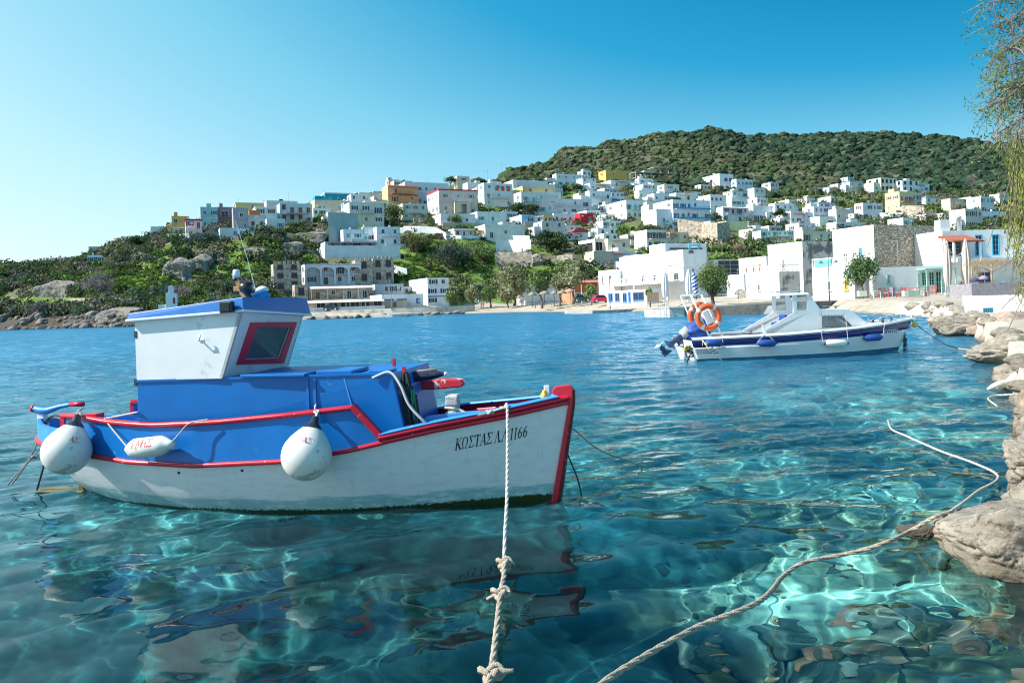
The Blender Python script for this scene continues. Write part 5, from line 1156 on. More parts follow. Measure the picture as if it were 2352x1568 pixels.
# scrub on the big hill: small faceted bushes
def blobs(n, dens, rfun, colf, sub=1, seed=3):
    vi, fi_ = _ICO[sub]; vs, fs, cs = [], [], []; k = 0; t = 0; nv = len(vi)
    rs = np.random.default_rng(seed); U_ = rs.uniform(1080, 2480, n * 8); Y_ = 400 + 500 * rs.uniform(0, 1, n * 8) ** 1.15
    Z_ = terr(U_, Y_); X_ = (U_ - 1176) / 1711 * Y_ + (Z_ - EYE) * SR; keep = rs.random(n * 8) < dens(U_, Y_, X_, Z_)
    idx = np.nonzero(keep)[0][:n]; lump = rs.uniform(.7, 1.25, (len(idx), nv, 1))
    for j, i in enumerate(idx):
        if Y_[i] < 470 and not free(X_[i], Y_[i]): continue
        r = rfun(rs, U_[i], Y_[i]); w = vi * lump[j] * np.array([r * 1.15, r, r * rs.uniform(.65, .95)]) + np.array([X_[i], Y_[i], Z_[i] + r * .35])
        vs.append(w); fs.append(fi_ + k * nv); c = colf(rs, U_[i], Y_[i]); cs.append(c * (0.7 + .6 * rs.random((nv, 1)))); k += 1
    return np.concatenate(vs), np.concatenate(fs), np.concatenate(cs)
def vpix(U_, Y_, Z_): return 695 - (U_ - 1176) * .0349 - (Z_ - EYE) / Y_ * 1711
def woods(U_, Y_, X_, Z_):
    v = vpix(U_, Y_, Z_); line = np.interp(U_, [1500, 1560, 1700, 1900, 2100, 2400], [300, 318, 352, 395, 440, 470]) + 22 * (vn(X_ / 30, Y_ / 30, 4) - .5)
    lower = (U_ > 1480) & (v > 395)
    return (v < line) & (U_ > 1500) | (v > 452 - .0 * U_) & (U_ > 1000) | ((v > 408) & (vn(X_ / 25, Y_ / 25, 14) > .45) & (U_ > 1500))
V1 = blobs(9500, lambda U_, Y_, X_, Z_: np.where(woods(U_, Y_, X_, Z_), .02, .14 + .5 * (vn(X_ / 22, Y_ / 22, 44) > .5)), lambda rs, u, y: rs.uniform(.7, 1.3) * (2.6 if rs.random() < .10 else 1.25) * (.55 + y / 1100), lambda rs, u, y: (DG * .8 if rs.random() < .55 else np.array([.075, .08, .05])) * rs.uniform(.7, 1.3))
V2 = blobs(9500, lambda U_, Y_, X_, Z_: np.where(woods(U_, Y_, X_, Z_), .95, .0), lambda rs, u, y: (rs.uniform(.9, 2.4) if rs.random() < .75 else rs.uniform(2.4, 4.2)) * (.6 + y / 1500), lambda rs, u, y: (np.array([.03, .054, .034]) if rs.random() < .75 else np.array([.06, .075, .046])) * rs.uniform(.6, 1.4), 2, 8)
vv = np.concatenate([V1[0], V2[0]]); ff = np.concatenate([V1[1], V2[1] + len(V1[0])]); cc = np.concatenate([V1[2], V2[2]])
me = np_mesh('hill_scrub', vv, ff, [mat('scrub', (1, 1, 1), .95, .35, .9, .8, 1.6, attr='tint', spec=.05)], smooth=False); vcol(me, cc); tag(link('hill_scrub', me), kind='stuff')

# ------------------------------------------------------------------ trees one can tell apart
TAM = np.array([.24, .25, .14]); OLV = np.array([.17, .24, .09]); PINE = np.array([.05, .09, .042])
def tree(p, h, w, label, col=TAM, leaves=900, lsize=.22, trunk=.35, clumps=9, name='tree', group=None, cat='tree', seed=0, bare=False, shape='round', tw=None, lean=0.0):
    rs = random.Random(seed * 13 + 5); t = thing(name, label, cat, p, 0, group); tw = tw or max(.10, h * .035)
    mb = MB(); fork = Vector((lean * h * .3, 0, h * trunk)); mb.tube(bez([(0, 0, -.6), (lean * h * .1 + .03 * h, .02 * h, h * trunk * .5), fork], 6), [tw * 1.35, tw * 1.1, tw * .95, tw * .9, tw * .85, tw * .8, tw * .8][:7], 7)
    cen = []
    for k in range(clumps):
        a = k * 2.4 + rs.uniform(-.4, .4); rr = math.sqrt((k + .5) / clumps) * w * .36
        if shape == 'round': zc = h * (trunk + (1 - trunk) * (.62 - .38 * (rr / (w * .4)) ** 2 + rs.uniform(-.16, .18)))
        elif shape == 'cone': zc = h * (trunk + (1 - trunk) * k / clumps); rr = w * .34 * (1 - k / clumps) * .6
        else: zc = h * rs.uniform(.35, .85)
        c = Vector((math.cos(a) * rr + fork.x, math.sin(a) * rr, zc)); cen.append(c)
        mid = lerp(fork, c, .5) + Vector((rs.uniform(-.05, .05) * w, rs.uniform(-.05, .05) * w, -.03 * h)); mb.tube(bez([fork - Vector((0, 0, .05)), mid, c], 6), [tw * .55, tw * .45, tw * .35, tw * .28, tw * .2, tw * .14, tw * .1][:7], 5)
    mb.build('trunk', M['bark'], t, fix=False)
    cn = np.array([c[:] for c in cen]); k = .34 if shape != 'cone' else .24
    sz = np.array([[w * k * rs.uniform(.7, 1.1), w * k * rs.uniform(.7, 1.1), (h * (1 - trunk)) * .30 * rs.uniform(.7, 1.15)] for _ in cen])
    if shape == 'cone': sz[:, 2] *= .55; sz[:, :2] *= np.linspace(1.5, .5, clumps)[:, None]
    cl = np.array([col * rs.uniform(.72, 1.3) for _ in cen])
    if bare:
        q = MB()
        for c in cen:
            for _ in range(int(leaves / clumps / 6)):
                d = Vector((rs.gauss(0, 1), rs.gauss(0, 1), rs.gauss(.3, 1))).normalized(); q.tube([c, c + d * w * .12 + Vector((0, 0, .02)), c + d * w * rs.uniform(.2, .3)], [.045, .03, .015], 3)
        q.build('twigs', mat('bare_twigs', tuple(col), .9, .2, 3), t, fix=False)
    else:
        leaf_object('crown', [leaf_quads(cn, sz, max(8, leaves // clumps), lsize, cl, shell=.25, flat=.55, colvar=.45)], t)
    return t
def tree_px(c, x0, x1, yt, yb, label, y=None, **k):
    u0, vb = crop(c, (x0 + x1) / 2, yb); _, vt = crop(c, x0, yt)
    if y is None: p = hit(u0, vb)
    else: p = at(u0, vb, y); p.z = min(p.z, float(terr(u0, y)))
    sc = p.y / 1711 * .9408 / {4: 3.675, 5: 4.126, 6: 4.126, 7: 4.126, 8: 3.92}[c]
    return tree(p, at(u0, vt, p.y).z - p.z, (x1 - x0) * sc, label, **k)
tree_px(6, 555, 710, 1195, 1452, 'pale olive tamarisk on the beach, left of the two people', 168, leaves=900, seed=1, trunk=.2)
tree_px(6, 718, 905, 1172, 1432, 'green tamarisk on the beach beside the two people', 170, col=OLV, leaves=1100, seed=2, trunk=.2)
tree_px(6, 865, 1235, 985, 1400, 'largest feathery olive brown tamarisk behind the beach', 172, col=TAM * 1.05, leaves=2600, clumps=14, seed=3, trunk=.22)
tree_px(6, 890, 1080, 1205, 1440, 'rounded pale tamarisk in front of the largest one', 165, col=TAM * 1.1, leaves=1100, seed=4, trunk=.15)
tree_px(6, 1235, 1425, 1075, 1400, 'leaning green tamarisk with forked trunk over the straw parasols', 150, col=OLV * 1.1, leaves=1300, seed=5, trunk=.4, lean=-.2)
tree_px(6, 1420, 1600, 1090, 1395, 'slim pale tamarisk beside the leaning green one', 148, leaves=900, seed=6, trunk=.35)
tree_px(6, 1530, 1755, 1005, 1400, 'tall yellowish tamarisk left of the brown beach restaurant', 147, col=TAM * 1.15, leaves=1800, clumps=12, seed=7, trunk=.35)
tree_px(6, 1775, 1882, 1205, 1400, 'small round tree in front of the brown beach restaurant', 138, col=OLV, leaves=600, seed=8, trunk=.4, clumps=5)
tree_px(6, 350, 482, 1250, 1462, 'small grey green tree at the foot of the white cube house', 163, col=OLV * .8, leaves=500, seed=9, trunk=.25)
tree_px(6, 455, 560, 1230, 1440, 'dark bushy tree right of the white cube house', 178, col=DG, leaves=500, seed=10, trunk=.2)
pt_ = tree_px(7, 1065, 1400, 990, 1400, 'round tamarisk with thick trunk standing on the pier quay', 84, col=OLV * .95, leaves=3800, lsize=.10, clumps=20, seed=11, trunk=.52, tw=.24)
tree_px(8, 662, 945, 845, 1235, 'dense round green tree on a thin trunk in front of the white house', 79, col=np.array([.11, .18, .075]), leaves=4200, lsize=.10, clumps=18, seed=12, trunk=.28, tw=.09)
tree_px(7, 568, 636, 1212, 1385, 'small potted looking tree by the reed screen', 113, col=OLV, leaves=450, lsize=.15, clumps=5, seed=13, trunk=.35)
tree_px(6, 350, 475, 118, 250, 'dark pine beside the cream tower house on the crest', col=PINE, leaves=420, lsize=.35, seed=14, trunk=.4, clumps=6)
tree_px(6, 1000, 1160, 365, 500, 'dark spreading pine left below the large windowed house', col=PINE, leaves=800, lsize=.32, seed=15, trunk=.1)
tree_px(6, 1140, 1315, 385, 505, 'dark spreading pine right below the large windowed house', col=PINE, leaves=800, lsize=.32, seed=16, trunk=.1)
tree_px(6, 1450, 1585, 365, 505, 'green broadleaf tree in front of the long balcony house', col=OLV * .8, leaves=600, lsize=.32, seed=17, trunk=.2)
tree_px(6, 1450, 1600, 200, 280, 'round dark tree left under the isolated white block', col=PINE * 1.2, leaves=500, lsize=.4, seed=18, trunk=.1)
tree_px(6, 1625, 1750, 190, 280, 'round dark tree right under the isolated white block', col=PINE * 1.2, leaves=450, lsize=.4, seed=19, trunk=.1)
tree_px(6, 235, 620, 765, 1060, 'huge grey green bush on the green slope below the villa pergola', col=BG * .9, leaves=2600, lsize=.26, clumps=16, seed=20, trunk=.05, name='bush', cat='bush')
tree_px(6, 612, 870, 785, 1010, 'large bright topped bush beside the whitewashed retaining wall', col=OLV * .95, leaves=1700, lsize=.26, clumps=12, seed=21, trunk=.05, name='bush', cat='bush')
tree_px(5, 1730, 2040, 605, 830, 'broad brownish bush at the right of the white villa', col=OL, leaves=1500, lsize=.28, clumps=12, seed=22, trunk=.05, name='bush', cat='bush')
tree_px(6, 1260, 1500, 640, 880, 'tall dark tree mass in the gully, left part', col=DD, leaves=1600, lsize=.3, clumps=12, seed=23, trunk=.1)
tree_px(6, 1400, 1600, 680, 900, 'tall dark tree mass in the gully, right part', col=DG, leaves=1400, lsize=.3, clumps=12, seed=24, trunk=.1)
tree_px(7, 865, 1030, 278, 365, 'round dark pine in front of the hidden white house', col=PINE, leaves=600, lsize=.35, seed=25, trunk=.15)
tree_px(7, 925, 1050, 358, 655, 'slender tiered araucaria in front of the tall guesthouse', col=np.array([.13, .14, .10]), leaves=600, lsize=.28, clumps=11, seed=26, trunk=.12, shape='cone')
tree_px(7, 1205, 1335, 478, 605, 'dark tree right of the blue balcony guesthouse', col=BG, leaves=600, lsize=.3, seed=27, trunk=.15)
tree_px(7, 1848, 1972, 452, 620, 'umbrella shaped dark pine on a bare trunk in the right village', col=PINE, leaves=600, lsize=.3, seed=28, trunk=.5, clumps=6)
tree_px(7, 1718, 1852, 535, 668, 'dark leafy tree below the plain white house', col=DG, leaves=800, lsize=.3, seed=29, trunk=.1)
tree_px(7, 1588, 1712, 668, 765, 'round green bush left of the turquoise shuttered house', col=OLV * .8, leaves=700, lsize=.25, seed=30, trunk=.05, name='bush', cat='bush')
tree_px(7, 470, 700, 585, 730, 'wide yellow green tree on the slope left of the stone retaining wall', col=OL, leaves=1200, lsize=.28, clumps=11, seed=31, trunk=.1)
tree_px(7, 705, 915, 645, 790, 'bare brown shrub before the stone retaining wall', col=BB, leaves=1500, seed=32, trunk=.1, bare=True, clumps=10)
tree_px(7, 1235, 1430, 795, 885, 'bright green bush behind the big white taverna', col=OLV, leaves=900, lsize=.25, seed=33, trunk=.05, name='bush', cat='bush')
tree_px(7, 1425, 1570, 800, 900, 'reddish bare tree behind the big white taverna', col=np.array([.22, .13, .12]), leaves=1200, seed=34, trunk=.15, bare=True)
tree_px(4, 1148, 1265, 563, 705, 'airy dark tree on the skyline of the left ridge', col=DG, leaves=500, lsize=.28, seed=35, trunk=.35, clumps=7)
tree_px(4, 488, 632, 768, 865, 'low bare looking tree on the left ridge skyline', col=BB * .8, leaves=900, seed=36, trunk=.15, bare=True)
tree_px(4, 160, 320, 842, 930, 'round dark bush on the skyline at far left', col=DG, leaves=700, lsize=.26, seed=37, trunk=.05, name='bush', cat='bush')
tree_px(4, 345, 430, 808, 880, 'small dark tree on the skyline at far left', col=DD, leaves=350, lsize=.26, seed=38, trunk=.2)
tree_px(4, -20, 70, 885, 1000, 'dark tree cut by the left border', col=DG, leaves=500, lsize=.26, seed=39, trunk=.2)
tree_px(4, 1340, 1510, 545, 640, 'brown bare tree under the turquoise veranda house', col=BB, leaves=900, seed=40, trunk=.15, bare=True)
tree_px(4, 1830, 1960, 500, 610, 'bare dark tree below the pale teal house', col=BB * .6, leaves=800, seed=41, trunk=.2, bare=True)
tree_px(4, 730, 1060, 880, 1120, 'wide grey leafless shrub thicket on the left headland', col=np.array([.20, .18, .18]), leaves=2400, seed=42, trunk=.05, bare=True, clumps=14, name='bush', cat='bush')
tree_px(4, 250, 480, 1140, 1300, 'grey leafless bush above the left headland boulders', col=np.array([.18, .16, .16]), leaves=1600, seed=43, trunk=.05, bare=True, clumps=12, name='bush', cat='bush')
tree_px(4, 1500, 1740, 1010, 1160, 'grey brown bush beside the tiny roadside chapel', col=BB * .9, leaves=1500, seed=44, trunk=.05, bare=True, clumps=10, name='bush', cat='bush')
tree_px(5, 1555, 1760, 300, 500, 'tall green tree under the ochre apartment house', col=OLV * .7, leaves=900, lsize=.3, seed=45, trunk=.15)
tree_px(6, 405, 525, 500, 618, 'green yellow tree in front of the low house under the pink mansion', col=OLV, leaves=500, lsize=.3, seed=46, trunk=.2)
tree_px(5, 385, 480, 1010, 1220, 'leafless tree left of the stone hotel tower', col=np.array([.24, .21, .20]), leaves=700, seed=47, trunk=.4, bare=True)
tree_px(8, 1615, 1700, 585, 660, 'low green bush on the slope above the stone wall house', col=LG * .8, leaves=400, lsize=.25, seed=48, trunk=.05, name='bush', cat='bush') if 0 else None
tree_px(8, 1640, 1800, 330, 470, 'bare brown tree by the beige ruin at far right', col=BB, leaves=900, seed=49, trunk=.15, bare=True)
tree_px(8, 1800, 2040, 280, 420, 'broad dark green tree below the highest far right house', col=PINE * 1.2, leaves=900, lsize=.35, seed=50, trunk=.1)
tree_px(8, 1810, 1910, 80, 250, 'tall pale leafless poplar on the right hillside', col=np.array([.26, .22, .20]), leaves=900, seed=51, trunk=.15, bare=True, shape='tall')
tree_px(8, 1370, 1520, 440, 560, 'pinkish bare tree right of the arcade terrace', col=np.array([.22, .16, .14]), leaves=900, seed=52, trunk=.15, bare=True)
# near tamarisk hanging in from the right border
fg = thing('tamarisk_tree', 'tamarisk hanging into the picture at the right border, thin twigs over the sky', 'tree', (6.6, 7.6, .6))
mb = MB(); O_ = Vector((6.6, 7.6, .6)); mb.tube(bez([(0, 0, -.5), (.1, 0, 1.2), (-.1, .1, 2.4), (0, 0, 3.9)], 14), [.20, .19, .18, .17, .165, .16, .155, .15, .14, .13, .12, .11, .10, .1, .1, .1, .1][:15], 9)
tr = random.Random(17); tips = []
def branch(p0, p1, sag, r0):
    p0, p1 = Vector(p0), Vector(p1); c = bez([p0, lerp(p0, p1, .5) + Vector((0, 0, sag)), p1], 10); mb.tube(c, [lerp(r0, .004, i / (len(c) - 1)) for i in range(len(c))], 5); return c
BR = [((2480, 10), (2282, 8), .15), ((2500, 60), (2300, 60), .2), ((2500, 130), (2288, 130), .22), ((2500, 190), (2318, 150), .15), ((2500, 190), (2275, 262), .3), ((2500, 260), (2290, 205), .2), ((2480, 300), (2345, 320), .15), ((2500, 90), (2320, 110), .2), ((2500, 350), (2300, 300), .3), ((2500, 230), (2300, 236), .25)]
fine = []
for (a, b, sg_) in BR:
    y = tr.uniform(6.6, 7.8); c = branch(at(*a, y) - O_, at(*b, y - .5) - O_, sg_, .022)
    for i in range(3, len(c)):
        for _ in range(5):
            q = c[i] + Vector((tr.uniform(-.30, .06), tr.uniform(-.2, .2), tr.uniform(-.30, -.02))); mb.tube([c[i], lerp(c[i], q, .5) + Vector((-.02, 0, .03)), q], [.0035, .003, .0015], 3)
            fine.append(lerp(c[i], q, .6)); fine.append(q)
    for _ in range(6): branch(c[tr.randint(4, len(c) - 1)], c[-1] + Vector((tr.uniform(-.1, .3), tr.uniform(-.2, .2), tr.uniform(-.35, .1))), .05, .006)
for k in range(26):
    a = at(tr.uniform(2330, 2480), tr.uniform(300, 420), 6.8) - O_; b = a + Vector((tr.uniform(-.15, .1), tr.uniform(-.3, .3), tr.uniform(-1.3, -.4))); mb.tube([a, lerp(a, b, .5), b], [.006, .005, .002], 3); 
for k in range(9):
    a = at(tr.uniform(2370, 2480), tr.uniform(560, 720), 6.4) - O_; b = at(tr.uniform(2270, 2345), tr.uniform(600, 860), 6.2) - O_; branch(a, b, .12, .004)
mb.build('branches', mat('tamarisk_bark', (.22, .17, .15), .9, .3, 9), fg, fix=False)
fc_ = np.array([p[:] for p in fine]); parts = [leaf_quads(fc_, np.full((len(fc_), 3), .07), 8, .012, np.array([.16, .22, .07]), flat=.4, shell=.1)]
cn = []
for k in range(230):
    v_ = tr.uniform(320, 690); u_ = tr.uniform(2326 if v_ < 600 else 2350, 2500); cn.append((at(u_ + 12 * math.sin(v_ / 30), v_, tr.uniform(6.4, 7.6)) - O_)[:])
cn = np.array(cn); parts.append(leaf_quads(cn, np.tile([[.09, .16, .20]], (len(cn), 1)), 75, .016, np.array([.26, .27, .08]), flat=.30, shell=.05, droop=.7))
cn2 = np.array([(at(tr.uniform(2330, 2480), tr.uniform(150, 360), 7.2) - O_)[:] for _ in range(34)]); parts.append(leaf_quads(cn2, np.tile([[.14, .16, .16]], (len(cn2), 1)), 26, .015, np.array([.10, .13, .04]), flat=.35, shell=.05, droop=.4))
leaf_object('foliage', parts, fg)
# =================================================================== THE BLUE AND WHITE FISHING BOAT
def paint(name, col, chip=(.62, .6, .56), amt=.12, scale=9, rough=.38, var=.07, bump=.05, coat=.0):
    return mat(name, col, rough, var, 3.0, bump, 25.0, col2=chip, c2amt=amt, c2scale=scale, coat=coat, sharp=.015)
M['boat_blue'] = paint('boat_blue_paint', (.0, .135, .45), (.03, .22, .54), .30, 7, .36)
M['boat_blue_pale'] = paint('boat_pale_blue_paint', (.05, .27, .66), (.34, .47, .66), .3, 9, .4)
M['boat_red'] = paint('boat_red_paint', (.50, .012, .035), (.60, .42, .40), .32, 14, .3)
M['boat_red_worn'] = paint('boat_worn_red_paint', (.52, .02, .04), (.72, .62, .58), .43, 7, .5)
M['boat_white'] = paint('boat_white_paint', (.74, .75, .76), (.60, .62, .64), .36, 4, .42, .05)
M['grey_wood'] = mat('grey_painted_wood', (.42, .42, .42), .7, .2, 9, .5, 30)
M['bare_wood'] = mat('varnished_wood', (.42, .20, .09), .55, .25, 9, .3, 30)
M['black_plastic'] = mat('black_plastic', (.012, .013, .018), .35, .2, 9)
M['clear_lamp'] = mat('clear_lamp_glass', (.75, .77, .78), .12, .05, 9)
M['white_plastic'] = mat('white_plastic', (.78, .78, .74), .35, .05, 9)
M['buoy'] = paint('scuffed_white_buoy', (.70, .69, .65), (.46, .44, .40), .38, 5, .45, .12)
M['buoy_tip'] = mat('buoy_tip', (.02, .025, .04), .4, .2, 9)
M['red_ink'] = mat('red_marker', (.62, .04, .06), .6, .2, 30, col2=(.72, .6, .58), c2amt=.4, c2scale=40)
M['black_ink'] = mat('black_lettering', (.006, .01, .018), .4, .1, 9)
M['rope_white'] = mat('white_rope', (.62, .59, .53), .85, .18, 60, .9, 160)
M['rope_tan'] = mat('tan_rope', (.50, .42, .33), .9, .25, 40, .9, 160)
M['rope_grey'] = mat('grey_rope', (.34, .33, .34), .9, .25, 40, .9, 160)
M['rope_dark'] = mat('dark_rope', (.035, .045, .05), .8, .3, 40, .8, 160)
M['hose_grey'] = mat('grey_hose', (.45, .46, .47), .5, .1, 9)
M['cloth_blue'] = mat('blue_plastic_bag', (.02, .28, .72), .3, .2, 9, .5, 12)
M['cloth_navy'] = mat('navy_canvas', (.006, .012, .06), .75, .3, 9, .8, 14)
M['yellow'] = mat('yellow_plastic', (.80, .62, .08), .35, .05, 9)
M['algae'] = mat('algae_board', (.15, .13, .05), .7, .4, 9, .6, 12)
def glass_mat(name, tint=(.7, .78, .8), alpha=.75):
    m = bpy.data.materials.new(name); m.use_nodes = True; N = m.node_tree.nodes; L = m.node_tree.links; N.clear()
    out = N.new('ShaderNodeOutputMaterial'); t = N.new('ShaderNodeBsdfTransparent'); t.inputs[0].default_value = (*tint, 1)
    g = N.new('ShaderNodeBsdfGlossy'); g.inputs['Roughness'].default_value = .03; fr = N.new('ShaderNodeFresnel'); fr.inputs[0].default_value = 1.5
    d = N.new('ShaderNodeBsdfDiffuse'); d.inputs[0].default_value = (.4, .43, .45, 1); m1 = N.new('ShaderNodeMixShader'); m1.inputs[0].default_value = 1 - alpha
    L.new(t.outputs[0], m1.inputs[1]); L.new(d.outputs[0], m1.inputs[2])
    mx = N.new('ShaderNodeMixShader'); L.new(fr.outputs[0], mx.inputs[0]); L.new(m1.outputs[0], mx.inputs[1]); L.new(g.outputs[0], mx.inputs[2]); L.new(mx.outputs[0], out.inputs[0])
    return m
M['pane'] = glass_mat('window_glass', (.85, .88, .9), .74)  # grey diffuse share in the pane stands in for a brighter interior
M['cloudy'] = glass_mat('cloudy_window', (.85, .9, .92), .7)
# hull paint: white topsides, teal faded boot stripe, weed along the waterline
def hull_mat():
    m = bpy.data.materials.new('hull_paint'); m.use_nodes = True; N = m.node_tree.nodes; L = m.node_tree.links; b = N['Principled BSDF']
    b.inputs['Roughness'].default_value = .32
    tc = N.new('ShaderNodeTexCoord'); s = N.new('ShaderNodeSeparateXYZ'); L.new(tc.outputs['Object'], s.inputs[0])
    def noise(sc, det, stretch=(1, 1, 1)):
        mp = N.new('ShaderNodeMapping'); mp.inputs['Scale'].default_value = stretch; L.new(tc.outputs['Object'], mp.inputs[0])
        n = N.new('ShaderNodeTexNoise'); n.inputs['Scale'].default_value = sc; n.inputs['Detail'].default_value = det; n.inputs['Roughness'].default_value = .65; L.new(mp.outputs[0], n.inputs['Vector']); return n
    def rng(src, a, b_, c=0., d=1.):
        r = N.new('ShaderNodeMapRange'); r.inputs[1].default_value = a; r.inputs[2].default_value = b_; r.inputs[3].default_value = c; r.inputs[4].default_value = d; L.new(src, r.inputs[0]); return r.outputs[0]
    def mth(op, a, b_):
        q = N.new('ShaderNodeMath'); q.operation = op
        for i, w in enumerate((a, b_)):
            if isinstance(w, (int, float)): q.inputs[i].default_value = w
            else: L.new(w, q.inputs[i])
        return q.outputs[0]
    def mix(f, a, col):
        x = N.new('ShaderNodeMix'); x.data_type = 'RGBA'; L.new(f, x.inputs[0])
        if isinstance(a, tuple): x.inputs[6].default_value = (*a, 1)
        else: L.new(a, x.inputs[6])
        x.inputs[7].default_value = (*col, 1); return x.outputs[2]
    z = s.outputs['Z']
    n1 = noise(6, 8, (1, 1, 3)); n2 = noise(2.2, 8, (.6, 1, 5)); n3 = noise(38, 6); n4 = noise(13, 8, (1.6, 1, 1))
    base = mix(rng(n1.outputs[0], .5, .68), (.78, .80, .82), (.68, .70, .72))
    zz = mth('ADD', z, mth('MULTIPLY', mth('SUBTRACT', n2.outputs[0], .5), .16))
    sx = mth('MULTIPLY', mth('ADD', s.outputs['X'], 0.2), mth('MULTIPLY', mth('ADD', s.outputs['X'], 0.2), -.012))
    teal = mth('MULTIPLY', mth('MULTIPLY', rng(zz, .17, .145), rng(n1.outputs[0], .30, .50)), .75)
    base = mix(teal, base, (.16, .44, .46))
    sc = mth('MULTIPLY', mth('MULTIPLY', rng(n4.outputs[0], .60, .64), rng(s.outputs['X'], -.3, -1.3)), .5)  # squiggles of light thrown up by the water, painted into the after hull
    base = mix(sc, base, (.86, .88, .88))
    st = noise(5, 7, (3.2, 1, .35)); stm = mth('MULTIPLY', rng(st.outputs[0], .58, .72), .38)
    base = mix(stm, base, (.50, .50, .47))
    wz = mth('ADD', z, mth('MULTIPLY', mth('SUBTRACT', n3.outputs[0], .5), .10))
    wz = mth('SUBTRACT', wz, mth('MULTIPLY', rng(s.outputs['X'], 0.6, 2.6), .018))
    base = mix(rng(wz, .036, .024), base, (.035, .05, .008))
    L.new(base, b.inputs['Base Color'])
    bp = N.new('ShaderNodeBump'); bp.inputs['Strength'].default_value = .22; bp.inputs['Distance'].default_value = .02; L.new(n2.outputs[0], bp.inputs['Height']); L.new(bp.outputs[0], b.inputs['Normal'])
    return m
M['hull'] = hull_mat()

FB = Frame(onplane(190, 1128), onplane(1268, 1142))
SHZ = [(-3.24, .66), (-3.05, .625), (-2.6, .595), (-2.03, .560), (-1.455, .525), (-.67, .512), (.27, .56), (.915, .65), (1.24, .715), (1.72, .80), (2.3, .875), (2.82, .955), (2.96, .975)]
SHB = [(-3.24, .02), (-3.15, .16), (-3.0, .29), (-2.75, .44), (-2.43, .575), (-2.03, .70), (-1.455, .83), (-.67, .925), (.27, .935), (.915, .87), (1.24, .80), (1.72, .645), (2.3, .385), (2.7, .16), (2.88, .05), (2.96, .02)]
WLB = [(-2.62, .015), (-2.4, .12), (-2.1, .30), (-1.72, .47), (-.876, .66), (-.1, .70), (.77, .62), (1.6, .40), (2.2, .18), (2.6, .045), (2.73, .012)]
def sheer_y(x): return tab(SHB, x)
def sheer_z(x): return tab(SHZ, x)
def hull_point(s, k, side):
    if k >= .3:
        t = (k - .3) / .7
        xs = lerp(-2.62, -3.24, t ** .75); xb = lerp(2.73, 2.96, t)
        x = lerp(xs, xb, s); xw = lerp(-2.62, 2.73, s); xt = lerp(-3.24, 2.96, s)
        y = lerp(tab(WLB, xw), tab(SHB, xt), t ** .8); z = lerp(0, tab(SHZ, xt), t)
    else:
        t = k / .3; xs = lerp(-2.15, -2.62, t); xb = lerp(2.45, 2.73, t ** .6); x = lerp(xs, xb, s); xw = lerp(-2.62, 2.73, s)
        y = lerp(.02, tab(WLB, xw), math.sqrt(max(0, t * (2 - t)))); z = lerp(-.40, 0, t)
    return (x, side * y, z)
main = thing('fishing_boat', 'blue and white wooden fishing boat with red rails and white wheelhouse in the foreground', 'boat', FB.o, FB.a)
def P(name, mb, mt, parent=main, **k): return mb.build(name, mt, parent, **k)
NS, NK = 64, 22
ss = [.5 - .5 * math.cos(math.pi * i / NS) for i in range(NS + 1)]; kk = [i / NK for i in range(NK + 1)]
mb = MB()
for side in (-1, 1): mb.grid([[hull_point(s, k, side) for k in kk] for s in ss])
for e in (0, 1): mb.grid([[hull_point(e, k, -1) for k in kk], [hull_point(e, k, 1) for k in kk]], sm=False)
hull = P('hull', mb, M['hull'])
dep = bpy.context.evaluated_depsgraph_get()
HB = BVHTree.FromPolygons([Vector(v) for v in mb.v], mb.f)
def hull_surf(x, z, side=-1, off=.004):
    r = HB.ray_cast(Vector((x, side * 3, z)), Vector((0, -side, 0)))
    if r[0] is None: return Vector((x, side * .1, z))
    n = r[1] if r[1].y * side > 0 else -r[1]
    return r[0] + n * off
def sweep(mb, path, w, h, mi=0, out=None, sm=True):   # rectangular moulding: path of (point, outward dir)
    rows = []
    for p, o in path:
        p, o = Vector(p), Vector(o).normalized(); u = Vector((0, 0, 1))
        rows.append([p + o * w / 2 * a + u * h / 2 * b for a, b in ((-1, -1), (-.2, -1), (.75, -.85), (1, -.4), (1, .4), (.75, .85), (-.2, 1), (-1, 1), (-1, -1))])
    mb.grid(rows, mi, sm); mb.add(rows[0][:8], [tuple(range(8))], mi); mb.add(rows[-1][:8], [tuple(range(8))[::-1]], mi)
def side_path(x0, x1, zf, n=40, side=-1, dy=0.0):
    out = []
    for i in range(n + 1):
        x = lerp(x0, x1, i / n); y = sheer_y(x) + dy; t = (sheer_y(x + .03) - sheer_y(x - .03)) / .06
        out.append(((x, side * y, zf(x)), (-t * .9, side, 0)))
    return out
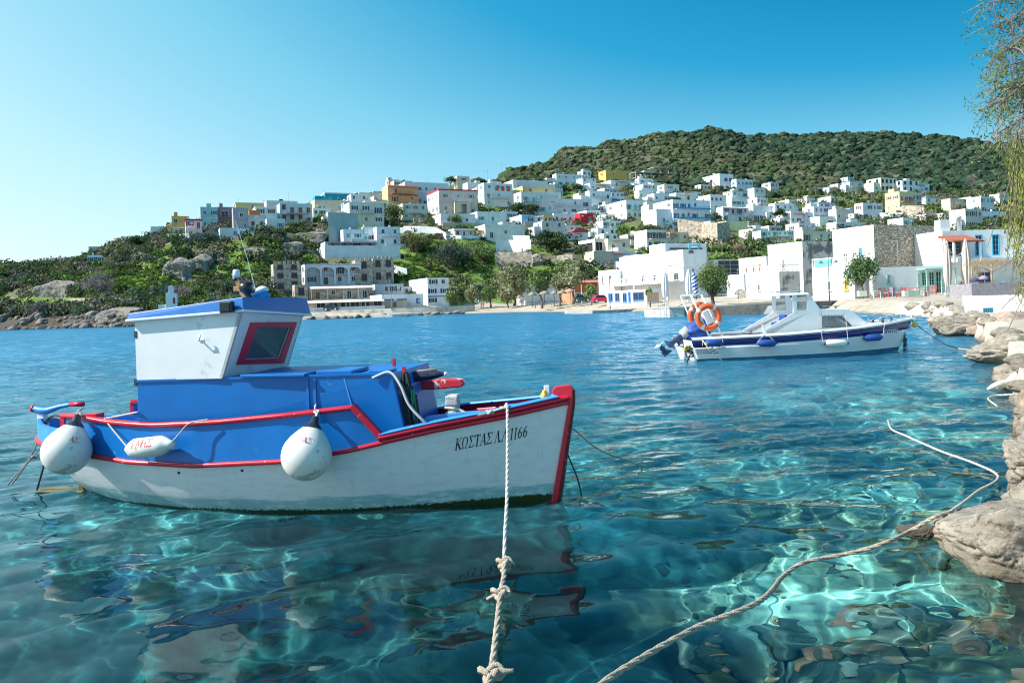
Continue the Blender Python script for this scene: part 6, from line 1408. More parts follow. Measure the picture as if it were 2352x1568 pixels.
for side in (-1, 1):
    mb = MB(); sweep(mb, side_path(-3.2, 1.24, lambda x: sheer_z(x), 60, side, .012), .05, .045); P('rub_rail', mb, M['boat_red'])
    # two part bow rail under a blue cap
    mb = MB(); sweep(mb, side_path(1.20, 2.93, lambda x: sheer_z(x) + .005, 30, side, .008), .05, .05)
    sweep(mb, side_path(1.20, 2.93, lambda x: sheer_z(x) + .052, 30, side, .012), .066, .048); P('bow_rail', mb, M['boat_red'])
    mb = MB(); sweep(mb, side_path(1.20, 2.82, lambda x: sheer_z(x) + .086, 30, side, -.012), .10, .02); P('bow_cap', mb, M['boat_blue_pale'])
    # stern rim and bulwark
    mb = MB()
    def rimz(x): return tab([(-3.24, .86), (-2.9, .815), (-2.43, .80), (-2.2, .80)], x)
    xs = [lerp(-3.22, -2.2, i / 24) for i in range(25)]
    mb.grid([[(x, side * (sheer_y(x) + .006), sheer_z(x)), (x, side * (sheer_y(x) + .006), rimz(x)), (x, side * max(.0, sheer_y(x) - .05), rimz(x)), (x, side * max(.0, sheer_y(x) - .05), .45)] for x in xs], sm=False)
    P('stern_planking', mb, M['boat_blue_pale'])
    BZ = [(-2.46, .945), (-2.19, .945), (-1.75, .905), (-1.17, .885), (-.4, .925), (.29, .983), (.985, 1.045), (1.24, .745)]
    xs = sorted([lerp(-2.46, 1.24, i / 60) for i in range(61)] + [.985])
    mb = MB()
    mb.grid([[(x, side * (sheer_y(x) - .004), sheer_z(x)), (x, side * (sheer_y(x) - .012), lerp(sheer_z(x), tab(BZ, x), .6)), (x, side * (sheer_y(x) - .014), tab(BZ, x))] for x in xs])
    mb.grid([[(x, side * (sheer_y(x) - .045), sheer_z(x) - .03), (x, side * (sheer_y(x) - .045), tab(BZ, x))] for x in xs])
    P('bulwark', mb, M['boat_blue'], fix=False)
    mb = MB(); sweep(mb, side_path(-2.47, .99, lambda x: tab(BZ, x) + .012, 50, side, -.02), .075, .05)
    a = Vector((.975, side * (sheer_y(.98) - .015), 1.055)); b = Vector((1.25, side * (sheer_y(1.24) - .01), .735)); d = (b - a).normalized()
    rows = [[p + Vector((0, side, 0)) * a_ * .038 + d.cross(Vector((0, 1, 0))) * b_ * .028 for a_, b_ in ((-1, -1), (1, -1), (1, 1), (-1, 1), (-1, -1))] for p in (a - d * .02, b)]
    mb.grid(rows, sm=False)
    mb.box((-2.455, side * (sheer_y(-2.45) - .02), .87), (.05, .05, .17))
    P('bulwark_rail', mb, M['boat_red'], fix=False)
# stem and stern posts
mb = MB(); mb.prism([(2.70, -.05), (2.73, 0), (2.93, .96), (2.80, .965), (2.77, 1.10), (2.80, 1.135), (2.95, 1.15), (2.985, 1.12), (2.975, .95), (2.80, 0), (2.76, -.25), (2.66, -.25)], -.05, .05)
P('stem_post', mb, M['boat_red'], bevel=.012)
mb = MB(); mb.prism([(2.982, 1.10), (2.972, .95), (2.80, 0), (2.765, -.2), (2.79, -.2), (2.83, 0), (2.995, .95), (3.0, 1.09)], -.028, .028)
P('stem_guard', mb, mat('dark_worn_wood', (.09, .035, .03), .7, .4, 12, .8, 30, col2=(.5, .5, .48), c2amt=.32, c2scale=30))
mb = MB(); mb.prism([(-2.60, -.1), (-2.68, .08), (-2.98, .40), (-3.24, .66), (-3.28, .93), (-3.19, .94), (-3.15, .66), (-2.9, .38), (-2.55, 0)], -.035, .035)
P('stern_post', mb, M['boat_white'], bevel=.008)
# weed-covered rudder lying just at the surface
mb = MB(); mb.box((-2.95, 0, .015), (.62, .22, .025)); mb.box((-2.70, -.03, .07), (.07, .06, .20)); P('rudder', mb, M['algae'], bevel=.008)
# deck and interior
xs = [lerp(-3.1, 2.75, i / 40) for i in range(41)]
mb = MB(); mb.grid([[(x, -max(.01, sheer_y(x) - .06 - (.05 if x > 1.3 else 0)), sheer_z(x) - .04 - (.06 if x > 1.3 else 0)), (x, max(.01, sheer_y(x) - .06 - (.05 if x > 1.3 else 0)), sheer_z(x) - .04 - (.06 if x > 1.3 else 0))] for x in xs], sm=False); P('deck', mb, M['boat_blue'])
mb = MB(); mb.grid([[(x, -max(.01, sheer_y(x) - .045), sheer_z(x) + .04), (x, max(.01, sheer_y(x) - .045), sheer_z(x) + .04)] for x in (2.2, 2.35, 2.5, 2.6, 2.7, 2.8)], sm=False); P('foredeck', mb, M['boat_blue_pale'])
# tiller: blue arm with red ends
tp = [FB(78, 938, -.02), FB(105, 943, -.02), FB(135, 934, -.02), FB(165, 928, -.02), FB(192, 928, -.02)]
mb = MB(); mb.tube(bez(tp[:4], 12), [.042, .042, .046, .048, .045, .04, .036, .03, .028, .026, .025, .025, .025][:13], 6); tl = P('tiller', mb, M['boat_blue_pale'])
[MB().tube(a_, r_, 8).build('tiller_end', M['boat_red'], main) for a_, r_ in (([tp[3] - Vector((.01, 0, 0)), tp[4]], .027), ([tp[0] - Vector((.02, 0, 0)), tp[0] + Vector((.012, 0, 0))], .044))]
# deckhouse
HW = .70
mb = MB(); TA, TF, BF = -1.445, 1.28, 1.66
for a_, b_ in (((TA, .45), (TA, 1.332)),): pass
XB = FB(932, 984, -.6).x; F2 = .585
mb.hexa([(TA, -HW, .62), (XB, -F2, .72), (XB, F2, .72), (TA, HW, .62), (TA, -HW, 1.325), (TF, -F2 - .03, 1.352), (TF, F2 + .03, 1.352), (TA, HW, 1.325)]); P('deckhouse', mb, M['boat_blue'], bevel=.008)
def hwx(x): return lerp(HW, F2 + .03, (x - TA) / (TF - TA))
mb = MB(); mb.hexa([(x_, -hwx(x_) - d_, z_ + .0099 * (x_ - TA)) for z_ in (1.318, 1.34) for x_, d_ in ((TA, .014), (TF, .014), (TF, -.01), (TA, -.01))]); P('deckhouse_moulding', mb, M['boat_blue'])
mb = MB()
e0, e1, e2 = FB(700, 868, -HW), FB(704, 940, -HW), FB(716, 868, -HW)
[MB().box((x_, -hwx(x_) - .004, 1.12), (.03, .016, .40)).build('door_frame', M['boat_blue'], main) for x_ in (e0.x, e0.x + .075)]; MB().box((e0.x + .42, -hwx(e0.x + .42) - .001, 1.16), (.012, .006, .34), rot=Matrix.Rotation(-.25, 3, 'Y')).build('pale_streak', M['boat_blue_pale'], main)  # door frame strips, and a slanting pale streak on the deckhouse side
lids = [(FB(552, 856, -HW).x, FB(700, 854, -HW).x, -.64, -.15, .028), (FB(723, 852, -.6).x, FB(806, 850, -.6).x, -.58, -.12, .035), (FB(842, 848, -.6).x, FB(888, 848, -.6).x, -.56, -.3, .022)]
for a_, b_, y0, y1, h in lids:
    mb = MB(); zt = 1.345 + .01 * (a_ + b_) / 2; mb.box(((a_ + b_) / 2, (y0 + y1) / 2 - (.07 if a_ < 0 else 0), zt + h / 2), (b_ - a_, y1 - y0, h)); P('hatch_lid', mb, M['boat_blue'], bevel=.006)
mb = MB(); mb.tube([(.20 + .33, -HW - .02, 1.07), (.53, -HW - .045, 1.06), (.53, -HW - .045, .99), (.53, -HW - .02, .98)], .008, 6); P('handle', mb, M['white_plastic'])
# wheelhouse: side and raked front made of separate panels so the window is a real opening
WA, WF0, WF1 = -1.445, FB(510, 862, -HW).x, FB(555, 715, -HW).x
Z0, ZA, ZF = 1.34, 1.955, 2.01
def fr(y, t): return Vector((lerp(WF0, WF1, t), y, lerp(Z0, ZF, t)))
T_ = .03
mb = MB()
for sy in (-1, 1):
    y0, y1 = sy * HW, sy * (HW - T_)
    q = [(WA, Z0), (WF0, Z0), (WF1, ZF), (WA, ZA)]; mb.prism(q, y0, y1)
def front_px(u, v):            # pixel -> (lateral, height fraction) on the raked front
    X, k = ray(u, v); m_ = (WF1 - WF0) / (ZF - Z0); ca, sa = FB.c, FB.s
    y = (WF0 + (EYE - Z0) * m_ + ca * FB.o.x + sa * FB.o.y) / (ca * X + sa - k * m_)
    q = FB.inv(Vector((X * y, y, EYE + k * y))); return q.y, (q.z - Z0) / (ZF - Z0)
o_ = [front_px(*p) for p in ((542, 836), (650, 833), (680, 739), (575, 740))]
i_ = [front_px(*p) for p in ((560, 825), (640, 822), (667, 750), (589, 750))]
nrm = Vector(((ZF - Z0), 0, -(WF1 - WF0))).normalized()
def slab(poly_out, poly_in, th0, th1, mb):   # ring between two quads with thickness along the front's normal
    for a in range(4):
        b = (a + 1) % 4; A = [fr(*poly_out[a]), fr(*poly_out[b]), fr(*poly_in[b]), fr(*poly_in[a])]
        mb.hexa([p + nrm * th0 for p in A] + [p + nrm * th1 for p in A])
full = [(-HW, 0), (HW, 0), (HW, 1), (-HW, 1)]
slab(full, i_, -T_, 0, mb)
mb.box((WA + .015, 0, 1.66), (T_, 2 * HW - .004, .62))
wh = P('wheelhouse', mb, M['boat_white'], fix=True)
mb = MB(); slab(o_, i_, .001, .016, mb); wf = P('window_frame', mb, paint('window_frame_paint', (.68, .02, .06), (.7, .4, .4), .2, 14, .35))
mb = MB(); A = [fr(*p) - nrm * .012 for p in i_]; mb.hexa(A + [p + nrm * .004 for p in A]); P('pane', mb, M['pane'], wf)
# things seen through the glass: steering wheel and a pipe, a driver seat board
mb = MB(); C0 = Vector((-.78, .12, 1.50)); W_ = [C0 + Vector((.07 * math.sin(t * .25), .17 * math.cos(t * math.pi / 10), .17 * math.sin(t * math.pi / 10))) for t in range(20)]
mb.tube(W_, .012, 6, closed=True)
for k in range(3): t = k * 2.1 + .5; mb.tube([C0, C0 + Vector((0, .17 * math.cos(t), .17 * math.sin(t)))], .01, 6)
P('steering_wheel', mb, M['white_plastic'])
mb = MB(); mb.tube([(-.75, -.05, 2.0), (-.62, .35, 1.5), (-.60, .42, 1.36)], .022, 6); mb.tube([(-.7, .4, 1.36), (-.7, .5, 1.7)], .03, 6); P('exhaust_pipe', mb, M['white_plastic'])
# roof with its white moulding
RA, RF = WA - .06, WF1 + .05; RW = HW + .05
def rz0(x): return lerp(ZA, ZF, (x - WA) / (WF1 - WA)) + .012
mb = MB(); q0 = [(RA, -RW, rz0(RA)), (RF, -RW, rz0(RF)), (RF, RW, rz0(RF) - .075), (RA, RW, rz0(RA) - .05)]
q1 = [(RA + .02, -RW + .02, rz0(RA) + .062), (RF - .02, -RW + .03, rz0(RF) + .125), (RF - .02, RW - .06, rz0(RF) + .115), (RA + .02, RW - .03, rz0(RA) + .062)]
mb.hexa(q0 + q1); P('roof', mb, M['boat_blue'], bevel=.006)
mb = MB(); mb.hexa([(RA - .006, -RW - .008, rz0(RA) - .022), (RF + .008, -RW - .008, rz0(RF) - .022), (RF + .008, RW + .008, rz0(RF) - .097), (RA - .006, RW + .008, rz0(RA) - .072)] +
       [(RA - .006, -RW - .008, rz0(RA) + .003), (RF + .008, -RW - .008, rz0(RF) + .003), (RF + .008, RW + .008, rz0(RF) - .072), (RA - .006, RW + .008, rz0(RA) - .047)]); P('roof_moulding', mb, M['boat_white'], bevel=.004)
# floodlights on the roof edge
for c0, rz in ((FB(523, 705, -RW - .03), .1), (FB(681, 707, RW - .12), 1.35)):
    mb = MB(); R = Matrix.Rotation(rz, 3, 'Z'); front = c0.y > 0
    if front: mb.box(c0 + Vector((.03, 0, 0)), (.07, .15, .125)); mb.box(c0 + Vector((.0, 0, .07)), (.03, .17, .02))
    else: mb.box(c0 + Vector((0, -.01, 0)), (.13, .07, .11)); mb.box(c0 + Vector((-.07, 0, 0)), (.02, .05, .12))
    fl = P('floodlight', mb, M['black_plastic'], bevel=.02)
    mb = MB()
    if front: mb.box(c0 + Vector((.068, .02, 0)), (.008, .08, .085))
    else: mb.box(c0 + Vector((.0, -.048, 0)), (.09, .006, .075))
    P('lens', mb, M['clear_lamp'] if front else M['black_plastic'], fl)
# little wooden mast, lights, aerials on the roof
a, b = FB(568, 692, -.1), FB(546, 640, -.1); d = b - a
mb = MB(); mb.box((a + b) / 2 + Vector((0, 0, 0)), (.075, .05, (b - a).length), rot=rot_from(d)); mb.box(FB(550, 663, -.1) + Vector((0, .0, 0)), (.13, .03, .05)); P('mast', mb, M['bare_wood'], bevel=.004)
c = FB(543, 632, -.1); mb = MB(); mb.lathe([(0, .06), (.03, .06), (.036, .05), (.042, -.03), (.0, -.03)], 14, c); nl = P('lantern', mb, M['clear_lamp'])
mb = MB(); mb.lathe([(0, -.028), (.05, -.03), (.05, -.05), (.03, -.075), (0, -.075)], 14, c); P('lantern_base', mb, M['black_plastic'], nl)
c = FB(565, 661, -.14); R = Matrix.Rotation(.5, 3, 'X') @ Matrix.Rotation(1.9, 3, 'Y')
mb = MB(); mb.lathe([(0, .06), (.055, .06), (.075, .055), (.06, -.04), (.03, -.07), (0, -.07)], 14, c, R); mb.tube([c, c + Vector((.06, 0, -.12))], .02, 8); P('spotlight', mb, M['black_plastic'])
c = FB(603, 666, .1); mb = MB(); mb.lathe([(0, .045), (.03, .042), (.06, .025), (.072, 0), (.06, -.015), (.02, -.02), (.02, -.09), (0, -.09)], 18, c); P('mushroom_antenna', mb, M['white_plastic'])
mb = MB(); p0, p1 = FB(593, 690, .12), FB(540, 505, .12); mb.tube([p0, lerp(p0, p1, .5) + Vector((.015, 0, 0)), p1], [.005, .003, .002], 5); P('whip_aerial', mb, M['white_plastic'])
mb = MB(); mb.tube(bez([FB(547, 716, -.7), FB(552, 722, -.74), FB(549, 730, -.74), FB(556, 733, -.74)], 12), .006, 5); P('hook', mb, M['grey_wood'])
mb = MB(); h = FB(463, 782, -HW); mb.tube([h, h + Vector((.0, -.05, .0)), h + Vector((.02, -.06, .03)), h + Vector((.02, -.055, .06))], .009, 6); mb.box(h, (.05, .012, .03)); P('hook', mb, M['white_plastic'])
for v_ in (768, 878): mb = MB(); mb.box(FB(313, v_, -.69) + Vector((0, 0, 0)), (.03, .03, .07)); P('hinge', mb, M['rope_dark'])
# mooring bitt and shelf in the bow
b0, b1 = FB(1045, 972, -.2), FB(1040, 905, -.2)
mb = MB(); mb.box(((b0.x + b1.x) / 2, -.2, (b0.z + b1.z) / 2 + .0), (.105, .105, b1.z - b0.z)); mb.box((b1.x, -.2, b1.z - .06), (.13, .13, .1)); P('mooring_bitt', mb, M['grey_wood'], bevel=.012)
mb = MB(); mb.prism([(1.42, .74), (1.47, .83), (1.55, .90), (1.95, .94), (2.1, .95), (2.1, .80)], -.40, -.36); P('breasthook', mb, M['boat_blue_pale'], bevel=.006)
# mast rest with oar, pole and furled canvas ahead of the deckhouse
p = FB(950, 905, .35)
mb = MB(); mb.box((p.x - .02, .35, .98), (.035, .035, .5)); mb.box((FB(872, 845, .3).x + .17, .3, 1.37), (.03, .03, .12)); P('oar_rest', mb, M['boat_red'])
mb = MB(); q = [FB(895, 895, .25), FB(945, 893, .25), FB(1000, 893, .25), FB(1062, 887, .25), FB(1070, 880, .25), FB(1062, 870, .25), FB(1020, 869, .25), FB(975, 874, .25), FB(940, 879, .25), FB(895, 884, .25)]
mb.prism([(t.x, t.z) for t in q], .17, .33); P('oar', mb, M['boat_red_worn'], bevel=.012)
mb = MB(); mb.tube([FB(850, 868, .1), FB(930, 856, .08), FB(1003, 848, .06)], .014, 8); P('pole', mb, mat('pale_pole', (.55, .42, .26), .6, .2, 9))
mb = MB(); c0, c1 = FB(905, 872, .02), FB(1018, 858, .06)
for k in range(14):
    t = k / 14 * 6.283; o = Vector((0, .035 * math.cos(t), .035 * math.sin(t))); mb.tube([c0 + o * .7, lerp(c0, c1, .4) + o * 1.25 + Vector((0, 0, .004 * (k % 3))), lerp(c0, c1, .85) + o * .8, c1 + o * .4], [.016, .018, .014, .008], 5)
P('furled_canvas', mb, M['cloth_navy'])
mb = MB(); mb.lathe([(0, .018), (.02, .015), (.022, -.01), (0, -.012)], 10, FB(1024, 858, .06)); P('pole_cap', mb, M['white_plastic'])

# --- lettering: strokes with thick and thin parts, laid on the curved hull
GL = { 'Ι': [(.2, 0, .2, 1, .16)], 'Μ': [(.08, 0, .1, 1, .13), (.1, 1, .4, .2, .13), (.4, .2, .7, 1, .13), (.7, 1, .74, 0, .13)], 'Η': [(.12, 0, .12, 1, .15), (.6, 0, .6, 1, .15), (.12, .5, .6, .5, .12)],  # strokes (x0, y0, x1, y1, width); serifs are short thin bars
 'Κ': [(.14, 0, .14, 1, .15), (.2, .42, .68, 1, .06), (.3, .52, .74, 0, .15)],
 'Ω': [(.08, .04, .34, .04, .08), (.52, .04, .78, .04, .08), (.32, .06, .17, .3, .07), (.17, .3, .1, .58, .13), (.1, .58, .2, .88, .13), (.2, .88, .43, .98, .08), (.43, .98, .66, .88, .08), (.66, .88, .76, .58, .13), (.76, .58, .69, .3, .13), (.69, .3, .54, .06, .07)],
 'Σ': [(.08, .96, .68, .96, .08), (.12, .94, .42, .5, .14), (.42, .5, .1, .05, .07), (.08, .05, .7, .05, .09), (.68, .96, .7, .76, .06), (.7, .05, .74, .26, .06)],
 'Τ': [(.38, 0, .38, .95, .15), (.02, .96, .74, .96, .08), (.03, .96, .03, .76, .05), (.73, .96, .73, .76, .05)],
 'Α': [(.04, 0, .38, 1, .06), (.36, 1, .7, 0, .15), (.16, .33, .58, .33, .06)],
 'Λ': [(.06, 0, .34, 1, .06), (.32, 1, .64, 0, .15)],
 '.': [(.06, .02, .06, .12, .13)],
 '1': [(.26, 0, .26, 1, .13), (.08, .84, .26, .98, .06)],
 '6': [(.5, .95, .24, .78, .08), (.24, .78, .12, .4, .13), (.12, .4, .2, .1, .12), (.2, .1, .36, .02, .08), (.36, .02, .54, .14, .08), (.54, .14, .56, .42, .13), (.56, .42, .38, .56, .08), (.38, .56, .2, .44, .07)],
}
SERIF = {'Κ': [(.14, 0), (.14, 1), (.72, 0), (.68, 1)], 'Τ': [(.38, 0)], 'Α': [(.05, 0), (.68, 0)], 'Λ': [(.07, 0), (.62, 0)], '1': [(.26, 0)]}
ADV = {'.': .26, '1': .52, '6': .70, ' ': .32, 'Κ': .82, 'Ω': .92, 'Σ': .82, 'Τ': .82, 'Α': .80, 'Λ': .72}
def lettering(text, surf, slant=.18, extra=None, adv=None, serif=True, sp=1.0):
    """surf(x, y) puts the flat point (in letter heights) on the real surface"""
    mb = MB(); X = 0.0
    def seg(x0, y0, x1, y1, w):
        L_ = math.hypot(x1 - x0, y1 - y0); n = max(1, int(L_ / .34)); nx_, ny_ = -(y1 - y0) / L_ * w / 2, (x1 - x0) / L_ * w / 2
        e = w * .12; x0 -= (x1 - x0) / L_ * e; y0 -= (y1 - y0) / L_ * e; x1 += (x1 - x0) / L_ * e; y1 += (y1 - y0) / L_ * e
        rows = []
        for i in range(n + 1):
            t = i / n; cx, cy = lerp(x0, x1, t), lerp(y0, y1, t)
            rows.append([surf(X + (cx + s_ * nx_) * sp + slant * (cy + s_ * ny_), cy + s_ * ny_) for s_ in (-1, 1)])
        mb.grid(rows, sm=False)
    G = extra or GL; AD = adv or ADV
    for ch in text:
        for st in G.get(ch, []): seg(*st)
        if serif:
            for (a, b) in SERIF.get(ch, []): seg(a - .14, b + (.02 if b == 0 else -.02), a + .14, b + (.02 if b == 0 else -.02), .05)
        X += AD.get(ch, .7) * sp
    return mb, X
ta, tb = FB(1045, 1034, -.60), FB(1205, 1003, -.36)
def text_px(u, v):             # pixel -> point on the hull side
    X_, k_ = ray(u, v); o = FB.inv(Vector((0, 0, EYE))); d = FB.inv(Vector((X_, 1, EYE + k_))) - o
    r = HB.ray_cast(o, d.normalized())
    return r[0] + Vector((0, -.003, .001))
_, TW = lettering('ΚΩΣΤΑΣ Λ.Λ 1166', lambda x, y: Vector((x, y, 0)))
def surf_main(x, y):
    t = x / TW; u = lerp(1045, 1211, t); v0 = lerp(1034, 1003, t); hgt = 26.5
    return text_px(u + 0, v0 - y * hgt)
mb, _ = lettering('ΚΩΣΤΑΣ Λ.Λ 1166', surf_main, .22)
P('lettering', mb, M['black_ink'], fix=False)
for u_, v_ in ((411, 1085), (556, 1080)):
    q = text_px(u_, v_); mb = MB(); mb.lathe([(0, .004), (.012, .004), (.016, 0), (0, -.01)], 10, q, Matrix.Rotation(math.pi / 2, 3, 'X')); P('drain_hole', mb, M['black_ink'])

# --- buoys and fenders hanging along the side (things of their own)
def W(p): return FB.world(p)
def rope(name, pts, r, mt, label, cat='rope', n=40, sides=7, twist=True, group=None, knots=()):
    path = bez(pts, n); path2 = path
    mb = MB(); rr = [r * (1 + .10 * math.sin(i * 2.4)) for i in range(len(path))] if twist else [r] * len(path)
    mb.tube(path2, rr, sides)
    for k in knots: mb_knot(mb, k, r)
    o = mb.build(name, mt, fix=False); tag(o, label, cat, group); return o
def mb_knot(mb, c, r, s=1.0, ax=None):
    c = Vector(c); pts = []
    for i in range(26):
        t = i / 26 * 2 * math.pi
        pts.append(c + Vector((math.sin(t) + 2 * math.sin(2 * t), (math.cos(t) - 2 * math.cos(2 * t)), -math.sin(3 * t))) * r * .95 * s)
    mb.tube(pts, r * .95, 6, closed=True)
def pear(name, center, tip, rad, label, letters=None, group='round white mooring buoys'):
    c, t = Vector(center), Vector(tip); d = (t - c); L_ = d.length; R = rot_from(d)
    th = thing(name, label, 'buoy', c, 0, group); th.rotation_euler = R.to_euler()
    prof = [(0, -rad)] + [(rad * math.sin(a), -rad * math.cos(a)) for a in [i * math.pi / 18 for i in range(1, 11)]] + [(rad * .95, rad * .32), (rad * .80, rad * .62), (rad * .60, rad * .88), (rad * .42, rad * 1.08)]
    mb = MB(); mb.lathe(prof, 30); P('body', mb, M['buoy'], th)
    mb = MB(); mb.lathe([(rad * .43, rad * 1.07), (rad * .30, rad * 1.24), (rad * .17, rad * 1.36), (rad * .13, rad * 1.62), (0, rad * 1.64)], 16); P('tip', mb, M['buoy_tip'], th)
    if letters:
        Ri = R.inverted(); view = (Ri @ (Vector((0, 0, EYE)) - c)).normalized(); base = math.atan2(view.y, view.x); side = 1
        def s2(x, y):
            az = base + letters[1] + x * .27; el = letters[2] - .08 + y * .28
            rr = rad * 1.006; zz = rr * math.sin(el); q = math.sqrt(max(0, rr * rr - zz * zz))
            if zz > 0: q = rr * np.interp(zz / rad, [0, .32, .62, .88], [1, .96, .82, .62])
            return Vector((q * math.cos(az), q * math.sin(az), zz))
        mbl, _ = lettering(letters[0], s2, .1, serif=False); P('lettering', mbl, M['red_ink'], th, fix=False)
    return th
def from_px(u, v, lat): return W(FB(u, v, lat))
pear('buoy', from_px(153, 1036, -.92), from_px(176, 962, -.80), .232, 'round white buoy hanging at the stern of the blue fishing boat beside the tiller', ('ΑΣ', -.05, .42))
pear('buoy', from_px(704, 1046, -1.15), from_px(722, 968, -1.02), .228, 'round white buoy hanging amidships against the blue bulwark of the fishing boat', ('ΑΣ', -.35, .42))
rope('lashing', [from_px(178, 975, -.82), from_px(186, 955, -.74), from_px(180, 944, -.66), from_px(188, 938, -.6), from_px(178, 948, -.7), from_px(176, 970, -.82), from_px(186, 948, -.70)], .012, M['rope_grey'], 'grey lashing tying the stern buoy to the red rail')
rope('lashing', [from_px(722, 968, -1.02), from_px(728, 952, -.97), from_px(722, 945, -.92), from_px(732, 944, -.92), from_px(724, 957, -.98), from_px(720, 970, -1.02)], .011, M['rope_white'], 'white lashing tying the amidships buoy to the red rail')
a, b = from_px(297, 1031, -.99), from_px(390, 1021, -1.03)
fd_ = thing('fender', 'scuffed white cylindrical fender with red letters slung under the red rail', 'fender', (a + b) / 2); R = rot_from(b - a); fd_.rotation_euler = R.to_euler(); Lh = (b - a).length / 2; rr = .098
mb = MB(); mb.lathe([(0, -Lh - .03), (.03, -Lh - .03), (.035, -Lh), (.07, -Lh + .02), (rr, -Lh + .08), (rr, Lh - .10), (.075, Lh - .04), (.045, Lh), (.04, Lh + .05), (0, Lh + .055)], 22); P('body', mb, M['buoy'], fd_)
Ri = R.inverted(); view = (Ri @ (Vector((0, 0, EYE)) - fd_.location)).normalized(); ba = math.atan2(view.y, view.x); upv = Ri @ Vector((0, 0, 1)); ua = math.atan2(upv.y, upv.x); sg = 1 if math.sin(ua - ba) > 0 else -1
mb, w_ = lettering('ΙΜΗΣ', lambda x, y: Vector(((rr + .002) * math.cos(ba + sg * (.05 + y * .85)), (rr + .002) * math.sin(ba + sg * (.05 + y * .85)), -Lh + .10 + x * .085)), .1, serif=False)
P('lettering', mb, M['red_ink'], fd_, fix=False)
rope('fender_line', [from_px(240, 962, -.74), from_px(262, 990, -.85), from_px(285, 1018, -.95), from_px(295, 1031, -.99)], .0075, M['rope_white'], 'thin white line holding the left end of the cylindrical fender', 'rope')
rope('fender_line', [from_px(478, 963, -.97), from_px(435, 972, -1.0), from_px(410, 998, -1.03), from_px(393, 1017, -1.03)], .0075, M['rope_white'], 'thin white line holding the right end of the cylindrical fender', 'rope')
# coil of black line hung by the deckhouse front
ck = from_px(930, 852, -.5)
co = thing('rope_coil', 'hank of black and green fishing line hanging ahead of the deckhouse', 'rope coil', ck)
mb = MB(); top = FB(930, 855, -.5); bot = FB(944, 982, -.48)
cr = random.Random(3)
for k in range(34):
    o1 = Vector((cr.uniform(-.06, .06), cr.uniform(-.05, .05), cr.uniform(-.02, .02))); o2 = Vector((cr.uniform(-.075, .075), cr.uniform(-.07, .07), cr.uniform(-.03, .12)))
    pts = [top + o1 * .4, lerp(top, bot, .18) + o1 * .75 + Vector((0, 0, 0)), lerp(top, bot, .33) + o1 * .55, lerp(top, bot, .65) + o2, bot + o2]
    mb.tube([FB.world(p) - ck for p in bez(pts, 10)], .0085, 5)
for k in range(5): mb.tube([FB.world(lerp(top, bot, .3) + Vector((.062 * math.cos(t * .785), .055 * math.sin(t * .785), .006 * k))) - ck for t in range(8)], .006, 5, closed=True)
mb.build('coil', M['rope_dark'], co, fix=False)
mb = MB()
for k in range(6):
    o1 = Vector((cr.uniform(.05, .075), cr.uniform(-.05, .0), 0)); mb.tube([FB.world(p) - ck for p in bez([lerp(top, bot, .3) + o1, lerp(top, bot, .6) + o1, lerp(top, bot, .85) + o1], 8)], .007, 5)
mb.build('green_line', mat('green_line', (.02, .22, .13), .8, .2, 30), co, fix=False)
mb = MB(); mb.box(FB.world((FB(928, 850, -.5).x, -.5, FB(928, 850, -.5).z)) - ck, (.03, .03, .07), FB.a); mb.build('peg', M['boat_red'], co)
rope('hose', [from_px(855, 868, -.65), from_px(895, 855, -.62), from_px(920, 885, -.66), from_px(940, 930, -.68), from_px(975, 968, -.68), from_px(1000, 985, -.6)], .014, M['hose_grey'], 'grey hose drooping from the deckhouse roof in front of the black line', 'hose', twist=False)
# mooring ropes on the bitt
mb = MB(); bc = Vector((b0.x, -.2, b0.z + .03))
for k in range(4): mb.tube([FB.world(bc + Vector((.085 * math.cos(t * .6283), .085 * math.sin(t * .6283), .028 * k + .012 * math.sin(t)))) for t in range(10)], .015, 6, closed=True)
mb.tube([FB.world(p) for p in bez([Vector((b0.x - .08, -.26, b0.z + .17)), Vector((b0.x + .05, -.3, b0.z + .16)), Vector((b0.x + .2, -.32, b0.z + .11)), Vector((b0.x + .35, -.3, b0.z + .13))], 12)], .014, 6)
mb_knot(mb, FB.world(bc + Vector((-.09, -.1, .03))), .012); tag(mb.build('rope', M['rope_white'], fix=False), 'white rope turned round the grey bitt in the bow of the fishing boat', 'rope')
rope('rope', [W((b0.x + .1, -.33, b0.z + .1)), from_px(1090, 954, -.5), from_px(1120, 948, -.47), from_px(1145, 940, -.44), from_px(1168, 934, -.42)], .012, M['rope_white'], 'white rope lying along the blue cap of the fishing boat bow', knots=[from_px(1125, 946, -.46)])
bt = thing('bottle', 'yellow bottle with a white top standing behind the red stem head', 'bottle', from_px(1250, 918, .05)); mb = MB(); mb.lathe([(0, 0), (.035, 0), (.036, .06), (.015, .085), (.015, .10), (0, .1)], 14); P('body', mb, M['yellow'], bt); mb = MB(); mb.box((.03, .03, .075), (.055, .04, .14)); P('carton', mb, M['white_plastic'], bt, bevel=.006)
bg = MB(); c0 = FB(592, 683, .0); cr = random.Random(5)
vs = [FB.world(c0 + Vector((cr.uniform(-.09, .13), cr.uniform(-.06, .06), cr.uniform(-.03, .05)))) for _ in range(16)] + [FB.world(FB(608, 667, 0)), FB.world(FB(585, 678, -.05))]
hull_bm = bmesh.new(); [hull_bm.verts.new(v) for v in vs]; bmesh.ops.convex_hull(hull_bm, input=hull_bm.verts); me = bpy.data.meshes.new('bag'); hull_bm.to_mesh(me); hull_bm.free(); me.materials.append(M['cloth_blue'])
tag(link('plastic_bag', me), 'crumpled bright blue plastic bag on the wheelhouse roof', 'bag')
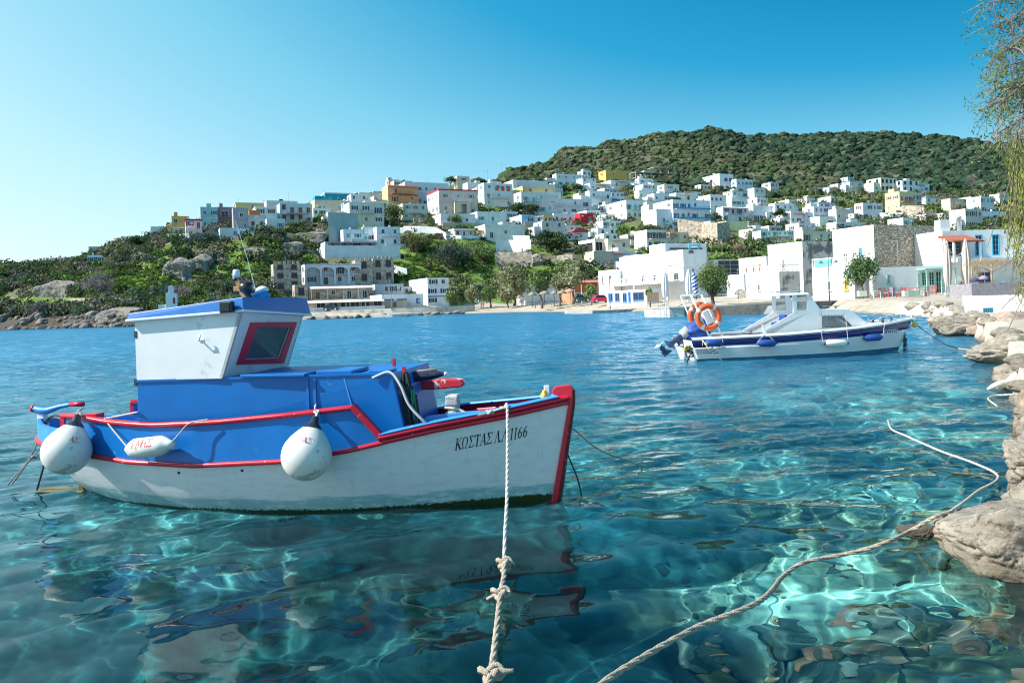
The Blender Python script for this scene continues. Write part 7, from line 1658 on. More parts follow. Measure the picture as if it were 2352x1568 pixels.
# stern lines
rope('rope', [from_px(150, 958, -.3), from_px(120, 955, -.15), from_px(100, 975, -.1), from_px(97, 1010, -.1), from_px(104, 1040, -.1), from_px(100, 1070, -.1), from_px(84, 1128, -.05)], .011, M['rope_dark'], 'dark rope looping from the stern rim down into the water')
rope('rope', [from_px(150, 962, -.3), from_px(112, 965, -.1), from_px(70, 1048, 0), from_px(18, 1113, 0)], .009, M['rope_grey'], 'long grey stern line slanting away to the left into the sea', n=30)
rope('rope', [from_px(108, 985, -.1), from_px(92, 1040, 0), from_px(72, 1052, 0), from_px(28, 1110, 0)], .010, M['rope_grey'], 'knotted grey stern line beside the round stern buoy', knots=[from_px(77, 1049, -.02)])
rope('rope', [from_px(160, 952, -.45), from_px(230, 961, -.62), from_px(318, 946, -.72)], .010, M['rope_white'], 'white rope along the red rail between stern and deckhouse')
mb = MB(); mb.box(FB.world(FB(216, 958, -.6)), (.15, .13, .09), FB.a); tag(mb.build('rail_block', M['boat_red'], bevel=.008), 'red painted wooden block fixed on the rail near the stern buoy', 'block')
# bow lines into the water behind the stem
rope('rope', [W((2.9, .05, .42)), W((2.98, .2, .12)), W((3.02, .35, -.25))], .008, M['rope_dark'], 'short dark line dropping from the stem of the fishing boat into the water')
rope('rope', [W((2.96, .03, .70)), W((3.2, .5, .38)), W((3.6, 1.4, .02)), W((3.8, 2.0, -.25))], .008, M['rope_tan'], 'thin line leading from the stem away to the right behind the fishing boat')
# =================================================================== WHITE MOTORBOAT
FS = Frame(onplane(1600, 826), onplane(2060, 806))
M['gel_white'] = mat('white_gelcoat', (.80, .82, .83), .22, .03, 2, .04, 6, coat=.3)
M['gel_navy'] = mat('navy_band', (.012, .018, .16), .25, .05, 3)
M['antifoul'] = mat('blue_antifouling', (.04, .19, .36), .6, .2, 3, col2=(.10, .20, .20), c2amt=.35, c2scale=5)
M['ring'] = mat('orange_lifebuoy', (.80, .13, .035), .5, .1, 4, .2, 20)
M['navy_cover'] = mat('blue_engine_cover', (.01, .06, .30), .6, .25, 4, .9, 7)
M['engine'] = mat('grey_blue_outboard', (.05, .08, .16), .35, .1, 4)
M['fender_blue'] = mat('blue_fender', (.02, .07, .30), .45, .1, 4)
M['steel'] = mat('stainless_rail', (.75, .76, .78), .18, .03, 3, metal=.9)
mboat = thing('motorboat', 'white cabin motorboat with navy band and raised outboard, moored right of centre', 'boat', FS.o, FS.a)
def Q(name, mb, mt, parent=mboat, **k): return mb.build(name, mt, parent, **k)
SZ2 = [(-3.8, .66), (-2.3, .69), (-1, .71), (1.28, .80), (2.6, .88), (3.85, .985)]; SB2 = [(-3.8, .90), (-2.3, 1.05), (-.5, 1.12), (.8, 1.08), (1.8, .92), (2.7, .62), (3.4, .27), (3.86, .02)]
WB2 = [(-3.62, .80), (-2, .95), (0, .96), (1.2, .80), (2.2, .50), (3.0, .18), (3.36, .01)]
def hp2(s, z, side):          # z in 0..1 from keel to sheer
    xt = lerp(-3.8, 3.86, s); xw = lerp(-3.62, 3.36, s); t = (z - .22) / .78
    if t >= 0:
        x = lerp(xw, xt, t); y = lerp(tab(WB2, xw), tab(SB2, xt), min(1, t) ** .75); zz = lerp(0, tab(SZ2, xt), t)
    else:
        k = z / .22; x = lerp(lerp(-3.6, 2.9, s), xw, k); y = tab(WB2, xw) * math.sqrt(max(0, k * (2 - k))); zz = lerp(-.35, 0, k)
    return Vector((x, side * y, zz))
sv = [i / 40 for i in range(41)]; NSTR = 6
for side in (-1, 1):
    mb = MB(); mb.grid([[hp2(s, z, side) for z in (0, .08, .16, .22, .30, .36)] for s in sv]); Q('bottom', mb, M['antifoul'], fix=False)
    for k in range(NSTR):     # lapped strakes, each standing proud of the one below
        z0, z1 = lerp(.35, .78, k / NSTR), lerp(.35, .78, (k + 1) / NSTR)
        mb = MB(); mb.grid([[hp2(s, z0, side) + Vector((0, side * .004, 0)), hp2(s, z0, side) + Vector((0, side * .065, -.008)), hp2(s, z1, side) + Vector((0, side * .006, 0))] for s in sv], sm=False); Q('strake', mb, M['gel_white'], fix=False)
    mb = MB(); mb.grid([[hp2(s, .775, side) + Vector((0, side * .012, 0)), hp2(s, .80, side) + Vector((0, side * .028, 0)), hp2(s, .97, side) + Vector((0, side * .022, 0)), hp2(s, .985, side)] for s in sv]); Q('navy_band', mb, M['gel_navy'], fix=False)
    mb = MB(); a = [hp2(s, z, side) + Vector((0, side * .042, 0)) for s, z in ((.002, .52), (.10, .52), (.055, .78), (.002, .78))]; mb.add(a, [(0, 1, 2, 3)]); Q('navy_flash', mb, M['gel_navy'], fix=False)
    mb = MB(); mb.grid([[hp2(s, 1.0, side) + Vector((0, side * o_, h_)) for o_, h_ in ((.0, -.03), (.045, -.02), (.055, .03), (.03, .075), (-.04, .09), (-.16, .075))] for s in sv]); Q('gunwale', mb, M['gel_white'], fix=False)
    mb = MB(); mb.grid([[hp2(s, 1.0, side) + Vector((0, side * .058, h_)) for h_ in (-.012, .012)] for s in sv]); Q('rubbing_strip', mb, flatmat((.05, .05, .12)), fix=False)
mb = MB(); mb.grid([[hp2(0, z, -1) for z in (0, .22, .5, 1.0)], [hp2(0, z, 1) for z in (0, .22, .5, 1.0)]], sm=False); Q('transom', mb, M['gel_white'], fix=False)
mb = MB(); mb.grid([[hp2(s, 1, -1) + Vector((0, .12, .05 if s > .72 else -.2)), hp2(s, 1, 1) + Vector((0, -.12, .05 if s > .72 else -.2))] for s in sv if s < .985], sm=False); Q('deck', mb, M['gel_white'], fix=False)
# cabin: profile panels with real window openings
CW = .74
def cabin_side(side):
    q = MB(); y0, y1 = side * CW, side * (CW - .04)
    # fairing and arch
    q.prism([(-1.5, .80), (-1.22, .74), (.42, .76), (.42, 1.42), (.30, 1.50), (.06, 1.95), (-.10, 1.95), (-.02, 1.42), (-.10, 1.34)][:4] + [(.40, 1.46), (-.02, 1.36)], y0, y1)
    q.prism([(-.02, 1.36), (.40, 1.46), (.07, 1.95), (-.03, 1.95)][:4], y0, y1)
    q.prism([(-.47, 1.38), (-.36, 1.36), (-.34, 1.92), (-.48, 1.92)], y0, y1)
    q.prism([(-.36, 1.36), (-.02, 1.36), (-.02, 1.44), (-.36, 1.44)], y0, y1)
    q.prism([(-1.22, .74), (-.02, 1.36), (-.46, 1.38), (-1.5, .84)], y0, y1)
    # cabin side round the window
    q.prism([(.40, .72), (2.16, .80), (1.46, .88), (.40, .88)], y0, y1); q.prism([(.40, 1.26), (1.14, 1.24), (1.34, 1.42), (.44, 1.47)], y0, y1)
    q.prism([(1.10, 1.24), (1.46, .87), (2.16, .79), (1.36, 1.42)], y0, y1); q.prism([(.36, .76), (.44, .76), (.44, 1.46), (.36, 1.46)], y0, y1)
    o = Q('cabin_side', q, M['gel_white'])
    w = MB(); w.prism([(-.36, 1.44), (-.02, 1.44), (-.03, 1.92), (-.34, 1.92)], side * (CW - .015), side * (CW - .022)); Q('pane', w, M['cloudy'], o)
    w = MB(); w.prism([(.42, .88), (1.45, .88), (1.12, 1.25), (.42, 1.265)], side * (CW - .015), side * (CW - .022)); Q('pane', w, M['cloudy'], o)
    w = MB()
    for a_, b_ in (((.50, .92), (.80, .92)), ((.80, .92), (.90, 1.0)), ((.90, 1.0), (.78, 1.22)), ((.78, 1.22), (1.10, 1.2)), ((1.10, 1.2), (1.38, .93))): w.tube([(a_[0], side * (CW + .004), a_[1]), (b_[0], side * (CW + .004), b_[1])], .012, 5)
    for k in range(7): w.box((.44 + k * .15, side * (CW + .004), .89 - .0), (.02, .01, .02)); w.box((.44 + k * .11, side * (CW + .004), 1.27), (.02, .01, .02))
    Q('window_trim', w, flatmat((.10, .11, .12)), o)
for side in (-1, 1): cabin_side(side)
mb = MB(); mb.hexa([(.36, -CW, 1.40), (1.34, -CW, 1.38), (1.34, CW, 1.38), (.36, CW, 1.40), (.36, -CW + .05, 1.49), (1.30, -CW + .05, 1.445), (1.30, CW - .05, 1.445), (.36, CW - .05, 1.49)]); Q('cabin_roof', mb, M['gel_white'], bevel=.015)
mb = MB(); mb.hexa([(1.30, -CW + .02, 1.40), (2.12, -.52, .84), (2.12, .52, .84), (1.30, CW - .02, 1.40), (1.33, -CW + .03, 1.43), (2.17, -.50, .85), (2.17, .50, .85), (1.33, CW - .03, 1.43)]); Q('windscreen', mb, M['cloudy'])
mb = MB()
for y in (-.7, 0, .7): mb.tube([(1.32, y, 1.43), (2.16, y * .72, .85)], .022, 5)
Q('windscreen_frame', mb, M['gel_white'])
mb = MB(); mb.hexa([(-1.02, -CW - .03, 1.925), (.07, -CW - .03, 1.93), (.07, CW + .03, 1.93), (-1.02, CW + .03, 1.925), (-.95, -CW + .03, 1.985), (.03, -CW + .03, 2.0), (.03, CW - .03, 2.0), (-.95, CW - .03, 1.985)]); Q('hardtop', mb, M['gel_white'], bevel=.02)
for y in (-.45, .45): MB().tube(bez([(-.85, y, 1.98), (-.8, y, 2.04), (-.1, y, 2.06), (0, y, 2.0)], 12), .014, 5).build('roof_rail', M['steel'], mboat)
for x in (.62, 1.12): mb = MB(); mb.lathe([(0, .07), (.035, .07), (.03, .02), (.05, 0), (0, 0)], 8, (x, -.35, 1.46)); Q('deck_fitting', mb, M['black_plastic'])
mb = MB(); mb.tube([(.4, -.35, 1.55), (1.25, -.35, 1.53)], .012, 5); Q('boat_hook', mb, M['steel'])
mb = MB(); mb.box((-.72, -.3, 1.02), (.4, .4, .16)); mb.box((-.60, -.3, 1.18), (.12, .38, .3)); Q('seat', mb, M['fender_blue'], bevel=.04)
mb = MB(); mb.box((.55, .1, 1.05), (.5, .5, .35)); mb.lathe([(0, 1.35), (.12, 1.3), (.15, 1.1), (.2, .9), (0, .9)], 12, (.95, -.1, -.05)); Q('interior_fitting', mb, flatmat((.35, .36, .4)))
mb = MB(); mb.prism([(-1.50, .80), (-1.42, .80), (-1.50, 1.04), (-1.56, 1.06)], -.9, -.86); Q('fin', mb, M['gel_white'])
mb = MB(); mb.lathe([(.0, .14), (.02, .13), (.015, 0), (0, 0)], 8, (-1.95, -.95, .74)); mb.tube([(-2.0, -.95, .86), (-1.95, -.95, .92), (-1.9, -.95, .86)], .012, 5); Q('rod_holder', mb, M['black_plastic'])
# bow rails
for side in (-1, 1):
    mb = MB(); pts = [(1.75, side * .84, .86), (1.95, side * .80, 1.07), (2.6, side * .58, 1.16), (2.72, side * .52, 1.10), (2.70, side * .5, .95)]; mb.tube(bez(pts, 20), .016, 6)
    pts = [(2.85, side * .45, .96), (3.15, side * .30, 1.14), (3.36, side * .22, 1.17), (3.40, side * .2, 1.0)]; mb.tube(bez(pts, 16), .016, 6); mb.tube([(2.3, side * .68, .92), (2.35, side * .66, 1.12)], .014, 6)
    Q('bow_rail', mb, M['steel'], fix=False)
for x, y in ((2.55, -.55), (2.35, -.35), (3.0, -.3)): mb = MB(); mb.lathe([(0, .12), (.035, .12), (.03, .05), (.05, 0), (0, 0)], 8, (x, y, .97)); Q('cleat', mb, M['black_plastic'])
mb = MB(); mb.box((3.86, 0, 1.03), (.28, .10, .06)); mb.lathe([(0, .05), (.05, .04), (.05, -.04), (0, -.05)], 10, (3.9, 0, 1.08), Matrix.Rotation(math.pi / 2, 3, 'X')); Q('bow_roller', mb, M['steel'])
# stern frame, lifebuoys, flag
for (a, b) in (((-3.62, -.5, 2.03), (-3.10, -.55, .72)), ((-3.30, -.5, 2.04), (-2.65, -.5, .70)), ((-3.62, .5, 2.03), (-3.10, .55, .72)), ((-3.30, .5, 2.04), (-2.65, .5, .70))):
    mb = MB(); mb.tube([a, b], .028, 7); Q('stern_frame_leg', mb, M['gel_white'])
mb = MB(); mb.tube([(-3.62, -.5, 2.03), (-3.30, -.5, 2.04), (-3.30, .5, 2.04), (-3.62, .5, 2.03)], .026, 7, closed=True); mb.box((-3.0, -.1, 1.35), (.30, .5, .42), rot=Matrix.Rotation(-.4, 3, 'Y')); Q('stern_frame', mb, M['gel_white'])
for nm, cpt, tilt in (('front', FS(1627, 728, -.62), 0), ('back', FS(1609, 724, .45), .0)):
    c = FS.world(cpt); lb = thing('lifebuoy', 'orange lifebuoy with grey bands, ' + ('the front one on the stern frame' if nm == 'front' else 'the one behind on the far side of the stern frame'), 'lifebuoy', c, FS.a)
    mb = MB(); R_ = .335; r_ = .085
    ring = [[Vector(((R_ + r_ * math.cos(b * math.pi / 7) * 1.0) * math.cos(a * math.pi / 24), r_ * .75 * math.sin(b * math.pi / 7), (R_ + r_ * math.cos(b * math.pi / 7)) * math.sin(a * math.pi / 24))) for b in range(15)] for a in range(49)]
    mb.grid(ring); mb.build('ring', M['ring'], lb, fix=False)
    for k in range(4):
        a0 = math.pi / 4 + k * math.pi / 2 - .13 + .2; mb = MB(); rows = [[Vector(((R_ + r_ * 1.04 * math.cos(b * math.pi / 7)) * math.cos(a0 + a * .087), r_ * .79 * math.sin(b * math.pi / 7), (R_ + r_ * 1.04 * math.cos(b * math.pi / 7)) * math.sin(a0 + a * .087))) for b in range(15)] for a in range(4)]
        mb.grid(rows); mb.build('band', flatmat((.60, .60, .58)), lb, fix=False)
    mb = MB(); mb.tube([Vector(((R_ + r_ + .012 + .012 * math.sin(a * 1.05)) * math.cos(a * math.pi / 20), 0, (R_ + r_ + .012) * math.sin(a * math.pi / 20))) for a in range(40)], .009, 5, closed=True); mb.build('grab_line', M['rope_white'], lb, fix=False)
fp = thing('flag', 'furled blue and white striped flag on the stern pole of the motorboat', 'flag', FS.world((-3.30, 0, 2.0)), FS.a)
mb = MB(); mb.tube([(.02, 0, -.1), (-.06, 0, .82)], .016, 6); mb.lathe([(0, .05), (.03, .03), (.03, -.02), (0, -.03)], 8, (-.065, 0, .83)); mb.build('pole', flatmat((.08, .08, .08)), fp)
fl_b, fl_w = flatmat((.02, .05, .32), .8), flatmat((.72, .74, .78), .8)
mb = MB(); n = 26; rows = []
for i in range(n + 1):
    t = i / n; z = .74 - .74 * t; wdt = .03 + .075 * math.sin(math.pi * min(1, t * 1.02)) ** .6
    rows.append([Vector((-.05 + .07 * t + wdt * math.cos(a * math.pi / 5), wdt * .8 * math.sin(a * math.pi / 5), z + .012 * math.sin(a * 2 + i))) for a in range(11)])
for i in range(n):
    for a in range(10): mb.add([rows[i][a], rows[i][a + 1], rows[i + 1][a + 1], rows[i + 1][a]], [(0, 1, 2, 3)], (i + a) // 2 % 2)
mb.build('cloth', [fl_b, fl_w], fp, fix=False)
# tilted outboard
ob = thing('outboard_motor', 'tilted grey outboard motor under a blue cover at the stern of the motorboat', 'outboard motor', FS.world((-3.6, 0, .7)), FS.a)
mb = MB(); cv, cf = _ICO[4] if 0 else (None, None)
bm = bmesh.new(); bmesh.ops.create_icosphere(bm, subdivisions=4, radius=1)
for v_ in bm.verts:
    p = v_.co; n_ = .10 * math.sin(p.x * 6 + p.z * 3) * math.cos(p.y * 4) + .05 * math.sin(p.z * 11 + p.x * 5); q = p * (1 + n_)
    q.x = math.copysign(abs(q.x) ** .8, q.x); q.z = math.copysign(abs(q.z) ** .8, q.z); v_.co = Matrix.Rotation(-.62, 3, 'Y') @ Vector((q.x * .50, q.y * .30, q.z * .34)) + Vector((.36, 0, .24))
me_ = bpy.data.meshes.new('cover'); bm.to_mesh(me_); bm.free(); me_.materials.append(M['navy_cover']); me_.polygons.foreach_set('use_smooth', [True] * len(me_.polygons)); link('cover', me_, ob)
A0, A1, A2, A3 = Vector((.02, 0, .22)), Vector((-.22, 0, .06)), Vector((-.55, 0, -.14)), Vector((-.72, 0, -.28))
mb = MB(); mb.tube([A0, A1], [.19, .15], 12); ch = mb.build('cowling', flatmat((.45, .47, .52), .35), ob)
mb = MB(); d = (A3 - A0).normalized(); mb.box(lerp(A1, A2, .5), (.20, .15, (A2 - A1).length + .2), rot=rot_from(d)); mb.box((-.12, 0, -.06), (.5, .13, .13), rot=Matrix.Rotation(-.5, 3, 'Y')); mb.build('leg', M['engine'], ob, bevel=.03)
mb = MB(); pc = Vector((-.60, 0, -.18)); R = rot_from(d); mb.box(pc, (.60, .26, .035), rot=R); mb.build('cavitation_plate', M['engine'], ob, bevel=.01)
mb = MB(); mb.tube([Vector((-.66, 0, -.46)), Vector((-.84, 0, -.30)), Vector((-.90, 0, -.22))], [.03, .09, .05], 10); mb.prism([(-.66, -.34), (-.52, -.38), (-.76, -.56), (-.90, -.42)], -.03, .03); mb.build('gearcase', M['engine'], ob)
for k in range(3):
    a = k * 2.094; c = Vector((-.92, 0, -.20)); ax = Vector((-.6, 0, .8)); e1 = Vector((.8, 0, .6)); e2 = Vector((0, 1, 0)); dd = e1 * math.cos(a) + e2 * math.sin(a); pp = e1 * math.cos(a + 1.57) + e2 * math.sin(a + 1.57)
    mb = MB(); mb.hexa([c - pp * .03, c + dd * .16 - pp * .09 + ax * .03, c + dd * .19 + pp * .07, c + pp * .03] + [c - pp * .03 + ax * .01, c + dd * .16 - pp * .09 + ax * .042, c + dd * .19 + pp * .07 + ax * .012, c + pp * .03 + ax * .012]); mb.build('propeller_blade', flatmat((.62, .64, .68), .3), ob)
# lettering on the bow
GS = {'Ε': [(.1, 0, .1, 1, .2), (.1, .91, .62, .91, .18), (.1, .5, .55, .5, .18), (.1, .09, .62, .09, .18)], 'Υ': [(.35, 0, .35, .45, .2), (.35, .42, .05, 1, .19), (.35, .42, .66, 1, .19)], 'Τ': [(.35, 0, .35, .9, .2), (.02, .91, .68, .91, .18)], 'Χ': [(.06, 0, .62, 1, .2), (.62, 0, .06, 1, .2)], 'Ι': [(.12, 0, .12, 1, .2)], 'Α': [(.04, 0, .36, 1, .19), (.36, 1, .68, 0, .19), (.18, .3, .56, .3, .15)], 'Λ': [(.04, 0, .34, 1, .19), (.34, 1, .64, 0, .19)], '.': [(.08, 0, .08, .16, .16)], '8': [(.14, .12, .14, .42, .16), (.5, .12, .5, .42, .16), (.14, .08, .5, .08, .16), (.14, .5, .5, .5, .16), (.16, .58, .16, .88, .16), (.48, .58, .48, .88, .16), (.16, .92, .48, .92, .16)], '1': [(.24, 0, .24, 1, .19), (.06, .8, .24, .96, .13)]}
AS = {'Ι': .34, '.': .26, ' ': .3, 'Ε': .76, '1': .5, '8': .70}
HB2v, HB2f = [], []
for i, s in enumerate(sv):
    HB2v += [hp2(s, .76, -1), hp2(s, 1.0, -1)]
for i in range(40): HB2f.append((2 * i, 2 * i + 1, 2 * i + 3, 2 * i + 2))
HB2 = BVHTree.FromPolygons(HB2v, HB2f)
def surf2(u, v):
    X_, k_ = ray(u, v); o = FS.inv(Vector((0, 0, EYE))); d = FS.inv(Vector((X_, 1, EYE + k_))) - o; r = HB2.ray_cast(o, d.normalized())
    return (r[0] if r[0] else FS(u, v, -.6)) + Vector((.01, -.045, 0))
for txt, ua, ub, va, vb, hh in (('ΕΥΤΥΧΙΑ', 2027, 2059, 767.5, 764, 9.5), ('Τ.Λ.81', 2061, 2073, 763.5, 762, 5.5)):
    _, tw_ = lettering(txt, lambda x, y: Vector((x, y, 0)), extra=GS, adv=AS, serif=False)
    mb, _ = lettering(txt, lambda x, y: surf2(lerp(ua, ub, x / tw_), lerp(va, vb, x / tw_) - y * hh), .22, GS, AS, False); Q('lettering', mb, flatmat((.78, .79, .8)), fix=False)
# fenders of the motorboat
def fend(u0, v0, u1, v1, lat, body, tips, label, lines):
    a, b = FS.world(FS(u0, v0, lat)), FS.world(FS(u1, v1, lat)); t = thing('fender', label, 'fender', (a + b) / 2, 0, 'fenders along the motorboat'); t.rotation_euler = rot_from(b - a).to_euler(); L_ = (b - a).length / 2
    mb = MB(); mb.lathe([(.06, -L_ * .82), (.105, -L_ * .62), (.108, L_ * .62), (.06, L_ * .82)], 16); mb.build('body', M[body], t)
    for s_ in (-1, 1): mb = MB(); mb.lathe([(.062, s_ * L_ * .80), (.045, s_ * L_ * .92), (.02, s_ * L_), (0, s_ * L_)], 12); mb.build('end_cap', M[tips], t)
    for (ua, va, ub, vb) in lines:
        rope('fender_line', [FS.world(FS(ua, va, lat + .02)), FS.world(FS(ub, vb, lat + .12))], .009, M['rope_white'], ('left' if ua < ub or (ub == 1613 or ub == 1882 or ub == 1756 or ub == 1962) else 'right') + ' line of the ' + label.split(',')[0][:70].replace(' on the motorboat', ''), n=4, twist=False, sides=5, group='fender lines of the motorboat')
fend(1619, 786, 1661, 789, -1.12, 'fender_blue', 'fender_blue', 'blue fender nearest the stern of the motorboat, beside the yellow line', [(1614, 794, 1613, 776), (1661, 785, 1657, 777)])
fend(1738, 788, 1785, 788, -1.24, 'fender_blue', 'fender_blue', 'blue fender amidships on the motorboat, below the small white fin', [(1738, 787, 1756, 768), (1785, 788, 1762, 768)])
fend(1890, 788, 1950, 788, -1.22, 'white_plastic', 'fender_blue', 'white fender with blue ends below the cabin window of the motorboat', [(1890, 786, 1882, 728), (1948, 786, 1942, 722)])
fend(1983, 776, 2028, 774, -.98, 'fender_blue', 'fender_blue', 'blue fender nearest the bow of the motorboat, beside the lettering', [(1984, 776, 1962, 755), (2028, 770, 2032, 742)])
rope('rope', [FS.world(FS(1610, 776, -1.0)), FS.world(FS(1620, 790, -1.15)), FS.world(FS(1632, 806, -1.2)), onplane(1666, 834, -.05)], .016, mat('yellow_rope', (.66, .66, .36), .85, .2, 30), 'yellowish line from the stern corner of the motorboat into the water', knots=[FS.world(FS(1622, 790, -1.16))])
mb = MB(); kr = random.Random(4)
for k in range(10):
    c = FS.world(FS(1588 + kr.uniform(-6, 6), 806 + kr.uniform(-8, 8), -.7)); mb.tube([c + Vector((.13 * math.cos(t), .05 * math.sin(t * 2 + k), .09 * math.sin(t))) * kr.uniform(.7, 1.3) for t in [i * .52 for i in range(12)]], .012, 5, closed=True)
mb.tube([FS.world(FS(1605, 776, -.9)), FS.world(FS(1592, 795, -.8)), FS.world(FS(1578, 832, -.8))], .02, 6); tag(mb.build('rope_tangle', M['rope_dark'], fix=False), 'tangle of black lines hanging at the transom of the motorboat', 'rope tangle')
mb = MB(); mb.lathe([(0, .1), (.07, .07), (.1, 0), (.07, -.07), (0, -.1)], 12, FS.world(FS(1578, 800, -.6))); tag(mb.build('float', M['yellow']), 'small yellow float in the line tangle at the motorboat transom', 'float')
mb = MB()
for k in range(16):
    c = FS.world(FS(2077 + 1.5 * math.sin(k * 2), 766 + k * 3.3, -.1)); R = Matrix.Rotation(1.57 * (k % 2), 3, 'Z'); mb.tube([c + R @ Vector((.03 * math.cos(t * .785), 0, .045 * math.sin(t * .785))) for t in range(8)], .011, 5, closed=True)
for k in range(10): c = FS.world(FS(2081 + 2 * math.sin(k * 3), 778 + k * 3.3, -.2)); mb.tube([c + Vector((.03 * math.cos(t * .785), .02, .045 * math.sin(t * .785))) for t in range(8)], .01, 5, closed=True)
tag(mb.build('mooring_chain', M['rope_dark'], fix=False), 'rusty dark chain hanging from the bow of the motorboat', 'chain')
my = FS.world(FS(2101, 745, .1)); mb = MB(); mb.lathe([(0, .10), (.08, .07), (.11, 0), (.08, -.07), (0, -.10)], 14, my); tag(mb.build('float', M['yellow']), 'yellow float on the bow line of the motorboat', 'float')
mb = MB(); mb.lathe([(0, .06), (.05, .03), (.05, -.05), (0, -.06)], 12, my + Vector((-.18, 0, -.06))); tag(mb.build('float', M['white_plastic']), 'small white float beside the yellow one at the motorboat bow', 'float')
rope('rope', [FS.world((3.95, 0, 1.05)), FS.world(FS(2100, 742, .1)), onplane(2165, 787, .25), onplane(2200, 800, .05)], .014, M['rope_dark'], 'dark bow line of the motorboat running right into the water')
rope('rope', [onplane(2200, 800, .02), onplane(2260, 807, -.01), onplane(2310, 803, .02), at(2352, 782, 20)], .022, M['rope_tan'], 'tan line floating between the motorboat bow line and the right shore')

# =================================================================== ROPES IN FRONT
def rope_w(pts, r, mt, label, n=90, knots=()):   # laid rope: three twisted strands
    path = bez(pts, n); mb = MB(); L_ = 0; ph = 0; cols = [[], [], []]
    fine_ = []
    for a, b in zip(path[:-1], path[1:]):
        k = max(1, int((b - a).length / (r * 1.1)))
        for i in range(k): fine_.append(lerp(a, b, i / k))
    fine_.append(path[-1])
    for i, p in enumerate(fine_):
        d = (fine_[min(i + 1, len(fine_) - 1)] - fine_[max(i - 1, 0)]).normalized(); e1 = d.cross(Vector((0.2, .3, 1))).normalized(); e2 = d.cross(e1); ph += .42
        for s in range(3): t = ph + s * 2.094; cols[s].append(p + (e1 * math.cos(t) + e2 * math.sin(t)) * r * .5)
    for s in range(3): mb.tube(cols[s], r * .62, 6)
    for c, sc in knots: mb_knot(mb, c, r, sc)
    return tag(mb.build('rope', mt, fix=False), label, 'rope')
tie = W((2.375, -.42, .965))
k1, k2, k3 = at(1158, 1290, 5.2), at(1150, 1360, 4.7), at(1128, 1545, 3.6)
rope_w([tie + Vector((-.02, .1, .02)), tie + Vector((0, -.03, 0)), at(1165, 1120, 6.1), at(1160, 1225, 5.5), k1], .0135, M['rope_white'], 'taut white mooring rope from the bow rail down to the first knot', 60)
rope_w([k1, lerp(k1, k2, .5) + Vector((.01, 0, 0)), k2, at(1140, 1450, 4.1), k3, at(1115, 1590, 3.3)], .0165, M['rope_tan'], 'thicker knotted beige continuation of the white bow rope at the bottom edge', 60, [(k1, 1.1), (k1 + Vector((0, 0, -.04)), .8), (k2, 1.25), (k3, 1.3)])
mb = MB(); mb.tube(bez([k3, k3 + Vector((.05, -.01, .01)), k3 + Vector((.11, .0, .01))], 8), [.014, .02, .022, .02, .017, .016, .012, .01, .01][:9], 7); mb.tube(bez([k2, k2 + Vector((-.05, 0, -.02)), k2 + Vector((-.09, 0, -.04))], 8), [.013, .015, .016, .015, .012, .01, .01, .01, .01][:9], 7); mb.tube(bez([k1, k1 + Vector((.05, 0, .0)), k1 + Vector((.07, 0, -.02))], 6), .01, 6)
tag(mb.build('rope_end', M['rope_tan'], fix=False), 'frayed rope ends sticking out of the knots of the bow rope', 'rope end')
def rp(u, v, z): 
    return onplane(u, v, z)
rope_w([at(1340, 1600, 3.0), at(1440, 1530, 3.3), at(1600, 1440, 3.75), at(1745, 1380, 4.1), rp(1800, 1322, .03), rp(1850, 1290, .03), rp(1960, 1268, .06), rp(2040, 1243, .12), at(2095, 1216, 5.9), at(2140, 1190, 5.75), at(2180, 1176, 5.85)], .0145, M['rope_tan'], 'long beige rope curving from the bottom edge up over the jutting rock', 140)
rope_w([at(2180, 1176, 5.85), at(2215, 1152, 6.2), rp(2250, 1125, .08), rp(2289, 1103, .05), rp(2285, 1085, .05), rp(2230, 1060, .05), rp(2160, 1035, .045), rp(2080, 1000, .045), rp(2048, 985, .045), rp(2040, 965, .03)], .0125, M['rope_white'], 'pale rope snaking over the water from the jutting rock into the cove', 120)
rope_w([rp(2330, 905, .1), rp(2290, 908, .05), rp(2270, 915, .045), rp(2290, 932, .04)], .014, M['rope_white'], 'short pale rope end floating below the driftwood rock', 30)
for i, (a, b, s) in enumerate([((2400, 772), (2292, 850), 'upper'), ((2420, 760), (2310, 838), 'middle'), ((2380, 742), (2205, 775), 'far upper'), ((2360, 735), (2240, 778), 'far lower'), ((2440, 800), (2275, 806), 'thin')]):
    y = 19 if i < 2 or i == 4 else 31; rope('rope', [at(*a, y + 1), at((a[0] + b[0]) / 2, (a[1] + b[1]) / 2 + 6, y), at(*b, y - 1)], .03 if i > 1 else .025, M['rope_white'], 'white mooring rope lying over the right shore rocks, the ' + s + ' one')
for i, (a, m_, b) in enumerate([((2268, 894), (2300, 880), (2370, 872)), ((2290, 893), (2330, 868), (2365, 822)), ((2300, 890), (2335, 860), (2375, 835))]):
    mb = MB(); mb.tube(bez([at(*a, 13.4), at(*m_, 13.3), at(*b, 13.5)], 12), [.025, .035, .045, .05, .055, .06, .06, .06, .06, .06, .06, .06, .06][:13], 6); tag(mb.build('driftwood', mat('bleached_wood', (.58, .54, .50), .85, .2, 6)), 'bleached driftwood branch on the flat grey rock, ' + ('lowest' if i == 0 else 'steepest' if i == 1 else 'thickest') + ' of the three', 'driftwood')
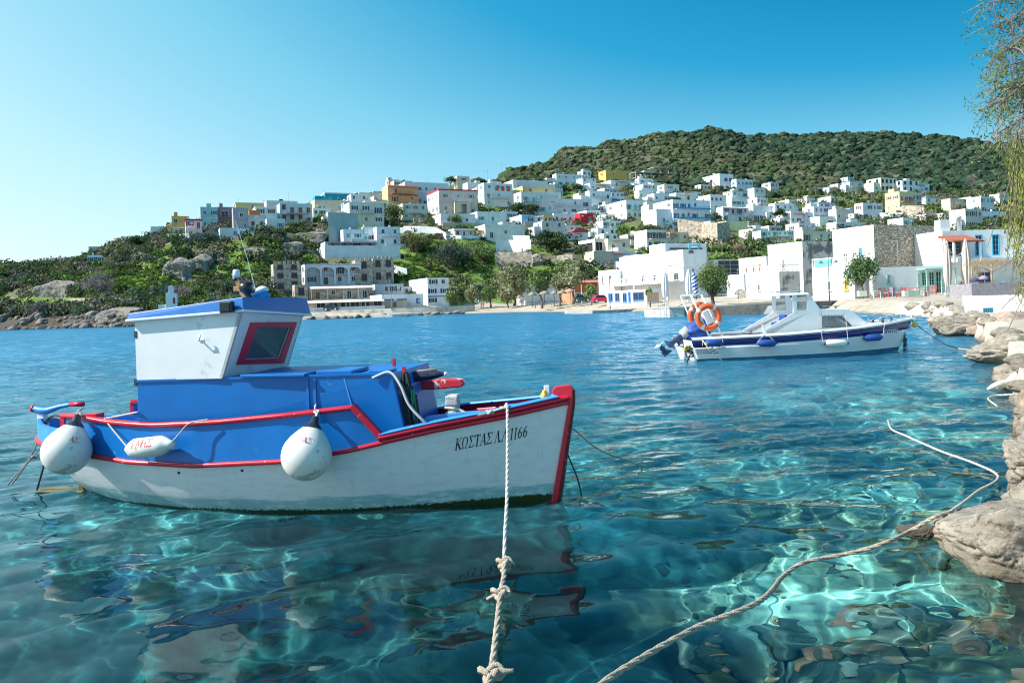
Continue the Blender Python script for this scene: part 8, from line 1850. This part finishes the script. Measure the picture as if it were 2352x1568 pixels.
# =================================================================== STREET FURNITURE, CARS, PEOPLE, CAFE
DM = flatmat((.06, .07, .08)); IRON = flatmat((.10, .13, .16))
def sz(y): return y / 1711
def at_c(c, x, y, d): return at(*crop(c, x, y), d)
def lamp(c, x, yt, yb, d, label, double=False):
    p = at_c(c, x, yb, d); top = at_c(c, x, yt, d); h = top.z - p.z; t = thing('street_lamp', label, 'street lamp', p, 0, 'street lamps along the shore')
    mb = MB(); mb.tube([(0, 0, -.3), (0, 0, .8), (0, 0, .81), (0, 0, h)], [.09, .08, .055, .04], 8); mb.build('pole', IRON, t)
    if double:
        for s in (-1, 1):
            mb = MB(); mb.tube(bez([(0, 0, h * .98), (s * .22, 0, h + .12), (s * .62, 0, h - .15), (s * .78, 0, h - .75)], 10), .03, 6); a_ = mb.build('arm', IRON, t); mb = MB(); mb.lathe([(0, .12), (.06, .1), (.22, -.12), (.2, -.16), (0, -.16)], 12, (s * .78, 0, h - .8)); mb.build('shade', IRON, a_)
        mb = MB(); mb.box((0, 0, h - .9), (1.5, .03, .03)); mb.build('crossbar', IRON, t)
    else: mb = MB(); mb.lathe([(0, .15), (.16, .12), (.14, -.12), (0, -.15)], 10, (.12, 0, h)); mb.box((.06, 0, h + .02), (.2, .05, .05)); mb.build('shade', IRON, t)
lamp(8, 490, 860, 1282, 77, 'tall dark double-armed street lamp before the white terrace house', True)
lamp(7, 1495, 1068, 1362, 108, 'thin street lamp by the dark red door behind the pier')
lamp(7, 205, 1135, 1440, 112, 'thin street lamp on a red foot by the red car')
lamp(5, 1636, 1210, 1375, 157, 'thin street lamp on the quay right of the hotel')
lamp(6, 1265, 1240, 1440, 146, 'thin lamp post between the straw parasols')
def pole(c, x, yt, yb, label, d=None, arms=1):
    u, vb = crop(c, x, yb); p = hit(u, vb) if d is None else at(u, vb, d); top = at_c(c, x, yt, p.y); h = top.z - p.z
    t = thing('utility_pole', label, 'utility pole', p, 0, 'utility poles in the village'); mb = MB(); mb.tube([(0, 0, -2), (0, 0, h)], [.16, .10], 7); mb.build('pole', flatmat((.10, .09, .09)), t)
    mb = MB()
    for k in range(arms): mb.box((0, 0, h - .5 - .6 * k), (1.8, .12, .12)); [mb.box((s * .7, 0, h - .35 - .6 * k), (.1, .1, .25)) for s in (-1, 0, 1)]
    mb.build('crossarm', DM, t); return Vector((p.x, p.y, p.z + h))
T1 = pole(5, 355, 278, 480, 'dark pole beside the plain yellow hilltop house', arms=0)
T2 = pole(5, 597, 205, 320, 'tall pole on the roofline above the arched blue house')
T3 = pole(5, 957, 180, 275, 'tall pole left of the turquoise blue house')
T4 = pole(6, 180, 135, 182, 'pole on the roofline behind the long bluish house')
T5 = pole(6, 785, 65, 130, 'pole with crossarms on the crest above the red arched house', arms=2)
T6 = pole(6, 930, 0, 72, 'highest pole on the crest where the scrub hill begins', arms=2)
T7 = pole(7, 1338, 800, 1010, 'leaning wooden pole pair behind the big white taverna', arms=1)
pole(7, 620, 290, 400, 'dark pole in the white cluster above the big corner house'); pole(7, 1342, 310, 440, 'dark pole before the long white six window house')
pole(8, 755, 115, 195, 'pole on the wooded slope left of the cream arched house', arms=2); pole(8, 1375, 400, 590, 'pole at the pinkish bare tree right of the yellow mansion'); pole(8, 360, 210, 350, 'pole among trees on the right hillside')
pole(5, 1772, 820, 900, 'short pole at the top of the lush green slope'); pole(6, 565, 1120, 1300, 'wooden pole among the beach trees')
def wire(a, b, sag, label):
    m = lerp(a, b, .5) - Vector((0, 0, sag)); mb = MB(); mb.tube(bez([a, m, b], 16), .035, 4); tag(mb.build('power_line', DM, fix=False), label, 'cable')
wire(T2, T3, 4.5, 'sagging power line between the two tall roofline poles'); wire(T3, T4, 1.5, 'power line from the turquoise house pole towards the long bluish house'); wire(T4, T5, 2, 'power line along the crest above the pink mansion')
# closed parasols
def parasol(c, x, yt, yb, d, wpx, label, colr, group):
    p = at_c(c, x, yb, d); h = at_c(c, x, yt, d).z - p.z; w = wpx * sz(d) * .9408 / (3.92 if c == 8 else 4.126); t = thing('closed_parasol', label, 'parasol', p, 0, group)
    mb = MB(); mb.tube([(0, 0, -.1), (0, 0, h + .1)], .045, 8); mb.build('pole', flatmat((.70, .70, .72)), t)
    mb = MB(); rows = []
    for i in range(15):
        q = i / 14; rr = w * .5 * (.25 + .75 * math.sin(min(1, q * 1.7) * 1.57)) * (1 - .35 * max(0, q - .75) * 4)
        rows.append([Vector((rr * (1 + .28 * math.sin(a * 8 * 2 * math.pi / 32 + q)) * math.cos(a * 2 * math.pi / 32), rr * (1 + .28 * math.sin(a * 8 * 2 * math.pi / 32 + q)) * math.sin(a * 2 * math.pi / 32), h - q * h * .84)) for a in range(33)])
    mb.grid(rows); mb.build('canopy', mat('canvas', colr, .9, .12, 3, .3, 6), t, fix=False)
    mb = MB(); mb.box((0, 0, .12), (.5, .5, .28)); mb.build('base', flatmat((.62, .62, .62)), t)
parasol(8, 1628, 745, 1255, 70, 62, 'tall folded beige parasol with a blue footed pole before the cafe', (.50, .45, .40), 'folded parasols at the cafe')
parasol(8, 1808, 728, 1258, 70, 72, 'tall folded beige parasol beside the straw canopy', (.52, .46, .41), 'folded parasols at the cafe')
parasol(7, 763, 1085, 1390, 106, 60, 'folded white parasol before the big white taverna, left one', (.70, .70, .72), 'folded white parasols')
parasol(7, 1003, 1065, 1385, 100, 62, 'folded white parasol before the big white taverna, right one next to the tamarisk', (.70, .70, .72), 'folded white parasols')
pp = at_c(8, 1610, 1318, 66); t = thing('flag_pole', 'slim white pole with blue foot standing at the shore edge', 'pole', pp); hh = at_c(8, 1580, 720, 66).z - pp.z
mb = MB(); mb.tube([(0, 0, .35), (0, 0, hh)], .06, 8); mb.build('shaft', flatmat((.74, .75, .78)), t); mb = MB(); mb.tube([(0, 0, -.2), (0, 0, .36)], .066, 8); mb.build('foot', flatmat((.03, .08, .35)), t)
rope('cable', [at_c(8, 1590, 745, 66), at_c(8, 1660, 850, 67), at_c(8, 1730, 870, 68), at_c(8, 1800, 790, 69)], .03, M['rope_white'], 'white cable sagging between the two folded beige parasols', 'cable')
# chairs and tables of the cafe
def chair_proto(colr):
    t = thing('chair', 'x', 'chair', (0, 0, 0)); m_ = flatmat(colr)
    mb = MB(); mb.box((0, 0, .45), (.42, .42, .04)); mb.build('seat', flatmat((.62, .48, .28)), t)
    for x in (-.19, .19):
        for y, h in ((-.19, .45), (.19, .92)):
            mb = MB(); mb.box((x, y, h / 2), (.045, .045, h)); mb.build('leg', m_, t)
    for z in (.62, .76, .89): mb = MB(); mb.box((0, .19, z), (.38, .03, .06)); mb.build('back_rail', m_, t)
    return t
def dup(root, loc, rz, label, group=None):
    r = root.copy(); COL.objects.link(r); r.location = loc; r.rotation_euler = (0, 0, rz); r['label'] = label
    if group: r['group'] = group
    for ch in list(root.children):
        c = ch.copy(); COL.objects.link(c); c.parent = r
    return r
CH = [(868, 1.2, 'brown', 'first brown cafe chair from the left, under the round tree'), (985, .3, 'red', 'dark red chair just right of the white table'), (1010, 2.2, 'brown', 'brown chair tucked behind the white table'), (1040, 4.0, 'red', 'red chair left of the lilac covered chair'), (1095, 1.9, 'lilac', 'lilac chair in the cafe row'), (1130, .8, 'brown', 'brown chair right of the lilac one'), (1160, 3.6, 'red', 'red chair left of the orange draped chair'), (1185, 5.0, 'red', 'red chair turned away beside the orange draped chair'), (1220, .2, 'orange', 'chair draped in bright orange'), (1272, 2.7, 'red', 'red chair just right of the orange draped chair'), (1305, 4.4, 'red', 'red chair by the green planter box'), (1375, 1.0, 'red', 'left red chair by the cafe window'), (1415, 3.3, 'red', 'middle red chair by the cafe window'), (1490, 5.5, 'red', 'red chair beside the cafe door')]
cl = {'brown': (.30, .14, .08), 'red': (.50, .06, .06), 'lilac': (.45, .38, .60), 'orange': (.75, .30, .04)}; pro = {}
for i, (x, rz, c_, lb) in enumerate(CH):
    p = at_c(8, x, 1262, 76 + (i % 3) * 1.1); p.z = float(terr(crop(8, x, 1262)[0], p.y)) + .01
    if c_ not in pro: pro[c_] = chair_proto(cl[c_]); o = pro[c_]; o.location = p; o.rotation_euler = (0, 0, rz); o['label'] = lb; o['group'] = 'cafe chairs'
    else: dup(pro[c_], p, rz, lb, 'cafe chairs')
for x, lb in ((930, 'white square cafe table left in the row of chairs'), (1340, 'white cafe table under the cafe window')):
    p = at_c(8, x, 1262, 76); p.z = float(terr(crop(8, x, 1262)[0], 76)); t = thing('table', lb, 'table', p)
    mb = MB(); mb.box((0, 0, .74), (.8, .8, .05)); mb.build('tabletop', flatmat((.72, .72, .74)), t)
    for a in (-1, 1):
        for b in (-1, 1): mb = MB(); mb.box((a * .35, b * .35, .36), (.06, .06, .72)); mb.build('leg', flatmat((.72, .72, .74)), t)
for x0, x1, colr, lb in ((765, 840, (.68, .72, .68), 'white planter box at the foot of the round tree'), (1238, 1340, (.25, .48, .36), 'green slatted planter box before the cafe'), (1195, 1240, (.66, .68, .66), 'pale planter box left of the green one')):
    a, b = at_c(8, x0, 1268, 74), at_c(8, x1, 1268, 74); t = thing('planter', lb, 'planter', (a + b) / 2)
    for k in range(4): mb = MB(); mb.box((0, 0, .07 + k * .14), (b.x - a.x, .5, .12)); mb.build('board', flatmat(colr), t)
# straw canopy with posts, stone base
p = at_c(8, 2045, 1130, 62); t = thing('straw_canopy', 'ragged straw sunshade on wooden posts over a dark stone terrace', 'sunshade', p)
wc = 345 * sz(62) * .9408 / 3.92; zt = at_c(8, 2045, 960, 62).z - p.z
mb = MB(); mb.tube([(0, 0, -1), (0, 0, zt)], .09, 7); [mb.tube([(0, 0, zt * .55), (s * 1.1, 0, zt * .98)], .05, 6) for s in (-1, 1)]; mb.tube([(-wc * .45, .5, -1), (-wc * .45, .5, zt)], .07, 6); mb.build('post', flatmat((.40, .28, .18)), t)
sv_ = []
g_ = np.random.default_rng(8); cn = np.stack([g_.uniform(-wc / 2, wc / 2, 260), g_.uniform(-1.3, 1.5, 260), zt + .15 + g_.normal(0, .13, 260)], -1)
leaf_object('thatch', [leaf_quads(cn, np.full((260, 3), .22), 16, .035, np.array([.42, .32, .19]), flat=.25, shell=.1), leaf_quads(np.stack([g_.uniform(-wc * .55, -wc * .28, 40), g_.uniform(-.3, .3, 40), g_.uniform(zt * .25, zt, 40)], -1), np.full((40, 3), .25), 30, .035, np.array([.34, .26, .15]), flat=.25, shell=.1)], t)
a, b = at_c(8, 1850, 1195, 60), at_c(8, 2190, 1195, 60); mb = MB(); mb.hexa([(a.x, 60, a.z - 1.5), (b.x + 1.2, 60, a.z - 1.5), (b.x + 1.2, 63, a.z - 1.5), (a.x, 63, a.z - 1.5), (a.x, 60, at_c(8, 1850, 1148, 60).z), (b.x + 1.2, 60, at_c(8, 1850, 1140, 60).z), (b.x + 1.2, 63, at_c(8, 1850, 1140, 60).z), (a.x, 63, at_c(8, 1850, 1148, 60).z)]); tag(mb.build('terrace_wall', mat('purple_grey_stone', (.27, .26, .29), .85, .2, 3, .5, 6)), 'purple grey stone terrace wall under the straw sunshade', 'wall')
for x, y0_, y1_, colr, lb in ((1880, 1090, 1130, (.06, .05, .14), 'dark blue cushion pile under the straw sunshade'), (1965, 1082, 1110, (.30, .22, .42), 'violet cloth on the terrace wall'), (2160, 1100, 1165, (.08, .22, .55), 'blue bundle at the right end of the terrace wall')):
    p = at_c(8, x, y1_, 60.6); mb = MB(); mb.lathe([(0, 0), (.32, .0), (.36, .12), (.22, .3), (0, .36)], 9, p); tag(mb.build('cushion', flatmat(colr, .9)), lb, 'cushion')
# scooter
p = at_c(8, 1735, 1248, 67); t = thing('scooter', 'dark scooter with a blue bag parked between the folded parasols', 'scooter', p, .5)
for x in (-.6, .6): mb = MB(); mb.tube([Vector((x + .24 * math.cos(a * .524), 0, .27 + .24 * math.sin(a * .524))) for a in range(12)], .07, 6, closed=True); mb.build('wheel', DM, t)
mb = MB(); mb.box((-.35, 0, .62), (.85, .3, .35)); mb.box((-.4, 0, .86), (.75, .28, .14)); mb.box((.15, 0, .32), (.5, .28, .1)); mb.hexa([(.45, -.2, .3), (.62, -.2, .3), (.62, .2, .3), (.45, .2, .3), (.30, -.2, 1.0), (.42, -.2, 1.0), (.42, .2, 1.0), (.30, .2, 1.0)]); mb.tube([(.36, 0, 1.0), (.30, 0, 1.15)], .05, 6); mb.tube([(.28, -.35, 1.15), (.28, .35, 1.15)], .03, 6); mb.build('body', flatmat((.03, .035, .05), .3), t, bevel=.03)
mb = MB(); mb.lathe([(0, 0), (.2, .05), (.22, .25), (0, .35)], 10, (.1, -.3, .1)); mb.build('bag', flatmat((.05, .25, .65)), t)
# cars
def car(c, xm, yb, lpx, d, colr, label, rz=0.0):
    p = at_c(c, xm, yb, d); L_ = max(3.4, min(4.6, lpx * sz(d) * .9408 / 4.126)); t = thing('parked_car', label, 'car', p, rz, 'parked cars'); m_ = mat('car_paint', colr, .25, .03, 2, coat=.6); h = L_ / 2
    mb = MB(); mb.prism([(-h, .25), (h, .25), (h, .62), (h * .93, .75), (h * .45, .90), (-h * .9, .92), (-h, .75)], -.82, .82); mb.prism([(-h * .88, .9), (h * .50, .88), (h * .18, 1.40), (-h * .60, 1.43)], -.70, .70); mb.build('body', m_, t, bevel=.06)
    for s in (-1, 1): mb = MB(); mb.prism([(-h * .74, .95), (h * .36, .93), (h * .14, 1.33), (-h * .54, 1.36)], s * .705, s * .715); mb.build('side_window', M['house_glass'], t)
    for x in (-h * .62, h * .62):
        for s in (-1, 1):
            mb = MB(); mb.lathe([(0, -.1), (.31, -.1), (.31, .1), (0, .1)], 14, (x, s * .76, .31), Matrix.Rotation(math.pi / 2, 3, 'X')); w_ = mb.build('wheel', DM, t); mb = MB(); mb.lathe([(0, -.02), (.18, -.02), (.18, .02), (0, .02)], 10, (x, s * .87, .31), Matrix.Rotation(math.pi / 2, 3, 'X')); mb.build('rim', M['metal'], w_)
    for s in (-1, 1): mb = MB(); mb.box((h - .03, s * .6, .62), (.08, .3, .14)); mb.build('headlight', M['clear_lamp'], t)
    for s in (-1, 1): mb = MB(); mb.box((-h + .03, s * .65, .68), (.08, .2, .16)); mb.build('tail_light', flatmat((.4, .02, .02), .3), t)
car(6, 1935, 1398, 105, 132, (.62, .02, .06), 'bright red hatchback parked by the blue glazed dining room', .15)
car(6, 1738, 1392, 100, 140, (.03, .09, .08), 'dark green car parked before the brown restaurant', .1)
car(6, 742, 1396, 80, 176, (.10, .16, .30), 'blue car parked behind the beach trees', .1)
car(5, 1032, 1398, 118, 168, (.025, .03, .05), 'dark car parked before the hotel restaurant', 0)
# people
def person(c, x, yb, d, label, top, legs, pose=0, rz=0.0):
    p = at_c(c, x, yb, d); t = thing('person', label, 'person', p, rz)
    bm_ = bmesh.new(); J = [(0, 0, .95, .15), (0, 0, 1.15, .15), (0, 0, 1.38, .17), (0, 0, 1.50, .07), (0, -.02, 1.63, .10), (0, -.02, 1.72, .08), (-.10, 0, .90, .10), (-.12, -.08 * pose, .50, .07), (-.13, .0, .06, .05), (-.13, -.12, .03, .045), (.10, 0, .90, .10), (.12, .10 * pose, .50, .07), (.13, .16 * pose, .06, .05), (.13, .16 * pose - .12, .03, .045), (-.20, 0, 1.40, .07), (-.27, .03, 1.12, .05), (-.22, -.16, .95, .04), (-.22, -.22, .9, .035), (.20, 0, 1.40, .07), (.28, .02, 1.12, .05), (.25, -.10, .90, .04), (.25, -.13, .84, .035)]
    E_ = [(0, 1), (1, 2), (2, 3), (3, 4), (4, 5), (0, 6), (6, 7), (7, 8), (8, 9), (0, 10), (10, 11), (11, 12), (12, 13), (2, 14), (14, 15), (15, 16), (16, 17), (2, 18), (18, 19), (19, 20), (20, 21)]
    me_ = bpy.data.meshes.new('body'); me_.from_pydata([j[:3] for j in J], E_, []); o = link('body', me_, t); sk = o.modifiers.new('skin', 'SKIN'); o.data.skin_vertices[0].data[0].use_root = True
    for i, j in enumerate(J): o.data.skin_vertices[0].data[i].radius = (j[3], j[3] * .85)
    ss_ = o.modifiers.new('sub', 'SUBSURF'); ss_.levels = 1; ss_.render_levels = 1
    m_ = bpy.data.materials.new('person'); m_.use_nodes = True; N = m_.node_tree.nodes; L = m_.node_tree.links; tc = N.new('ShaderNodeTexCoord'); s_ = N.new('ShaderNodeSeparateXYZ'); L.new(tc.outputs['Object'], s_.inputs[0]); r_ = N.new('ShaderNodeValToRGB'); r_.color_ramp.interpolation = 'CONSTANT'
    dv = N.new('ShaderNodeMath'); dv.operation = 'DIVIDE'; dv.inputs[1].default_value = 2.0; L.new(s_.outputs['Z'], dv.inputs[0]); L.new(dv.outputs[0], r_.inputs[0]); cr_ = r_.color_ramp; cr_.elements[0].color = (.03, .03, .03, 1); cr_.elements[1].position = .05; cr_.elements[1].color = (*legs, 1)
    for ps, cc_ in ((.46, top), (.745, (.55, .36, .27)), (.845, (.06, .045, .035))): e = cr_.elements.new(ps); e.color = (*cc_, 1)
    L.new(r_.outputs[0], N['Principled BSDF'].inputs[0]); me_.materials.append(m_)
person(6, 742, 1464, 161, 'person in a red jacket walking on the beach', (.60, .03, .04), (.05, .05, .07), 1, 1.2)
person(6, 722, 1460, 163, 'person in dark clothes beside the one in red on the beach', (.05, .06, .10), (.04, .04, .06), .6, 1.5)
# straw parasols with tables on the beach
for i, (x, yt, yb, w, lb) in enumerate(((1238, 1335, 1432, 100, 'leftmost straw parasol on the beach'), (1362, 1328, 1420, 125, 'straw parasol under the leaning tamarisk'), (1460, 1330, 1418, 90, 'small straw parasol right of the leaning tamarisk'), (1535, 1325, 1415, 120, 'straw parasol beside the dark green car'), (1625, 1330, 1400, 110, 'beige parasol left of the brown restaurant'))):
    p = at_c(6, x, yb, 143); h = 2.6; t = thing('straw_parasol', lb, 'parasol', p, 0, 'straw parasols on the beach'); w_ = w * sz(143) * .9408 / 4.126
    mb = MB(); mb.tube([(0, 0, -.3), (0, 0, h)], .05, 6); mb.build('post', DM, t); mb = MB(); mb.lathe([(0, h + .15), (w_ * .25, h - .1), (w_ * .5, h - .5), (w_ * .48, h - .55), (0, h - .15)], 12); mb.build('thatch', mat('thatch', (.30, .26, .20), .95, .3, 5, .6, 12), t, fix=False)
pd = None
for i in range(12):
    x = 1200 + i * 34; p = at_c(6, x, 1432 - i * .8, 140 + (i % 3)); p.z = max(p.z, float(terr(crop(6, x, 1430)[0], p.y)))
    lb = 'dark beach taverna chair under the straw parasols'
    if pd is None: pd = chair_proto((.08, .07, .06)); pd.location = p; pd['label'] = lb; pd['group'] = 'dark beach taverna chairs'
    else: dup(pd, p, i * 1.3, lb, 'dark beach taverna chairs')
mb = MB(); a, b = at_c(7, 578, 1390, 110), at_c(7, 698, 1390, 110); hh = at_c(7, 640, 1292, 110).z - a.z
t = thing('reed_screen', 'brown reed screen standing before the big white taverna', 'screen', a)
for k in range(2): q = MB(); q.box(((b.x - a.x) * (k + .5) / 2, 0, hh / 2), ((b.x - a.x) / 2 - .06, .12, hh)); q.build('panel', mat('reed', (.36, .25, .17), .9, .3, 6, .6, 20), t)
mb = MB(); mb.lathe([(0, .09), (.07, .05), (.09, -.02), (0, -.06)], 10, onplane(1770, 768, 0) if 0 else onplane(1166 * 1.0 + 713, 771, .02)); tag(mb.build('float', M['white_plastic']), 'small white float in the water between pier and motorboat', 'float')
mb = MB(); mb.lathe([(0, .16), (.14, .08), (.16, -.02), (0, -.1)], 10, onplane(*crop(6, 1602, 1503), .05)); tag(mb.build('float', M['yellow']), 'tiny yellow float by the low landing stage', 'float')
# beach debris, white low walls on the right foreground shore
for (u0, v0, u1, v1, y, h, lb) in ((2230, 700, 2352, 690, 44, .5, 'low whitewashed wall above the right shore'), (2240, 722, 2420, 712, 34, .35, 'whitewashed step along the right shore path')):
    a, b = at(u0, v0, y), at(u1 + 60, v1, y - 4); zb = .6; mb = MB(); mb.hexa([(a.x, a.y, zb - .3), (b.x, b.y, zb - .3), (b.x, b.y + .8, zb - .3), (a.x, a.y + .8, zb - .3), (a.x, a.y, zb + h + .35), (b.x, b.y, zb + h + .35), (b.x, b.y + .8, zb + h + .35), (a.x, a.y + .8, zb + h + .35)]); tag(mb.build('low_wall', wallmat(WHT), bevel=.03), lb, 'wall')
p = at(2268, 712, 33); t = thing('blue_gate', 'small turquoise barred opening in the white shore wall', 'grille', p)
for k in range(6): mb = MB(); mb.box((k * .08 - .2, -.05, 0), (.05, .05, .22)); mb.build('bar', flatmat((.03, .28, .36)), t)
